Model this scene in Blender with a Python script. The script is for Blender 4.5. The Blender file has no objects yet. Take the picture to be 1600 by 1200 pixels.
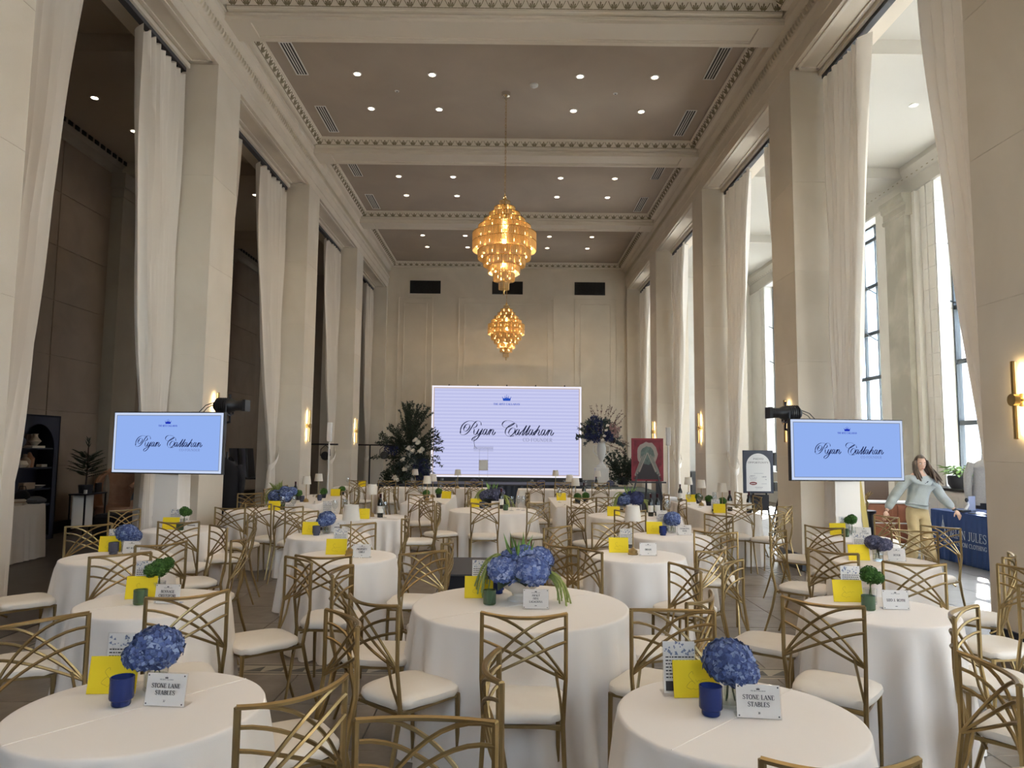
import bpy, bmesh, math, random
from mathutils import Vector, Matrix
from math import pi, sin, cos, radians as R
random.seed(7)
S = bpy.context.scene
COL = S.collection
# ------------------------------------------------------------------ camera, world, sun, exposure
cam_d = bpy.data.cameras.new('camera'); cam = bpy.data.objects.new('camera', cam_d); COL.objects.link(cam)
cam_d.sensor_width = 36.0; cam_d.lens = 36.0*1115/1600; cam_d.clip_end = 300; cam_d.clip_start = .05
_f = Vector((0.00360881, 0.99599576, 0.08932756)); _r = Vector((0.99994426, -0.00448059, 0.00956079)); _u = Vector((-0.00992275, -0.08928808, 0.99595641))
cam.matrix_world = Matrix(((_r.x, _u.x, -_f.x, 0), (_r.y, _u.y, -_f.y, 0), (_r.z, _u.z, -_f.z, 1.70), (0, 0, 0, 1)))
S.camera = cam
S.view_settings.view_transform = 'Standard'; S.view_settings.look = 'None'; S.view_settings.gamma = 1.0
EXPO = 0.42
S.view_settings.exposure = EXPO
S.view_settings.use_curve_mapping = False
S.cycles.use_denoising = True
S.cycles.max_bounces = 10; S.cycles.diffuse_bounces = 6; S.cycles.glossy_bounces = 4; S.cycles.transmission_bounces = 6; S.cycles.transparent_max_bounces = 12
S.cycles.caustics_reflective = False; S.cycles.caustics_refractive = False
S.cycles.sample_clamp_indirect = 6.0
SUN_EL = R(42); SUN_AZ = Vector((.553, .833, 0))           # horizontal direction towards the sun
W = bpy.data.worlds.new('sky'); S.world = W; W.use_nodes = True
_n = W.node_tree.nodes; _l = W.node_tree.links
_sky = _n.new('ShaderNodeTexSky'); _sky.sky_type = 'NISHITA'; _sky.sun_disc = False
_sky.sun_elevation = SUN_EL; _sky.sun_rotation = math.atan2(SUN_AZ.x, SUN_AZ.y); _sky.altitude = 50; _sky.dust_density = 1.6
_n['Background'].inputs['Strength'].default_value = 3.3
_hs = _n.new('ShaderNodeHueSaturation'); _hs.inputs['Saturation'].default_value = .5; _l.new(_sky.outputs[0], _hs.inputs['Color']); _l.new(_hs.outputs[0], _n['Background'].inputs['Color'])
_sd = bpy.data.lights.new('sun', 'SUN'); _sd.energy = 120; _sd.angle = R(.55); _sd.color = (1, .95, .86)
_so = bpy.data.objects.new('sun', _sd); COL.objects.link(_so)
_dir = -(SUN_AZ*cos(SUN_EL) + Vector((0, 0, sin(SUN_EL)))); _so.rotation_euler = _dir.to_track_quat('-Z', 'Y').to_euler(); _so.location = (30, 40, 40)

# ------------------------------------------------------------------ materials
def mat(name, col, rough=.5, metal=0., noise=None, bump=None, spec=.5, trans=0., alpha=1., emit=None, estr=0., coat=0., objrand=0., sheen=0., ior=1.45, sss=0.):
    m = bpy.data.materials.new(name); m.use_nodes = True
    nt = m.node_tree; b = nt.nodes['Principled BSDF']
    b.inputs['Base Color'].default_value = (*col, 1); b.inputs['Roughness'].default_value = rough; b.inputs['Metallic'].default_value = metal
    b.inputs['Specular IOR Level'].default_value = spec; b.inputs['Transmission Weight'].default_value = trans; b.inputs['IOR'].default_value = ior
    b.inputs['Coat Weight'].default_value = coat; b.inputs['Sheen Weight'].default_value = sheen
    if alpha < 1: b.inputs['Alpha'].default_value = alpha
    if emit: b.inputs['Emission Color'].default_value = (*emit, 1); b.inputs['Emission Strength'].default_value = estr
    tc = nt.nodes.new('ShaderNodeTexCoord')
    last = None
    if noise:                       # (scale, second colour, detail, lo, hi, stretch)
        sc, c2, det, lo, hi = noise[:5]
        src = tc.outputs['Object']
        if len(noise) > 5:
            mp = nt.nodes.new('ShaderNodeMapping'); mp.inputs['Scale'].default_value = noise[5]; nt.links.new(src, mp.inputs[0]); src = mp.outputs[0]
        n = nt.nodes.new('ShaderNodeTexNoise'); n.inputs['Scale'].default_value = sc; n.inputs['Detail'].default_value = det; n.inputs['Distortion'].default_value = .6
        nt.links.new(src, n.inputs['Vector'])
        rp = nt.nodes.new('ShaderNodeValToRGB'); rp.color_ramp.elements[0].position = lo; rp.color_ramp.elements[1].position = hi
        rp.color_ramp.elements[0].color = (*col, 1); rp.color_ramp.elements[1].color = (*c2, 1)
        nt.links.new(n.outputs['Fac'], rp.inputs[0]); last = rp.outputs[0]
    if objrand:
        oi = nt.nodes.new('ShaderNodeObjectInfo'); hs = nt.nodes.new('ShaderNodeHueSaturation')
        ma = nt.nodes.new('ShaderNodeMapRange'); ma.inputs['To Min'].default_value = 1-objrand; ma.inputs['To Max'].default_value = 1+objrand
        nt.links.new(oi.outputs['Random'], ma.inputs[0]); nt.links.new(ma.outputs[0], hs.inputs['Value'])
        if last: nt.links.new(last, hs.inputs['Color'])
        else: hs.inputs['Color'].default_value = (*col, 1)
        last = hs.outputs[0]
    if last: nt.links.new(last, b.inputs['Base Color'])
    if bump:                        # (scale, strength, distance, stretch)
        n2 = nt.nodes.new('ShaderNodeTexNoise'); n2.inputs['Scale'].default_value = bump[0]; n2.inputs['Detail'].default_value = 4
        src = tc.outputs['Object']
        if len(bump) > 3:
            mp = nt.nodes.new('ShaderNodeMapping'); mp.inputs['Scale'].default_value = bump[3]; nt.links.new(src, mp.inputs[0]); src = mp.outputs[0]
        nt.links.new(src, n2.inputs['Vector'])
        bp = nt.nodes.new('ShaderNodeBump'); bp.inputs['Strength'].default_value = bump[1]; bp.inputs['Distance'].default_value = bump[2]
        nt.links.new(n2.outputs['Fac'], bp.inputs['Height']); nt.links.new(bp.outputs[0], b.inputs['Normal'])
    return m
def mix_translucent(m, col, fac):
    nt = m.node_tree; out = nt.nodes['Material Output']; b = nt.nodes['Principled BSDF']
    t = nt.nodes.new('ShaderNodeBsdfTranslucent'); t.inputs[0].default_value = (*col, 1)
    mx = nt.nodes.new('ShaderNodeMixShader'); mx.inputs[0].default_value = fac
    nt.links.new(b.outputs[0], mx.inputs[1]); nt.links.new(t.outputs[0], mx.inputs[2]); nt.links.new(mx.outputs[0], out.inputs[0])
    return m
def screen(name, col, s): return emis(name, col, s*2**-EXPO)   # a picture that shows at its own colour under this exposure
def emis(name, col, s):
    m = bpy.data.materials.new(name); m.use_nodes = True; nt = m.node_tree; nt.nodes.remove(nt.nodes['Principled BSDF'])
    e = nt.nodes.new('ShaderNodeEmission'); e.inputs[0].default_value = (*col, 1); e.inputs[1].default_value = s
    nt.links.new(e.outputs[0], nt.nodes['Material Output'].inputs[0]); return m
def clear(name, col, gloss=.12, rough=.02):   # thin clear pane: transparent with a fresnel gloss
    m = bpy.data.materials.new(name); m.use_nodes = True; nt = m.node_tree; nt.nodes.remove(nt.nodes['Principled BSDF'])
    t = nt.nodes.new('ShaderNodeBsdfTransparent'); t.inputs[0].default_value = (*col, 1)
    g = nt.nodes.new('ShaderNodeBsdfGlossy'); g.inputs['Roughness'].default_value = rough
    fr = nt.nodes.new('ShaderNodeLayerWeight'); fr.inputs[0].default_value = .5
    pw = nt.nodes.new('ShaderNodeMath'); pw.operation = 'POWER'; pw.inputs[1].default_value = 4.5; nt.links.new(fr.outputs['Facing'], pw.inputs[0])
    mx = nt.nodes.new('ShaderNodeMixShader'); ad = nt.nodes.new('ShaderNodeMath'); ad.operation = 'MULTIPLY_ADD'; ad.inputs[1].default_value = .7; ad.inputs[2].default_value = .03+gloss*.12
    nt.links.new(pw.outputs[0], ad.inputs[0]); nt.links.new(ad.outputs[0], mx.inputs[0])
    nt.links.new(t.outputs[0], mx.inputs[1]); nt.links.new(g.outputs[0], mx.inputs[2]); nt.links.new(mx.outputs[0], nt.nodes['Material Output'].inputs[0]); return m

M = dict(
 plaster=mat('plaster', (.66, .585, .48), .75, noise=(1.3, (.72, .64, .53), 4, .35, .7), bump=(40, .05, .01)),
 stone=mat('pillar stone', (.66, .59, .49), .6, noise=(1.1, (.72, .65, .55), 5, .35, .7), bump=(60, .06, .01), objrand=.03),
 ceiling=mat('taupe ceiling', (.39, .325, .265), .85, noise=(.8, (.42, .35, .285), 3, .4, .65)),
 aisle_ceiling=mat('aisle ceiling', (.52, .495, .445), .85),
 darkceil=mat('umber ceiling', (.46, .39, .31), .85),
 moulding=mat('cream moulding', (.74, .67, .57), .6, bump=(50, .05, .01)),
 gilt=mat('aged ornament', (.19, .155, .09), .7, noise=(18, (.27, .225, .14), 3, .35, .7)),
 ornground=mat('ornament ground', (.62, .55, .43), .7),
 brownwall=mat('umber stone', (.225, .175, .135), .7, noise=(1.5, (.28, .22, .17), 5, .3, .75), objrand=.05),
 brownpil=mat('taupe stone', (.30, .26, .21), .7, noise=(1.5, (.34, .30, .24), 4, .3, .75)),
 greymarble=mat('grey marble', (.36, .335, .275), .35, noise=(1.6, (.50, .47, .40), 8, .45, .75), objrand=.04),
 limestone=mat('pale limestone', (.78, .755, .70), .6, noise=(2.2, (.72, .69, .63), 6, .3, .8), objrand=.03),
 tile=mat('worn stone tile', (.215, .18, .145), .34, noise=(5, (.13, .11, .088), 8, .35, .75), bump=(18, .12, .01), objrand=.10),
 grout=mat('grout', (.13, .11, .09), .8),
 mosaic_dark=mat('mosaic dark', (.05, .045, .04), .4), mosaic_light=mat('mosaic light', (.30, .265, .21), .4, noise=(9, (.33, .29, .23), 4, .3, .7)),
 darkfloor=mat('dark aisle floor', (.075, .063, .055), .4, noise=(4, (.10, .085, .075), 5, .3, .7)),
 greyfloor=mat('grey aisle tile', (.30, .30, .30), .3, noise=(4, (.36, .36, .36), 6, .3, .7), objrand=.06),
 navybase=mat('navy baseboard', (.018, .025, .042), .35), blackbase=mat('black baseboard', (.012, .011, .011), .4),
 curtain=mix_translucent(mat('ivory drape', (.90, .84, .76), .85, bump=(220, .12, .003), sheen=.2), (.75, .68, .60), .09),
 cloth=mat('white linen', (.82, .755, .675), .85, bump=(260, .10, .002), sheen=.15),
 gold=mat('champagne gold metal', (.29, .205, .09), .36, metal=.88, noise=(9, (.34, .25, .12), 3, .35, .7)),
 seat=mat('ivory vinyl', (.80, .74, .64), .42, noise=(7, (.77, .70, .60), 3, .3, .7), bump=(30, .06, .004)),
 under=mat('dark underside', (.05, .04, .03), .7), rubber=mat('rubber foot', (.03, .028, .025), .7),
 black=mat('black plastic', (.015, .015, .017), .4), blackcloth=mat('black cloth', (.012, .012, .016), .9), blackmetal=mat('black metal', (.02, .02, .022), .35, metal=.6),
 charcoal=mat('charcoal panel', (.05, .05, .055), .6), white=mat('white plastic', (.75, .74, .72), .4), whitepaint=mat('white paint', (.78, .76, .72), .55),
 paper=mat('card stock', (.84, .80, .74), .7), yellow=mat('yellow paper', (.82, .62, .012), .7, bump=(150, .05, .002)), yink=mat('thin ink', (.45, .31, .02), .8),
 ink=mat('ink', (.03, .028, .03), .6), greyink=mat('grey ink', (.30, .30, .34), .7), blueprint=mat('toile print', (.22, .25, .34), .7), dustyprint=mat('dusty print', (.45, .46, .52), .7),
 acrylic=clear('acrylic', (.97, .97, .97), .02), glass=clear('clear glass', (.94, .95, .95), .5), glassgreen=mat('green glass', (.16, .26, .15), .12, trans=.55, ior=1.3), glassblue=mat('cobalt glass', (.025, .045, .19), .12, trans=.3, ior=1.3),
 glassgrey=mat('smoky blue glass', (.12, .13, .19), .15, trans=.4, ior=1.3), wax=mat('wax', (.86, .83, .76), .5), water=clear('water', (.9, .94, .92), .3),
 bottle=mat('bottle glass', (.008, .010, .008), .08, coat=.5), label=mat('bottle label', (.80, .77, .70), .7), foil=mat('foil', (.05, .01, .015), .3, metal=.5),
 hyd=mat('blue petal', (.045, .07, .19), .75, noise=(38, (.17, .225, .40), 3, .38, .62)), hyd_pale=mat('pale blue petal', (.075, .115, .30), .75, noise=(38, (.27, .34, .56), 3, .38, .62)), hyd_grey=mat('slate petal', (.05, .055, .12), .7, noise=(45, (.17, .18, .26), 2, .35, .7)), hyd_navy=mat('navy petal', (.018, .024, .085), .75, noise=(40, (.05, .065, .18), 2, .35, .7)),
 leaf=mat('green leaf', (.06, .12, .03), .55, noise=(20, (.10, .19, .05), 2, .3, .7)), leaf_bright=mat('fresh leaf', (.16, .30, .06), .5, noise=(20, (.26, .42, .12), 2, .3, .7)), leaf_dark=mat('dark leaf', (.018, .03, .018), .6, noise=(9, (.04, .06, .035), 2, .3, .7)), leaf_blue=mat('eucalyptus leaf', (.03, .05, .05), .6, noise=(9, (.07, .10, .09), 2, .3, .7)),
 moss=mat('green dianthus', (.03, .085, .012), .9, noise=(60, (.09, .19, .035), 3, .3, .7)), amaranth=mat('amaranthus', (.21, .27, .06), .9, noise=(40, (.33, .36, .13), 3, .3, .7)), stem=mat('stem', (.09, .13, .04), .7), twig=mat('twig', (.06, .04, .03), .8), twigred=mat('russet leaf', (.10, .045, .045), .7, noise=(30, (.17, .09, .08), 2, .3, .7)),
 whiteflower=mat('cream petal', (.78, .74, .66), .7), pink=mat('dusty pink petal', (.42, .26, .25), .7), porcelain=mat('ribbed porcelain', (.74, .70, .63), .35),
 shade=mix_translucent(mat('lamp shade', (.84, .79, .70), .8, bump=(300, .06, .002)), (.84, .76, .64), .25), brass=mat('brass', (.40, .29, .13), .3, metal=.95),
 crystal=mix_translucent(mat('amber lit crystal', (.93, .76, .45), .08, trans=.35, ior=1.4, coat=.6), (1, .74, .38), .55), bulb=emis('chandelier bulb', (1, .66, .26), 11), chgold=mat('chandelier gold', (.75, .52, .2), .25, metal=.95), chrome=mat('chrome', (.7, .68, .64), .15, metal=1),
 led=screen('led wall picture', (.68, .70, 1.0), .88), ledwhite=screen('led wall border', (.93, .90, 1.0), 1.0), ledgold=screen('led wall frame line', (.72, .55, .48), .75), ledtext=screen('led wall letters', (.035, .045, .11), .5), ledblue=screen('led wall crown', (.02, .09, .55), .9), ledgrey=screen('led wall small letters', (.36, .37, .55), .8), ledline=screen('led wall scan line', (.60, .62, .93), .86),
 tv=screen('tv picture', (.31, .47, .93), .93), tvwhite=screen('tv border', (.62, .72, .95), .95), tvgrey=screen('tv frame line', (.28, .33, .42), .8), tvtext=screen('tv letters', (.012, .02, .12), .6), tvblue=screen('tv crown', (.01, .03, .50), .9), tvsmall=screen('tv small letters', (.18, .25, .55), .8),
 downlight=emis('downlight glow', (1, .84, .62), 9), sconce=emis('sconce glow', (1, .60, .20), 3.2),
 skin=mat('skin', (.60, .38, .28), .55), lips=mat('lips', (.45, .20, .17), .5), eyewhite=mat('eye', (.7, .68, .66), .3), iris=mat('iris', (.04, .025, .015), .3), hair=mat('brown hair', (.055, .035, .024), .55, noise=(30, (.13, .085, .055), 3, .4, .75, (1, 1, .15)), bump=(60, .5, .01, (1, 1, .1))),
 sweat=mat('grey marl jersey', (.34, .37, .36), .9, noise=(120, (.42, .45, .44), 2, .3, .7), bump=(14, .35, .02)), khaki=mat('khaki cord', (.52, .40, .215), .85, bump=(16, .3, .015)), shoe=mat('white shoe', (.72, .70, .66), .6),
 bluecloth=mat('royal blue drape', (.018, .048, .165), .8, bump=(200, .08, .003)), bluetext=mat('pale lettering', (.60, .66, .74), .7), jacket=mat('grey tweed', (.36, .35, .335), .9, noise=(90, (.48, .47, .45), 3, .3, .7)),
 window=clear('window glass', (.93, .96, .97), .35), frame=mat('steel window frame', (.035, .045, .055), .45), facade=mat('pale facade', (.88, .87, .84), .7, noise=(.6, (.68, .67, .64), 4, .3, .7)), facadeglass=mat('facade glazing', (.16, .27, .42), .15), facadegrey=mat('grey facade', (.52, .55, .58), .6), street=mat('street paving', (.58, .57, .55), .8),
 leather=mat('cognac leather', (.20, .065, .03), .45, noise=(6, (.27, .095, .045), 3, .3, .7)), terracotta=mat('terracotta upholstery', (.27, .135, .075), .8, noise=(10, (.33, .17, .10), 3, .3, .7)), wood=mat('dark wood', (.07, .04, .025), .5), navywood=mat('navy cabinet', (.012, .016, .032), .5), cream=mat('cream ceramic', (.55, .48, .38), .5), tan=mat('tan ceramic', (.34, .25, .17), .55), greythrow=mat('slate throw', (.10, .11, .125), .9), planter=mat('black planter', (.02, .022, .028), .6),
 red=mat('crimson canvas', (.10, .006, .012), .6, noise=(7, (.17, .012, .022), 5, .35, .7)), artgrey=mat('grey-green paint', (.11, .15, .125), .6, noise=(20, (.06, .08, .07), 4, .3, .7)), artdark=mat('umber paint', (.035, .028, .03), .6), artpale=mat('pale paint', (.27, .23, .20), .6), artred=mat('rose paint', (.20, .018, .03), .6),
 signnavy=mat('navy sign board', (.016, .022, .042), .5), signwhite=mat('sign face', (.70, .69, .68), .55), ovalred=mat('oxblood oval', (.17, .02, .02), .5), giltframe=mat('gilt frame', (.62, .50, .18), .4, metal=.4), slate=mat('slate canvas', (.07, .09, .085), .6), grille=mat('dark grille', (.02, .018, .016), .6),
)

def per_island(key, c0, c1, c2):      # each petal its own tint
    nt = M[key].node_tree; g = nt.nodes.new('ShaderNodeNewGeometry'); r = nt.nodes.new('ShaderNodeValToRGB'); e = r.color_ramp.elements
    e[0].color = (*c0, 1); e[1].color = (*c2, 1); q = e.new(.6); q.color = (*c1, 1); nt.links.new(g.outputs['Random Per Island'], r.inputs[0]); nt.links.new(r.outputs[0], nt.nodes['Principled BSDF'].inputs['Base Color'])
per_island('hyd', (.03, .05, .15), (.075, .115, .28), (.26, .33, .50)); per_island('hyd_pale', (.05, .08, .24), (.13, .19, .42), (.40, .46, .66)); per_island('hyd_grey', (.03, .035, .075), (.07, .075, .14), (.20, .20, .28))
per_island('moss', (.02, .06, .008), (.05, .13, .02), (.12, .24, .05))
# ------------------------------------------------------------------ mesh builder
class MB:
    def __init__(s): s.v = []; s.f = []; s.m = []; s.cur = 0
    def add(s, vs, fs):
        o = len(s.v); s.v += [tuple(v) for v in vs]; s.f += [tuple(i+o for i in f) for f in fs]; s.m += [s.cur]*len(fs); return s
    def box(s, x0, y0, z0, x1, y1, z1, ch=0.):
        if ch <= 0:
            return s.add([(x0,y0,z0),(x1,y0,z0),(x1,y1,z0),(x0,y1,z0),(x0,y0,z1),(x1,y0,z1),(x1,y1,z1),(x0,y1,z1)], [(0,3,2,1),(4,5,6,7),(0,1,5,4),(1,2,6,5),(2,3,7,6),(3,0,4,7)])
        c = ch; vs = []
        for (z, k) in ((z0, c), (z0+c, 0), (z1-c, 0), (z1, c)):
            e = k
            vs += [(x0+c+e*0, y0+e, z), (x1-c, y0+e, z), (x1-e, y0+c, z), (x1-e, y1-c, z), (x1-c, y1-e, z), (x0+c, y1-e, z), (x0+e, y1-c, z), (x0+e, y0+c, z)]
        fs = [tuple(reversed(range(8))), tuple(range(24, 32))]
        for l in range(3):
            for i in range(8): fs.append((l*8+i, l*8+(i+1) % 8, (l+1)*8+(i+1) % 8, (l+1)*8+i))
        return s.add(vs, fs)
    def obox(s, c, ax, ay, az):    # oriented box: centre and three half-axis vectors
        c, ax, ay, az = map(Vector, (c, ax, ay, az)); vs = [c+ax*i+ay*j+az*k for k in (-1, 1) for (i, j) in ((-1,-1),(1,-1),(1,1),(-1,1))]
        return s.add(vs, [(0,3,2,1),(4,5,6,7),(0,1,5,4),(1,2,6,5),(2,3,7,6),(3,0,4,7)])
    def tube(s, pts, r, n=6, cap=True, flat=1.):
        pts = [Vector(p) for p in pts]; k = len(pts); rr = r if isinstance(r, (list, tuple)) else [r]*k
        vs = []; prev = None
        for i, p in enumerate(pts):
            d = (pts[min(i+1, k-1)]-pts[max(i-1, 0)]); d = d.normalized() if d.length > 1e-9 else Vector((0, 0, 1))
            if prev is None: a = d.cross(Vector((0, 0, 1)) if abs(d.z) < .9 else Vector((0, 1, 0))).normalized()
            else: a = (prev-d*prev.dot(d)); a = a.normalized() if a.length > 1e-6 else d.orthogonal().normalized()
            prev = a; b = d.cross(a)
            for j in range(n):
                t = 2*pi*(j+.5)/n; vs.append(p+a*cos(t)*rr[i]+b*sin(t)*rr[i]*flat)
        fs = [(i*n+j, i*n+(j+1) % n, (i+1)*n+(j+1) % n, (i+1)*n+j) for i in range(k-1) for j in range(n)]
        if cap: fs += [tuple(reversed(range(n))), tuple((k-1)*n+j for j in range(n))]
        return s.add(vs, fs)
    def lathe(s, prof, n=16, c=(0, 0, 0), close=False, rib=None):
        vs = []; k = len(prof)
        for (r, z) in prof:
            for j in range(n):
                t = 2*pi*j/n; q = r*(1 if rib is None or r < 1e-4 else (1+rib*(j % 2)))
                vs.append((c[0]+q*cos(t), c[1]+q*sin(t), c[2]+z))
        fs = [(i*n+j, i*n+(j+1) % n, (i+1)*n+(j+1) % n, (i+1)*n+j) for i in range(k-1) for j in range(n)]
        if prof[0][0] > 1e-4: fs.append(tuple(reversed(range(n))))
        if prof[-1][0] > 1e-4 and not close: fs.append(tuple((k-1)*n+j for j in range(n)))
        return s.add(vs, fs)
    def prism(s, poly, z0, z1, T=None):  # poly in xy, extruded z0..z1; T maps a vector
        n = len(poly); vs = [Vector((x, y, z0)) for x, y in poly]+[Vector((x, y, z1)) for x, y in poly]
        if T: vs = [T @ v for v in vs]
        return s.add(vs, [tuple(reversed(range(n))), tuple(range(n, 2*n))]+[(i, (i+1) % n, n+(i+1) % n, n+i) for i in range(n)])
    def sweep(s, prof, p0, p1, u, w):    # profile (a,b) along u,w swept from p0 to p1
        p0, p1, u, w = map(Vector, (p0, p1, u, w)); n = len(prof)
        vs = [p0+u*a+w*b for a, b in prof]+[p1+u*a+w*b for a, b in prof]
        return s.add(vs, [tuple(reversed(range(n))), tuple(range(n, 2*n))]+[(i, (i+1) % n, n+(i+1) % n, n+i) for i in range(n)])
    def grid(s, fn, nu, nv, cu=False):
        vs = [fn(i/(nu if cu else nu-1), j/(nv-1)) for j in range(nv) for i in range(nu)]
        fs = [(j*nu+i, j*nu+(i+1) % nu, (j+1)*nu+(i+1) % nu, (j+1)*nu+i) for j in range(nv-1) for i in range(nu if cu else nu-1)]
        return s.add(vs, fs)
    def ball(s, c, r, n=8, k=6, jit=0.):
        rx, ry, rz = r if isinstance(r, tuple) else (r, r, r); vs = [(c[0], c[1], c[2]-rz)]
        for i in range(1, k):
            a = -pi/2+pi*i/k
            for j in range(n):
                q = 1+random.uniform(-jit, jit); t = 2*pi*j/n
                vs.append((c[0]+rx*q*cos(a)*cos(t), c[1]+ry*q*cos(a)*sin(t), c[2]+rz*q*sin(a)))
        vs.append((c[0], c[1], c[2]+rz)); L = len(vs)-1
        fs = [(0, 1+(j+1) % n, 1+j) for j in range(n)]
        for i in range(k-2): fs += [(1+i*n+j, 1+i*n+(j+1) % n, 1+(i+1)*n+(j+1) % n, 1+(i+1)*n+j) for j in range(n)]
        fs += [(L, 1+(k-2)*n+j, 1+(k-2)*n+(j+1) % n) for j in range(n)]
        return s.add(vs, fs)
    def xf(s, T): s.v = [tuple(T @ Vector(v)) for v in s.v]; return s
    def mesh(s, name, mats, smooth=False):
        me = bpy.data.meshes.new(name); me.from_pydata(s.v, [], s.f); me.validate(); me.update()
        for m in (mats if isinstance(mats, (list, tuple)) else [mats]): me.materials.append(M[m] if isinstance(m, str) else m)
        if len(me.materials) > 1 and len(me.polygons) == len(s.m): me.polygons.foreach_set('material_index', s.m)
        if smooth: me.polygons.foreach_set('use_smooth', [True]*len(me.polygons))
        bm = bmesh.new(); bm.from_mesh(me); bmesh.ops.recalc_face_normals(bm, faces=bm.faces); bm.to_mesh(me); bm.free()
        if smooth and smooth != 'all':
            me.set_sharp_from_angle(angle=R(45))
        return me
    def build(s, name, mats, parent=None, smooth=False, loc=None):
        o = bpy.data.objects.new(name, s.mesh(name, mats, smooth)); COL.objects.link(o)
        if parent is not None: o.parent = parent
        if loc is not None: o.location = loc
        return o
def link(name, me, parent=None, loc=(0, 0, 0), rot=(0, 0, 0), scale=None):
    o = bpy.data.objects.new(name, me); COL.objects.link(o); o.location = loc; o.rotation_euler = rot
    if scale: o.scale = scale
    if parent is not None: o.parent = parent
    return o
def tag(o, label, cat, group=None, kind=None):
    if label: o['label'] = label
    if cat: o['category'] = cat
    if group: o['group'] = group
    if kind: o['kind'] = kind
    return o
def struct(o): o['kind'] = 'structure'; return o
def stuff(o): o['kind'] = 'stuff'; return o
def thing(name, label, cat, loc=(0, 0, 0), rz=0, group=None):
    o = bpy.data.objects.new(name, None); COL.objects.link(o); o.empty_display_size = .1; o.location = loc; o.rotation_euler = (0, 0, rz)
    return tag(o, label, cat, group)
def kids(o): return [c for c in KID.get(o.name, [])]
KID = {}
def index_kids():
    KID.clear()
    for o in bpy.data.objects:
        if o.parent: KID.setdefault(o.parent.name, []).append(o)
def dup(o, loc=None, rz=None, label=None, parent=None, scale=None, group=None):
    """A copy of a thing with copies of its parts (mesh data shared)."""
    c = o.copy(); COL.objects.link(c)
    if parent is not None: c.parent = parent
    if loc is not None: c.location = loc
    if rz is not None: c.rotation_euler = (c.rotation_euler[0], c.rotation_euler[1], rz)
    if scale: c.scale = scale
    if label: c['label'] = label
    if group: c['group'] = group
    for ch in KID.get(o.name, []): dup(ch, parent=c)
    return c

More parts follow.
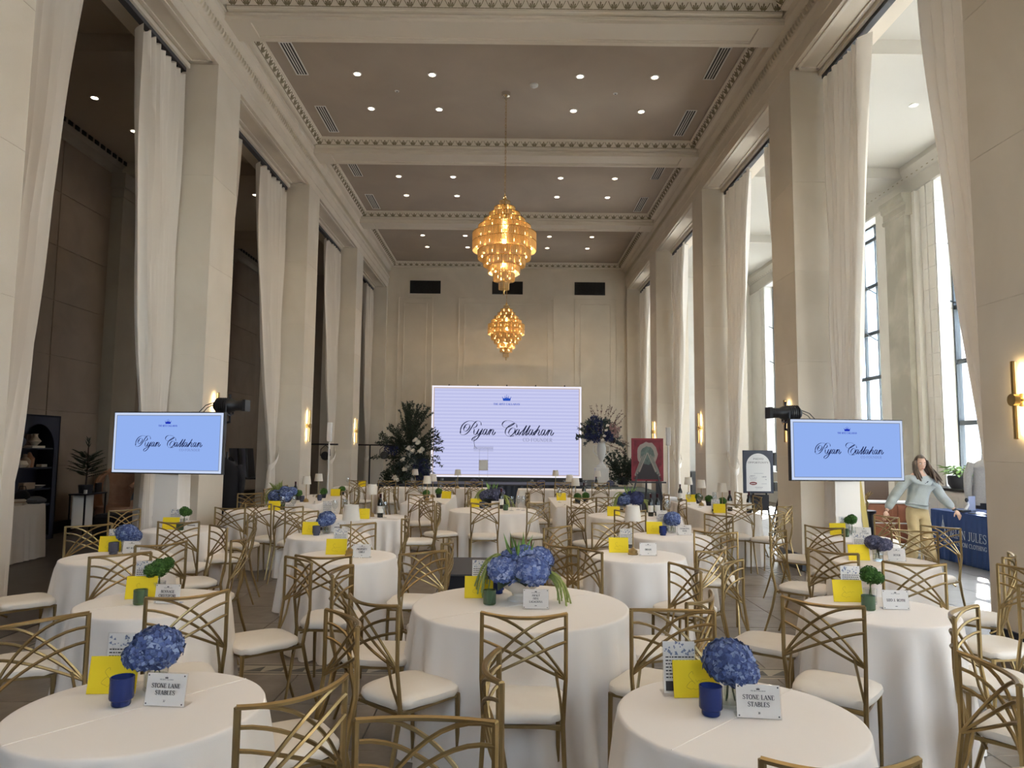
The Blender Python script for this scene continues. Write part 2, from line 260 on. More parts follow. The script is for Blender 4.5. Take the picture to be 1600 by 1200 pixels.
# ------------------------------------------------------------------ lettering
TK, TN = .19, .075
def _arc(cx, cy, rx, ry, a0, a1, n=14): return [(cx+rx*cos(R(a0+(a1-a0)*i/n)), cy+ry*sin(R(a0+(a1-a0)*i/n))) for i in range(n+1)]
def _l(x0, y0, x1, y1, w): return ('l', [(x0, y0), (x1, y1)], w)
def _a(*a): return ('a', _arc(*a), None)
def _st(x): return [_l(x, 0, x, 1, TK)]
def _s(*xy): return [_l(x-.13, y, x+.13, y, TN) for x, y in xy]
_S = ('s', [(.55, .78), (.52, .92), (.38, 1), (.24, .98), (.11, .87), (.11, .7), (.24, .57), (.42, .47), (.55, .35), (.57, .17), (.47, .04), (.3, 0), (.15, .05), (.07, .24)], None)
GL = {
 'A': (.78, [_l(.06, 0, .38, 1, TN), _l(.38, 1, .7, 0, TK), _l(.2, .33, .58, .33, TN)]+_s((.06, 0), (.7, 0))),
 'B': (.70, _st(.16)+[_a(.3, .76, .26, .24, 90, -90), _a(.3, .26, .33, .26, 90, -90), _l(.05, 1, .3, 1, TN), _l(.16, .52, .3, .52, TN), _l(.05, 0, .3, 0, TN)]),
 'C': (.74, [_a(.42, .5, .36, .5, 50, 310), _l(.68, .7, .68, 1, TN)]), 'D': (.80, _st(.16)+[_a(.3, .5, .42, .5, 90, -90), _l(.05, 1, .3, 1, TN), _l(.05, 0, .3, 0, TN)]),
 'E': (.66, _st(.16)+[_l(.05, 1, .58, 1, TN), _l(.05, 0, .6, 0, TN), _l(.16, .52, .44, .52, TN), _l(.58, 1, .58, .72, TN), _l(.6, 0, .6, .28, TN)]),
 'F': (.62, _st(.16)+[_l(.05, 1, .58, 1, TN), _l(.16, .52, .44, .52, TN), _l(.58, 1, .58, .72, TN)]+_s((.16, 0))),
 'G': (.80, [_a(.42, .5, .36, .5, 50, 310), _l(.68, .7, .68, 1, TN), _l(.68, .05, .68, .42, TK)]+_s((.66, .42))),
 'H': (.80, _st(.16)+_st(.64)+[_l(.16, .52, .64, .52, TN)]+_s((.16, 0), (.16, 1), (.64, 0), (.64, 1))), 'I': (.34, _st(.17)+_s((.17, 0), (.17, 1))),
 'J': (.46, [_l(.3, 1, .3, .2, TK), _a(.16, .2, .14, .2, 0, -150)]+_s((.3, 1))), 'K': (.74, _st(.16)+[_l(.16, .4, .6, 1, TN), _l(.28, .55, .66, 0, TK)]+_s((.16, 0), (.16, 1), (.62, 1), (.66, 0))),
 'L': (.64, _st(.16)+[_l(.05, 0, .58, 0, TN), _l(.58, 0, .58, .3, TN)]+_s((.16, 1))),
 'M': (.94, [_l(.12, 0, .12, 1, TN), _l(.14, 1, .46, 0, TK), _l(.46, 0, .78, 1, TN), _l(.78, 1, .78, 0, TK)]+_s((.12, 0), (.12, 1), (.78, 0), (.8, 1))),
 'N': (.80, [_l(.12, 0, .12, 1, TN), _l(.14, 1, .66, 0, TK), _l(.66, 0, .66, 1, TN)]+_s((.12, 0), (.12, 1), (.66, 1))), 'O': (.82, [_a(.41, .5, .36, .5, 0, 360, 22)]),
 'P': (.66, _st(.16)+[_a(.3, .73, .3, .27, 90, -90), _l(.05, 1, .3, 1, TN), _l(.16, .46, .3, .46, TN)]+_s((.16, 0))),
 'R': (.74, _st(.16)+[_a(.3, .73, .3, .27, 90, -90), _l(.05, 1, .3, 1, TN), _l(.16, .46, .3, .46, TN), _l(.34, .46, .62, 0, TK)]+_s((.16, 0), (.64, 0))), 'S': (.64, [_S, _l(.55, .74, .55, 1, TN), _l(.07, 0, .07, .27, TN)]),
 'T': (.70, _st(.35)+[_l(.05, 1, .65, 1, TN), _l(.05, 1, .05, .72, TN), _l(.65, 1, .65, .72, TN)]+_s((.35, 0))), 'U': (.78, [_l(.16, 1, .16, .3, TK), _a(.4, .3, .24, .3, 180, 360), _l(.64, .3, .64, 1, TN)]+_s((.16, 1), (.64, 1))),
 'V': (.76, [_l(.06, 1, .38, 0, TK), _l(.38, 0, .7, 1, TN)]+_s((.08, 1), (.68, 1))), 'W': (1.0, [_l(.05, 1, .28, 0, TK), _l(.28, 0, .5, 1, TN), _l(.5, 1, .73, 0, TK), _l(.73, 0, .95, 1, TN)]+_s((.07, 1), (.93, 1))),
 'X': (.74, [_l(.07, 1, .66, 0, TK), _l(.07, 0, .66, 1, TN)]+_s((.08, 0), (.66, 1))), 'Y': (.72, [_l(.05, 1, .36, .45, TK), _l(.36, .45, .66, 1, TN), _l(.36, .45, .36, 0, TK)]+_s((.07, 1), (.66, 1), (.36, 0))),
 'Z': (.66, [_l(.08, 1, .58, 1, TN), _l(.56, 1, .08, 0, TK), _l(.06, 0, .6, 0, TN), _l(.08, 1, .08, .75, TN), _l(.6, 0, .6, .27, TN)]),
 '3': (.56, [_a(.28, .75, .2, .25, 150, -90), _a(.28, .26, .23, .26, 90, -150)]), '7': (.56, [_l(.05, 1, .5, 1, TN), _l(.5, 1, .22, 0, TK)]), '8': (.58, [_a(.29, .75, .2, .25, 0, 360), _a(.29, .26, .24, .26, 0, 360)]),
 '-': (.38, [_l(.05, .4, .33, .4, TN*1.4)]), '.': (.28, [_l(.14, 0, .14, .16, .16)]), "'": (.22, [_l(.12, 1, .09, .72, .12)]), ' ': (.36, []),
}
def ribbon(mb, pts, ws, z=0.):
    n = len(pts); vs = []
    for i in range(n):
        a = pts[max(i-1, 0)]; b = pts[min(i+1, n-1)]; dx, dy = b[0]-a[0], b[1]-a[1]; L = math.hypot(dx, dy) or 1; nx, ny = -dy/L, dx/L; w = ws[i]/2
        vs += [(pts[i][0]+nx*w, pts[i][1]+ny*w, z), (pts[i][0]-nx*w, pts[i][1]-ny*w, z)]
    mb.add(vs, [(2*i, 2*i+1, 2*i+3, 2*i+2) for i in range(n-1)])
def serif(mb, text, cx, cy, h, width=None, weight=1., track=.06, z=0.):
    """Line of capitals centred at (cx, cy) in the xy plane; h = cap height; width squeezes the line to that length."""
    tot = sum(GL[c][0] for c in text)+track*(len(text)-1); sx = h if width is None else width/tot; x = cx-tot*sx/2
    for c in text:
        w, st = GL[c]
        for kind, pts, wt in st:
            q = [(x+p[0]*sx, cy-h/2+p[1]*h) for p in pts]
            if kind == 'l': ws = [wt*min(sx, h)*weight]*2
            else:
                ws = []
                for i in range(len(pts)):
                    a = pts[max(i-1, 0)]; b = pts[min(i+1, len(pts)-1)]; dx, dy = b[0]-a[0], b[1]-a[1]; L = math.hypot(dx, dy) or 1
                    k = abs(dy)/L if kind == 'a' else max(0, 1-abs(i-(len(pts)-1)/2)/(len(pts)*.42))
                    ws.append((TN+(TK-TN)*k)*min(sx, h)*weight)
            ribbon(mb, q, ws, z)
        x += (w+track)*sx
def smooth_path(p, n=6):
    out = []
    for i in range(len(p)-1):
        p0, p1, p2, p3 = p[max(i-1, 0)], p[i], p[i+1], p[min(i+2, len(p)-1)]
        for k in range(n):
            t = k/n; out.append(tuple(.5*((2*p1[d])+(-p0[d]+p2[d])*t+(2*p0[d]-5*p1[d]+4*p2[d]-p3[d])*t*t+(-p0[d]+3*p1[d]-3*p2[d]+p3[d])*t**3) for d in range(len(p1))))
    out.append(tuple(p[-1])); return out
def _an(x): return [[(x+62, 265), (x+42, 253), (x+18, 275), (x+2, 315), (x+6, 343), (x+26, 335), (x+52, 295), (x+66, 258)], [(x+68, 256), (x+50, 312), (x+50, 342), (x+66, 340), (x+90, 308)]]
def _nn(x): return [[(x, 308), (x+26, 268), (x+42, 256), (x+36, 282), (x+8, 346)], [(x+16, 322), (x+50, 270), (x+74, 256), (x+80, 276), (x+62, 326), (x+68, 346), (x+92, 332), (x+112, 300)]]
SCRIPT = [[(55, 290), (52, 320), (70, 345), (112, 346), (155, 325), (192, 286), (225, 235), (255, 185), (276, 158)], [(60, 318), (57, 260), (85, 195), (135, 150), (200, 128), (265, 138), (305, 165), (312, 195), (292, 222), (255, 236)],
 [(152, 242), (140, 222), (118, 230), (105, 258), (120, 292), (160, 278), (190, 240), (200, 200), (175, 180), (135, 195), (105, 242)], [(255, 236), (270, 265), (264, 310), (275, 345), (300, 335), (320, 300), (345, 255)], [(276, 160), (300, 136), (340, 130), (370, 150), (378, 195)],
 [(345, 255), (322, 308), (326, 342), (350, 325), (385, 270)], [(400, 250), (368, 325), (322, 398), (275, 435), (245, 440), (238, 415), (265, 385), (330, 355), (400, 325)]]+_an(404)+_nn(490)+[
 [(935, 225), (930, 182), (905, 158), (860, 172), (800, 212), (762, 262), (755, 315), (775, 350), (812, 364), (855, 364), (892, 350)], [(905, 160), (850, 127), (790, 118), (735, 134), (706, 178), (728, 220), (790, 226), (850, 196), (900, 160)], [(832, 350), (806, 312), (830, 258), (872, 230), (906, 248), (898, 300), (860, 342), (828, 366)]]+_an(908)+[
 [(975, 320), (1040, 262), (1088, 190), (1050, 270), (1016, 340), (1034, 342), (1056, 310)], [(1056, 312), (1096, 262), (1142, 190), (1104, 270), (1070, 340), (1088, 342), (1112, 310)]]+_an(1118)+[[(1186, 312), (1246, 262), (1292, 190), (1250, 262), (1204, 346)], [(1222, 318), (1258, 268), (1284, 256), (1288, 278), (1268, 328), (1276, 346), (1300, 328)]]+_an(1312)+_nn(1400)
def script(mb, cx, cy, width, z=0., weight=1.):
    """The handwritten name, pen-drawn: thick on the down strokes."""
    sc = width/1490.; 
    for st in SCRIPT:
        p = smooth_path(st, 5); q = [(cx+(x-795)*sc, cy-(y-245)*sc) for x, y in p]; ws = []
        for i in range(len(q)):
            a = q[max(i-1, 0)]; b = q[min(i+1, len(q)-1)]; dx, dy = b[0]-a[0], b[1]-a[1]; L = math.hypot(dx, dy) or 1
            along = abs((dx*.45+dy*.89)/L); ws.append((4.2+12.5*max(0, along-.55)/.45)*sc*weight)
        ribbon(mb, q, ws, z)
def crown_poly(mb, cx, cy, w, z=0.):
    h = w*.62; P = [(-.42, -.5), (.42, -.5), (.5, .12), (.27, -.12), (.2, .3), (.08, -.05), (0, .5), (-.08, -.05), (-.2, .3), (-.27, -.12), (-.5, .12)]
    o = [(cx+x*w, cy+y*h, z) for x, y in P]; c = (cx, cy-.3*h, z); n = len(o); mb.add(o+[c], [(i, (i+1) % n, n) for i in range(n)])
    for x, y in ((-.5, .2), (.5, .2), (-.2, .38), (.2, .38), (0, .58)): mb.add([(cx+x*w+.05*w*cos(k*pi/3), cy+y*h+.05*w*sin(k*pi/3), z) for k in range(6)], [tuple(range(6))])
def ticks(mb, cx, cy, w, h):
    x = cx-w/2
    while x < cx+w/2: k = random.uniform(.25, .6)*h; mb.add([(x, cy-h/2, 0), (x+k, cy-h/2, 0), (x+k, cy+h*random.uniform(.2, .5), 0), (x, cy+h*random.uniform(.2, .5), 0)], [(0, 1, 2, 3)]); x += k+.22*h
# ================================================================== the hall
XL, XR, X0, ZO, ZC = -4.44, 4.20, -.12, 7.43, 8.40
PIL = [(-4.55, -3.62), (.42, 1.35), (5.38, 6.32), (10.33, 11.22), (15.27, 16.12), (20.25, 21.12), (25.28, 25.62)]
YE, YB = 25.5, -6.5
def simple(name, boxes, m, parent=None, ch=0.):
    mb = MB()
    for b in boxes: mb.box(*b, ch)
    return mb.build(name, m, parent)
# floors
fl = struct(simple('floor', [(-4.45, YB, -.12, 4.21, YE, -.012)], 'grout'))
TS = .7167
tile = MB().box(0, 0, -.012, TS-.006, TS-.006, 0, .003).mesh('tile', 'tile')
for j in range(25):
    for i in range(12):
        o = link('tile', tile, fl, (-4.42+i*TS, .6+j*TS, random.uniform(-.0006, .0006)))
mb = MB()
for j in range(-9, 35):
    if 0 <= j < 25: continue
    for i in range(12):
        y = .6+j*TS
        if YB < y < YE-.3: mb.box(-4.42+i*TS, y, -.012, -4.42+i*TS+TS-.006, min(y+TS-.006, YE), 0)
o = mb.build('tile_field', 'tile', fl); stuff(o)
# mosaic border bands let into the floor
mb = MB(); mb.box(-3.78, 5.50, -.005, 3.62, 5.76, .0012); mb.box(3.62, 5.50, -.005, 3.86, 24, .0012); mb.box(-4.05, 5.50, -.005, -3.78, 24, .0012)
ms = struct(mb.build('trim_1', 'mosaic_light'))
mb = MB()
for k in range(46):
    x = -3.75+k*.16
    if x < 3.55: mb.prism([(x, 5.57), (x+.13, 5.57), (x+.13, 5.69)], .0012, .0022)
for k in range(112):
    y = 5.8+k*.16
    for x in (3.68, -3.98): mb.prism([(x, y), (x+.12, y+.0), (x+.12, y+.13)], .0012, .0022)
for a in (5.53, 5.72): mb.box(-3.78, a, .0012, 3.62, a+.018, .0022)
for x in (3.645, 3.825, -4.03, -3.82): mb.box(x, 5.76, .0012, x+.018, 24, .0022)
stuff(mb.build('mosaic_tessera', 'mosaic_dark', ms))
fr = struct(simple('floor', [(4.21, YB, -.12, 9.1, YE, -.010)], 'grout'))
gt = MB().box(0, 0, -.010, .744, .744, 0, .002).mesh('tile', 'greyfloor')
for j in range(26):
    for i in range(6):
        link('tile', gt, fr, (4.22+i*.75, 1.5+j*.75, 0))
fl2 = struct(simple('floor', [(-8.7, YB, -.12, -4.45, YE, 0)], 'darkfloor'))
# ceilings of the hall, one coffer per bay
BE = [(-4.5, .6), (.42, .6), (5.33, .6), (10.24, .6), (15.15, .6), (20.0, .6)]
ce = struct(simple('ceiling', [(XL-.9, YB, ZC, XR+.9, YE+.2, ZC+.25)], 'ceiling'))
def palmette():
    mb = MB()
    for a in (-58, -30, 0, 30, 58):
        t = R(a); L = .098 if a == 0 else .086-.0004*abs(a)
        d = Vector((sin(t), cos(t))); n = Vector((cos(t), -sin(t))); c = Vector((0, .012))
        P = [c, c+d*L*.45+n*.008, c+d*L*.85+n*.012, c+d*L, c+d*L*.85-n*.012, c+d*L*.45-n*.008]
        mb.prism([(p.x, p.y) for p in P], 0, .010)
    for s in (-1, 1):
        pts = [(s*(.015+.072*k/5), .008+.105*((k/5)**1.5)*(1 if k < 5 else .98), .006) for k in range(6)]
        mb.tube(pts, .0065, 4)
    mb.box(-.1, -.004, 0, .1, .006, .006)
    return mb.mesh('palmette', 'gilt')
PALM = palmette()
def crown(parent, p0, p1, out, mat_='moulding', n=None):
    """Palmette frieze and mouldings under a ceiling, from p0 to p1, projecting along out."""
    p0, p1, out = Vector(p0), Vector(p1), Vector(out); up = Vector((0, 0, 1)); d = (p1-p0); L = d.length; d.normalize()
    mb = MB(); mb.sweep([(0, 0), (.19, 0), (.19, -.025), (.165, -.035), (.10, -.145), (.085, -.15), (.085, -.175), (.06, -.185), (0, -.19)], p0, p1, out, up)
    c = mb.build('crown_moulding', mat_, parent)
    k = n or int(L/.2); st = L/k; vert = (out*.065+up*.11).normalized(); nrm = (out*.11-up*.065).normalized()
    for i in range(k):
        o = link('palmette', PALM, parent); o.scale = (1, 1, 1); base = p0+d*(st*(i+.5))+out*.099+up*-.146
        e = vert.cross(nrm); o.matrix_world = Matrix(((e.x, vert.x, nrm.x, base.x), (e.y, vert.y, nrm.y, base.y), (e.z, vert.z, nrm.z, base.z), (0, 0, 0, 1)))
    return c
for n, (y, w) in enumerate(BE):
    mb = MB(); mb.box(XL, y, 8.13, XR, y+w, ZC); b = struct(mb.build('trim_%d' % (n+2), 'moulding'))
    mb = MB()     # raised border round the sunk soffit panel and the lower bead
    a, z = .09, 8.13
    mb.box(XL+.45, y, z-.03, XR-.45, y+a, z); mb.box(XL+.45, y+w-a, z-.03, XR-.45, y+w, z); mb.box(XL, y, z-.03, XL+.45, y+w, z); mb.box(XR-.45, y, z-.03, XR, y+w, z)
    mb.box(XL+.4, y+a, z-.015, XR-.4, y+a+.03, z); mb.box(XL+.4, y+w-a-.03, z-.015, XR-.4, y+w-a, z)
    mb.box(XL, y-.025, 8.15, XR, y, 8.19)
    mb.build('soffit_border', 'moulding', b)
    if y > 5.5: crown(b, (XR-.15, y, ZC), (XL+.15, y, ZC), (0, -1, 0), n=41)
# side walls: pillars of stacked slabs and the entablature above
ENT = [(0, 7.43), (0, 7.60), (.014, 7.615), (.014, 7.78), (.05, 7.82), (.05, 7.85), (.022, 7.87), (.022, 8.03), (.05, 8.05), (.10, 8.12), (.10, 8.19), (.125, 8.22), (.125, 8.26), (.135, 8.40), (-.9, 8.40), (-.9, 7.43)]
def leafband(parent, x, out):
    mb = MB(); y = 5.4
    while y < YE-.1:
        p = Vector((x+out*.022, y, 7.885)); mb.add([p, p+Vector((out*.018, .028, .01)), p+Vector((out*.03, .062, .075)), p+Vector((out*.016, .078, .135)), p+Vector((0, .05, .07)), p+Vector((0, .075, .135))], [(0, 1, 4), (1, 2, 4), (2, 3, 5), (2, 5, 4), (0, 4, 1)])
        y += .092
    stuff(mb.build('leaf_moulding', 'ornground', parent))
for side, X, out in (('left', XL, 1), ('right', XR, -1)):
    w = MB(); w.sweep([(a, z) for a, z in ENT], (X, YB, 0), (X, YE, 0), (out, 0, 0), (0, 0, 1)); wl = struct(w.build('wall_'+side, 'plaster'))
    leafband(wl, X, out)
    crown(wl, (X+out*.13, 10.9, ZC), (X+out*.13, 14.96, ZC), (out, 0, 0)); crown(wl, (X+out*.13, 15.75, ZC), (X+out*.13, 19.8, ZC), (out, 0, 0)); crown(wl, (X+out*.13, 20.6, ZC), (X+out*.13, 25.3, ZC), (out, 0, 0)); crown(wl, (X+out*.13, 5.95, ZC), (X+out*.13, 10.05, ZC), (out, 0, 0))
    xo = X-out*.92
    for k, (ya, yb) in enumerate(PIL):
        xa, xb = sorted((X, xo)); p = struct(simple('pillar', [(xa+.005, ya+.005, 0, xb-.005, yb-.005, ZO)], 'stone'))
        zs = [.24, 1.62, 3.0, 4.35, 5.7, ZO]
        for z0, z1 in zip(zs, zs[1:]): MB().box(xa, ya, z0+.001, xb, yb, z1-.001, .002).build('stone_slab', 'stone', p)
        MB().box(xa-.012, ya-.012, 0, xb+.012, yb+.012, .225, .004).build('plinth', 'navybase' if side == 'right' else 'blackbase', p)
    for (a, b) in zip(PIL, PIL[1:]):     # soffit panel moulding over each opening
        y0, y1 = a[1], b[0]; mb = MB(); xa, xb = sorted((X-out*.06, X-out*.40)); f = .05
        mb.box(xa, y0+.08, ZO-.02, xb, y0+.08+f, ZO); mb.box(xa, y1-.08-f, ZO-.02, xb, y1-.08, ZO); mb.box(xa, y0+.08, ZO-.02, xa+f, y1-.08, ZO); mb.box(xb-f, y0+.08, ZO-.02, xb, y1-.08, ZO)
        mb.build('soffit_panel', 'moulding', wl)
        MB().box(min(X-out*.43, X-out*.50), y0, ZO-.07, max(X-out*.43, X-out*.50), y1, ZO).build('soffit_drop', 'moulding', wl)
# end wall behind the stage, with its panel mouldings
ew = struct(simple('wall_front', [(XL-.95, YE, 0, XR+.95, YE+.3, ZC)], 'plaster'))
crown(ew, (XR-.12, YE, ZC), (XL+.12, YE, ZC), (0, -1, 0), n=41)
def panel(x0, x1, z0, z1):
    for (d, t) in ((0, .035), (.21, .03)):
        mb = MB(); a, b, c, e = x0+d, x1-d, z0, z1-d
        mb.box(a, YE-.025, c, a+t, YE, e); mb.box(b-t, YE-.025, c, b, YE, e); mb.box(a, YE-.025, e-t, b, YE, e)
        mb.build('panel_moulding', 'plaster', ew)
panel(-4.06, -2.80, 1.0, 7.13); panel(-1.88, 1.60, 1.0, 7.13); panel(2.33, 3.86, 1.0, 7.13)
for x0, x1, lb in ((-3.64, -2.53, 'dark wall grille above the wall panel beside the dark aisle'), (-.66, .45, 'dark wall grille seen behind the lower tip of the larger chandelier'), (2.33, 3.44, 'dark wall grille above the wall panel on the window side')):
    g = tag(simple('wall_grille', [(x0, YE-.03, 7.25, x1, YE, 7.72)], 'grille'), lb, 'vent', 'air grilles on the end wall')
    sl = MB().box(0, -.05, 0, .012, -.03, .45).mesh('slat', 'blackmetal')
    for i in range(22): link('slat', sl, g, (x0+.03+i*.0485, YE, 7.26))
mb = MB(); bx = [(-8.7, -3.2), (-1.35, 1.1), (2.95, 9.2)]; Z0 = 3.4
for a, b in bx: mb.box(a, YB-.3, 0, b, YB, ZC)
mb.box(-8.7, YB-.3, 0, 9.2, YB, Z0); mb.box(-8.7, YB-.3, 7.4, 9.2, YB, ZC)
struct(mb.build('wall_back', 'plaster'))
for n, (a, b) in enumerate(zip(bx, bx[1:])):      # unseen high windows, added to the entrance wall for frontal daylight
    wn = struct(bpy.data.objects.new('window_%d' % (n+10), None)); COL.objects.link(wn); wn.location = (a[1], YB-.15, Z0); w_ = b[0]-a[1]; fm = MB()
    for z in (0, 2.0, 4.0): fm.box(0, -.05, z-.04, w_, .05, z+.04)
    for x in (0, w_/2, w_): fm.box(x-.04, -.05, 0, x+.04, .05, 4.0)
    fm.build('frame', 'frame', wn)
    for z0, z1 in ((0, 2.0), (2.0, 4.0)):
        for x0, x1 in ((0, w_/2), (w_/2, w_)): MB().box(x0+.04, 0, z0+.04, x1-.04, .008, z1-.04).build('pane', 'window', wn)
# ------------------------------------------------------------------ dark aisle on the one side
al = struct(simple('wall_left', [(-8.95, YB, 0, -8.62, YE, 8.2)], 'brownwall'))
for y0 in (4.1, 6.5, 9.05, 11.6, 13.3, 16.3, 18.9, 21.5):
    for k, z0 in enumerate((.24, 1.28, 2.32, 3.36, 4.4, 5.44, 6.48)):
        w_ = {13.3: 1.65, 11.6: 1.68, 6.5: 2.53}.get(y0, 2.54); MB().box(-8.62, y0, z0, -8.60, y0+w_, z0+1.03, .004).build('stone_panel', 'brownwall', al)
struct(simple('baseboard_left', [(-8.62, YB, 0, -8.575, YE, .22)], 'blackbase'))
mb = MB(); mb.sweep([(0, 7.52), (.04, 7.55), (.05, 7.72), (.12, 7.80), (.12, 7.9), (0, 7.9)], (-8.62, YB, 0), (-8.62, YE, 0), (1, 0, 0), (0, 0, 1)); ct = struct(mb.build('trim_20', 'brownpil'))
mb = MB()
for k in range(90): mb.box(-8.50, 5.5+k*.22, 7.80, -8.475, 5.5+k*.22+.12, 7.88)
stuff(mb.build('frieze_block', 'grille', ct))
for n, y in enumerate((5.45, 10.35, 15.0, 20.2)):
    mb = MB(); mb.box(-8.62, y, 0, -8.36, y+.95, 7.0); mb.box(-8.62, y-.05, 0, -8.33, y+1.0, .35); mb.box(-8.62, y-.04, 7.0, -8.33, y+.99, 7.2); mb.box(-8.62, y-.08, 7.2, -8.29, y+1.03, 7.52); struct(mb.build('pilaster', 'brownpil'))
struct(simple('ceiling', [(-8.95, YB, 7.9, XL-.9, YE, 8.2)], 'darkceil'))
for n, y in enumerate((5.4, 10.33, 15.27, 20.25)): struct(simple('beam', [(-8.62, y, 7.62, XL-.92, y+.9, 7.9)], 'darkceil'))
struct(simple('wall_front', [(-8.95, YE, 0, XL-.9, YE+.3, 8.0)], 'brownwall'))
# ------------------------------------------------------------------ bright aisle with the tall windows
XG, XW = 9.05, 8.72
WIN = [(-3.2, -.6), (1.75, 4.35), (6.7, 9.3), (11.68, 14.28), (16.62, 19.2), (21.5, 24.1)]
mb = MB(); ys = [YB]+[v for a in WIN for v in a]+[YE]
for i in range(0, len(ys), 2): mb.box(XW, ys[i], 0, 9.35, ys[i+1], 8.2)
for a, b in WIN: mb.box(XW, a, 0, 9.35, b, 1.0); mb.box(XW, a, 7.3, 9.35, b, 8.2)
aw = struct(mb.build('wall_right', 'limestone'))
for a, b in WIN[2:]:
    for k in range(14):        # stone courses of the jamb that faces us, and of the strip beside it
        z0 = 1.02+k*.449; MB().box(XW-.012, b, z0, 9.0, b+.018, z0+.444, .003).build('stone_block', 'limestone', aw).location = (0, -.018, 0)
        for (u, v) in ((b+.02, b+.24), (b+.27, b+.42)): MB().box(XW-.028, u, z0, XW, v, z0+.444, .003).build('stone_block', 'limestone', aw)
for y in (10.0, 14.95, 19.9):
    mb = MB(); mb.box(8.47, y, .0, XW, y+.80, 6.82); p = struct(mb.build('pilaster', 'greymarble'))
    mb = MB(); mb.sweep([(0, 6.78), (.02, 6.80), (.02, 6.86), (0, 6.88), (0, 7.02), (.05, 7.06), (.05, 7.12), (.09, 7.17), (.09, 7.26), (-.3, 7.26), (-.3, 6.78)], (8.47, y-.07, 0), (8.47, y+.87, 0), (-1, 0, 0), (0, 0, 1)); mb.build('capital', 'greymarble', p)
    mb = MB(); mb.box(8.44, y-.04, 0, XW, y+.84, .4); mb.build('base', 'greymarble', p)
    mb = MB(); mb.box(8.60, y-.16, .0, XW, y, 7.26); mb.build('margin', 'limestone', p)
for n, (a, b) in enumerate(WIN[1:]):
    wn = struct(bpy.data.objects.new('window_%d' % (n+1), None)); COL.objects.link(wn); wn.location = (XG, a, 1.0)
    fm = MB(); rows = [0, 1.28, 2.51, 3.62, 4.79, 5.95, 6.3]; cols = [0, .655, 1.3, 1.945, b-a]
    for z in rows: fm.box(-.05, 0, z-.045, .05, b-a, z+.045)
    for i, y in enumerate(cols): t = .06 if i in (0, 4) else .02; fm.box(-.06 if t > .05 else -.03, y-t, 0, .05, y+t, 6.3)
    fm.build('frame', 'frame', wn)
    for z in (3.62, 4.79):     # stay arms of the casements
        q = MB(); q.tube([(-.04, .65, z-.22), (-.22, .65+.12, z-.05), (-.34, .62, z+.06)], .014, 5); q.tube([(-.04, 1.9, z-.22), (-.22, 2.02, z-.05), (-.34, 2.2, z+.06)], .014, 5); q.build('window_stay', 'frame', wn)
    for z0, z1 in zip(rows, rows[1:]):
        for y0, y1 in zip(cols, cols[1:]): MB().box(.0, y0+.02, z0+.045, .008, y1-.02, z1-.045).build('pane', 'window', wn)
mb = MB(); mb.sweep([(0, 7.3), (.03, 7.33), (.03, 7.62), (.05, 7.64), (.14, 7.84), (.14, 7.95), (0, 7.95)], (XW, YB, 0), (XW, YE, 0), (-1, 0, 0), (0, 0, 1)); ct = struct(mb.build('trim_21', 'aisle_ceiling'))
mb = MB()
for k in range(110):
    y = 5.2+k*.19; mb.prism([(0, 0), (.05, 0), (.1, .05), (.05, .1), (.12, .1), (.0, .03)], 0, .02, Matrix.Translation((XW-.075, y, 7.68)) @ Matrix.Rotation(R(90), 4, 'Z') @ Matrix.Rotation(R(90), 4, 'X'))
stuff(mb.build('frieze_leaf', 'gilt', ct))
struct(simple('ceiling', [(XR+.9, YB, 7.95, 9.35, YE, 8.2)], 'aisle_ceiling'))
for y in (.4, 5.38, 10.33, 15.27, 20.25): struct(simple('beam', [(XR+.92, y, 7.72, XW, y+.9, 7.95)], 'aisle_ceiling'))
struct(simple('wall_front', [(XR+.9, YE, 0, 9.35, YE+.3, 8.0)], 'limestone'))
# ------------------------------------------------------------------ outside
struct(simple('street', [(9.4, -30, -.6, 60, 70, -.5)], 'street'))
def building(x, y0, y1, h, m, gm, label, bay=3.2, fl_=3.6, proud=.5):
    b = tag(simple('building', [(x, y0, -.5, x+8, y1, h)], m), label, 'building')
    k = int((y1-y0)/bay); q = int((h-1)/fl_)
    pm = MB().box(-.02, 0, 0, .05, bay-1.3, fl_-1.2).mesh('window', gm); fmesh = MB().box(-proud, -.25, 0, 0, .25, h+.5).mesh('pier', m); ll = MB().box(-proud*.7, 0, 0, 0, y1-y0, .5).mesh('string_course', m)
    for i in range(k+1): link('pier', fmesh, b, (x, y0+i*bay, -.5))
    for j in range(q):
        link('string_course', ll, b, (x, y0, .2+j*fl_))
        for i in range(k): link('window', pm, b, (x, y0+i*bay+.65, .9+j*fl_))
    return b
building(27, -12, 30.5, 19, 'facade', 'facadegrey', 'pale stone office block across the street with piers and string courses')
building(31, 32, 66, 26, 'facadegrey', 'facadeglass', 'glazed blue office block across the street beyond the pale one', 2.4, 3.4, .25)
